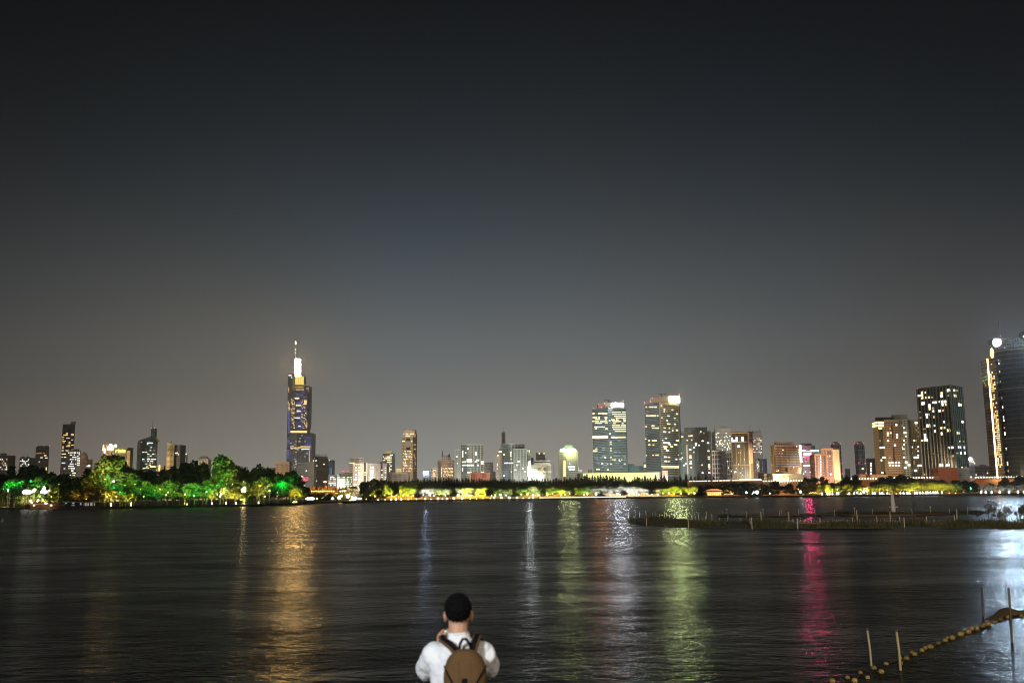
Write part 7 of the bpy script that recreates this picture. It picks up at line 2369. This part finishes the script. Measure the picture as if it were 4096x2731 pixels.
# hands closed round the phone: palm, four fingers, thumb
for s in (-1, 1):
    w_ = Vector(ARM[s][3])
    pc = w_ + (Vector((-.008, .034, .046)) if s < 0 else Vector((-.004, .030, .040)))
    limb(b, [tuple(w_), tuple(pc)], [.021, .020], 10)
    b.ball(T(*pc), (.025, .026, .040), nu=12, nv=8)
    ex = -.108 if s < 0 else .036                 # outer end of the phone
    for j, ln in enumerate((.050, .056, .053, .042)):
        z0 = pc.z + .030 - j * .017
        f0 = Vector((pc.x + s * .006, pc.y + .012, z0))
        f1 = Vector((ex + s * .012, .348, z0 + .018))
        f2 = Vector((ex - s * ln * .5, .366, z0 + .022))
        limb(b, [tuple(f0), tuple(f1), tuple(f2)], [.0095, .0085, .0070], 8)
    limb(b, [(pc.x, pc.y - .005, pc.z), (ex - s * .004, .322, pc.z + .030), (ex - s * .026, .328, pc.z + .046)], [.012, .0095, .008], 8)
body = b.build('body', SKIN, pr)
melt(body, .0052, 3)
b = MB()
for s in (-1, 1):
    b.ball(T(s * .031, .094, 1.637), .0115)
b.build('eyes', plain('eye_white', (.7, .7, .68), .3), pr, smooth=True)
# hair
b = MB()
b.ball(T(0, -.014, 1.660), (.0795, .096, .083), nu=24, nv=16)
b.ball(T(0, -.034, 1.645), (.077, .070, .075), nu=20, nv=12)
b.ball(T(0, -.044, 1.612), (.060, .045, .038), nu=16, nv=10)
for s in (-1, 1):
    b.ball(T(s * .061, .012, 1.655), (.018, .035, .045), nu=12, nv=8)
hr = b.build('hair', plain('black_hair', (.006, .0055, .006), .95, scale=40, var=.5), pr)
melt(hr, .0045, 1, .022, .010)
b = MB()
rh = random.Random(3)
for _ in range(1500):
    d = Vector((rh.gauss(0, 1), rh.gauss(0, 1) - .2, rh.gauss(.25, 1))).normalized()
    if d.z < -.75 or (d.y > .35 and d.z < .25):
        continue
    c = Vector((0, -.016, 1.655)) + Vector((d.x * .080, d.y * .097, d.z * .084))
    gdir = (d * .55 + Vector((rh.gauss(0, .35), rh.gauss(0, .35) - .1, -.55 + .5 * max(0, d.z)))).normalized()
    sd = gdir.cross(d).normalized() * .0035
    e_ = c + gdir * rh.uniform(.008, .016)
    b.face([T(*(c - sd)), T(*(c + sd)), T(*e_)])
b.build('hair_strands', plain('black_hair', (.006, .0055, .006), .95, scale=40, var=.5), pr)
# shirt
b = MB()
loftv(b, [(.84, 0, 0, .172, .130), (.95, 0, 0, .168, .126), (1.10, 0, 0, .166, .122), (1.24, 0, 0, .172, .124), (1.34, 0, 0, .172, .118), (1.40, 0, -.004, .150, .104), (1.445, 0, -.006, .108, .088), (1.478, 0, -.008, .072, .072), (1.500, 0, -.008, .064, .066), (1.512, 0, -.008, .062, .064)], 28)
limb(b, [(-.125, 0, 1.392), (-.165, .01, 1.365), (-.192, .06, 1.315), (-.208, .12, 1.272)], [.068, .067, .061, .066])
limb(b, [(.125, 0, 1.392), (.165, .01, 1.368), (.184, .06, 1.320), (.192, .12, 1.282)], [.068, .066, .060, .063])
sh = b.build('shirt', plain('white_cotton', (.74, .75, .77), .85, scale=5, var=.04), pr)
melt(sh, .007, 6, .034, .085)
b = MB()
b.tube([T(.061 * math.cos(i * math.pi / 8), -.008 + .063 * math.sin(i * math.pi / 8), 1.510 + .004 * math.cos(i * math.pi / 8)) for i in range(17)], .006, 8)
b.build('collar_band', plain('white_cotton', (.74, .75, .77), .85, scale=5, var=.04), pr, smooth=True)
b = MB()
loftv(b, [(.80, 0, 0, .165, .12), (.90, 0, 0, .16, .12)])
for s in (-1, 1):
    limb(b, [(s * .085, 0, .84), (s * .095, .01, .50), (s * .10, 0, .09)], [.088, .072, .066])
tr_ = b.build('trousers', plain('dark_trousers', (.03, .032, .04), .85), pr)
melt(tr_, .012, 5)
b = MB()
for s in (-1, 1):
    b.ball(T(s * .10, .05, .045), (.045, .13, .045), nu=16, nv=8)
b.build('shoes', plain('dark_shoes', (.04, .04, .04), .6), pr, smooth=True)

# phone
ph = thing('phone', T(-.03, .345, 1.46), 'dark phone with a lit teal screen and three lens rings held sideways by the person', 'phone')
b = MB()
b.box(PX - .110 * K, PX + .035 * K, PY + .338 * K, PY + .348 * K, PZ + 1.422 * K, PZ + 1.492 * K)
b.build('case', plain('phone_case', (.02, .02, .022), .3), ph)
b = MB()
b.box(PX - .096 * K, PX + .030 * K, PY + .3365 * K, PY + .3378 * K, PZ + 1.426 * K, PZ + 1.488 * K)
b.build('screen', emit('phone_screen', (.04, .22, .24), .45), ph)
for j in range(3):
    b = MB()
    b.ball(T(-.102, .334, 1.437 + j * .019), .0052)
    b.build('lit_button', emit('phone_glint', (.85, .95, .8), 1.3), ph)

# backpack
bpk = thing('backpack', T(.05, -.2, .93), 'tan-brown teardrop backpack with black trim worn by the person', 'backpack')
BT = plain('brown_canvas', (.088, .042, .008), .85, scale=10, var=.12, bump=.3)
BLK = plain('black_webbing', (.005, .005, .008), .8)
BX, BY = .050, -.200
PROF = [(.93 + .045, .085, .06), (1.0, .108, .08), (1.095, .117, .090), (1.195, .124, .090), (1.28, .129, .086), (1.335, .124, .078), (1.38, .107, .068), (1.408, .086, .056), (1.428, .060, .044), (1.438, .034, .028)]
b = MB()
loftv(b, [(z, BX, BY + (z - .93) * .05, rx, ry) for z, rx, ry in PROF], 32)
o = b.build('main_pouch', BT, bpk)
melt(o, .006, 5, .008, .07)


def surf(x, z, out=.003):
    for (z0, a0, c0_), (z1, a1, c1_) in zip(PROF, PROF[1:]):
        if z0 <= z <= z1:
            t = (z - z0) / (z1 - z0)
            rx, ry = a0 + (a1 - a0) * t, c0_ + (c1_ - c0_) * t
            break
    q_ = max(0, 1 - (abs(x) / rx) ** 2.3)
    return T(BX + x, BY + (z - .93) * .05 - ry * q_ ** .5 - out, z)


for s in (-1, 1):
    b = MB()
    b.tube([surf(s * (.122 - .078 * t - .006 * math.sin(t * 3)), 1.342 - .145 * t) for t in [i / 8 for i in range(9)]], .0068, 6)
    b.tube([surf(s * .044, 1.197), surf(s * .034, 1.12), surf(s * .03, .99)], .0068, 6)
    b.build('piping', BLK, bpk)
b = MB()
b.tube([surf(x / 100, 1.39 - .25 * abs(x / 100) ** 1.5 * 10 * .5, .002) for x in range(-7, 8)], .002, 6)
for s in (-1, 1):
    b.tube([surf(s * .035, 1.40 - t * .03) for t in range(9)], .0014, 6)
b.build('seam', plain('brown_seam', (.12, .07, .02), .85), bpk)
b = MB()
for zz in (1.195,):
    p0, p1, p2, p3 = surf(-.016, 1.285, .006), surf(.016, 1.285, .006), surf(.016, 1.00, .006), surf(-.016, 1.00, .006)
    bk_ = [(p[0], p[1] + .012, p[2]) for p in (p0, p1, p2, p3)]
    b.face([p3, p2, p1, p0])
    b.face([p0, p1, bk_[1], bk_[0]])
    b.face([p1, p2, bk_[2], bk_[1]])
    b.face([p2, p3, bk_[3], bk_[2]])
    b.face([p3, p0, bk_[0], bk_[3]])
b.build('patch', BLK, bpk)
b = MB()
b.tube([T(BX - .036, BY + .055, 1.425), T(BX - .032, BY + .055, 1.462), T(BX - .016, BY + .052, 1.492), T(BX + .004, BY + .05, 1.492), T(BX + .024, BY + .052, 1.466), T(BX + .034, BY + .055, 1.425)], .0085, 8)
b.build('handle', BLK, bpk, smooth=True)


def ribbon(pts, nrms, w, th):
    b = MB()
    pts = [Vector(T(*p)) for p in pts]
    secs = []
    for i, p in enumerate(pts):
        t = (pts[min(i + 1, len(pts) - 1)] - pts[max(0, i - 1)]).normalized()
        n_ = Vector(nrms[i]).normalized()
        sd_ = t.cross(n_).normalized()
        n_ = sd_.cross(t)
        secs.append([p - sd_ * w, p + sd_ * w, p + sd_ * w * .9 + n_ * th, p - sd_ * w * .9 + n_ * th])
    for a, c in zip(secs, secs[1:]):
        for j in range(4):
            b.face([a[j], c[j], c[(j + 1) % 4], a[(j + 1) % 4]])
    b.face(secs[0][::-1])
    b.face(secs[-1])
    return b


for s in (-1, 1):
    cx0 = BX + s * .040
    top_ = -.088 if s < 0 else .110
    PT = [(cx0, -.150, 1.405), ((cx0 + top_) / 2, -.122, 1.452), (top_, -.085, 1.476), (top_ + s * .006, -.03, 1.488), (top_ + s * .008, .035, 1.478), (top_ + s * .012, .095, 1.420), (top_ + s * .018, .128, 1.32), (top_ + s * .035, .135, 1.18), (s * .16, .08, 1.06), (s * .175, -.02, 1.02), (BX + s * .10, -.15, 1.0)]
    NN = [(0, -1, .4), (0, -.8, .6), (0, -.5, 1), (0, 0, 1), (0, .3, 1), (0, .8, .6), (0, 1, .2), (0, 1, 0), (s * .7, .7, 0), (s, -.1, 0), (s * .5, -.8, 0)]
    ribbon(PT, NN, .027, .010).build('strap', BT, bpk)
    ribbon([(p[0], p[1] - .006 * (i < 3), p[2] + .009 * (i < 6)) for i, p in enumerate(PT[:7])], NN[:7], .014, .006).build('strap_webbing', BLK, bpk)

# ------------------------------------------------------------------ street lamps of the promenade (behind and beside the viewpoint)
def prom_lamp(x, y, zg, h, col, power, label, target, spot=2.4):
    t = thing('street_lamp', (x, y, zg), label, 'lamp', None)
    q = MB()
    q.tube([(x, y, zg), (x, y, zg + h * .5), (x, y, zg + h)], [.09, .07, .05], 10)
    q.build('pole', DARKM, t)
    d = (Vector(target) - Vector((x, y, zg + h)))
    d.z = 0
    d.normalize()
    q = MB()
    q.tube([(x, y, zg + h), (x + d.x * .5, y + d.y * .5, zg + h + .12), (x + d.x, y + d.y, zg + h + .1)], [.05, .05, .09], 8)
    q.build('lamp_arm', DARKM, t)
    light(t, 'SPOT', (x + d.x * 1.2, y + d.y * 1.2, zg + h - .1), col, power, .25, target, spot)


prom_lamp(-4.6, -3.0, 2.84, 5.2, (.90, .95, 1.), 3900, 'cool white street lamp on the promenade behind the viewpoint', (PX, PY, 3.3), 1.2)
prom_lamp(6.2, -2.0, 2.84, 5.2, (1., .84, .62), 1150, 'warm street lamp on the promenade to the right of the viewpoint', (PX, PY, 3.3), 1.2)
prom_lamp(1.5, 4.0, 2.16, 7.0, (1., .80, .30), 5200, 'yellow street lamp lighting the float line from the promenade', (11.5, 26, 0), 1.1) if False else None
prom_lamp(14.0, 1.0, 2.16, 7.5, (1., .80, .34), 17000, 'yellow lamp on the promenade aimed over the float line', (11.5, 27, 0), 1.0)
prom_lamp(31.0, 5.0, 2.16, 8.0, (1., .90, .62), 300000, 'tall unseen floodlight mast added on the promenade to light the reed enclosure', (58, 150, 0), .75)  # unseen mast added to brighten the reeds and posts
# ------------------------------------------------------------------ air
HZ = 0.00009
m, n, l, b = nt('haze_air')
n.remove(b)
pv = n.new('ShaderNodeVolumePrincipled')
pv.inputs['Color'].default_value = (.92, .94, 1, 1)
pv.inputs['Density'].default_value = HZ
pv.inputs['Anisotropy'].default_value = .35
l.new(pv.outputs[0], n['Material Output'].inputs['Volume'])
q = MB()
q.box(-3500, 3500, -60, 4200, -2.5, 520)
o = q.build('haze', m)
o['kind'] = 'stuff'
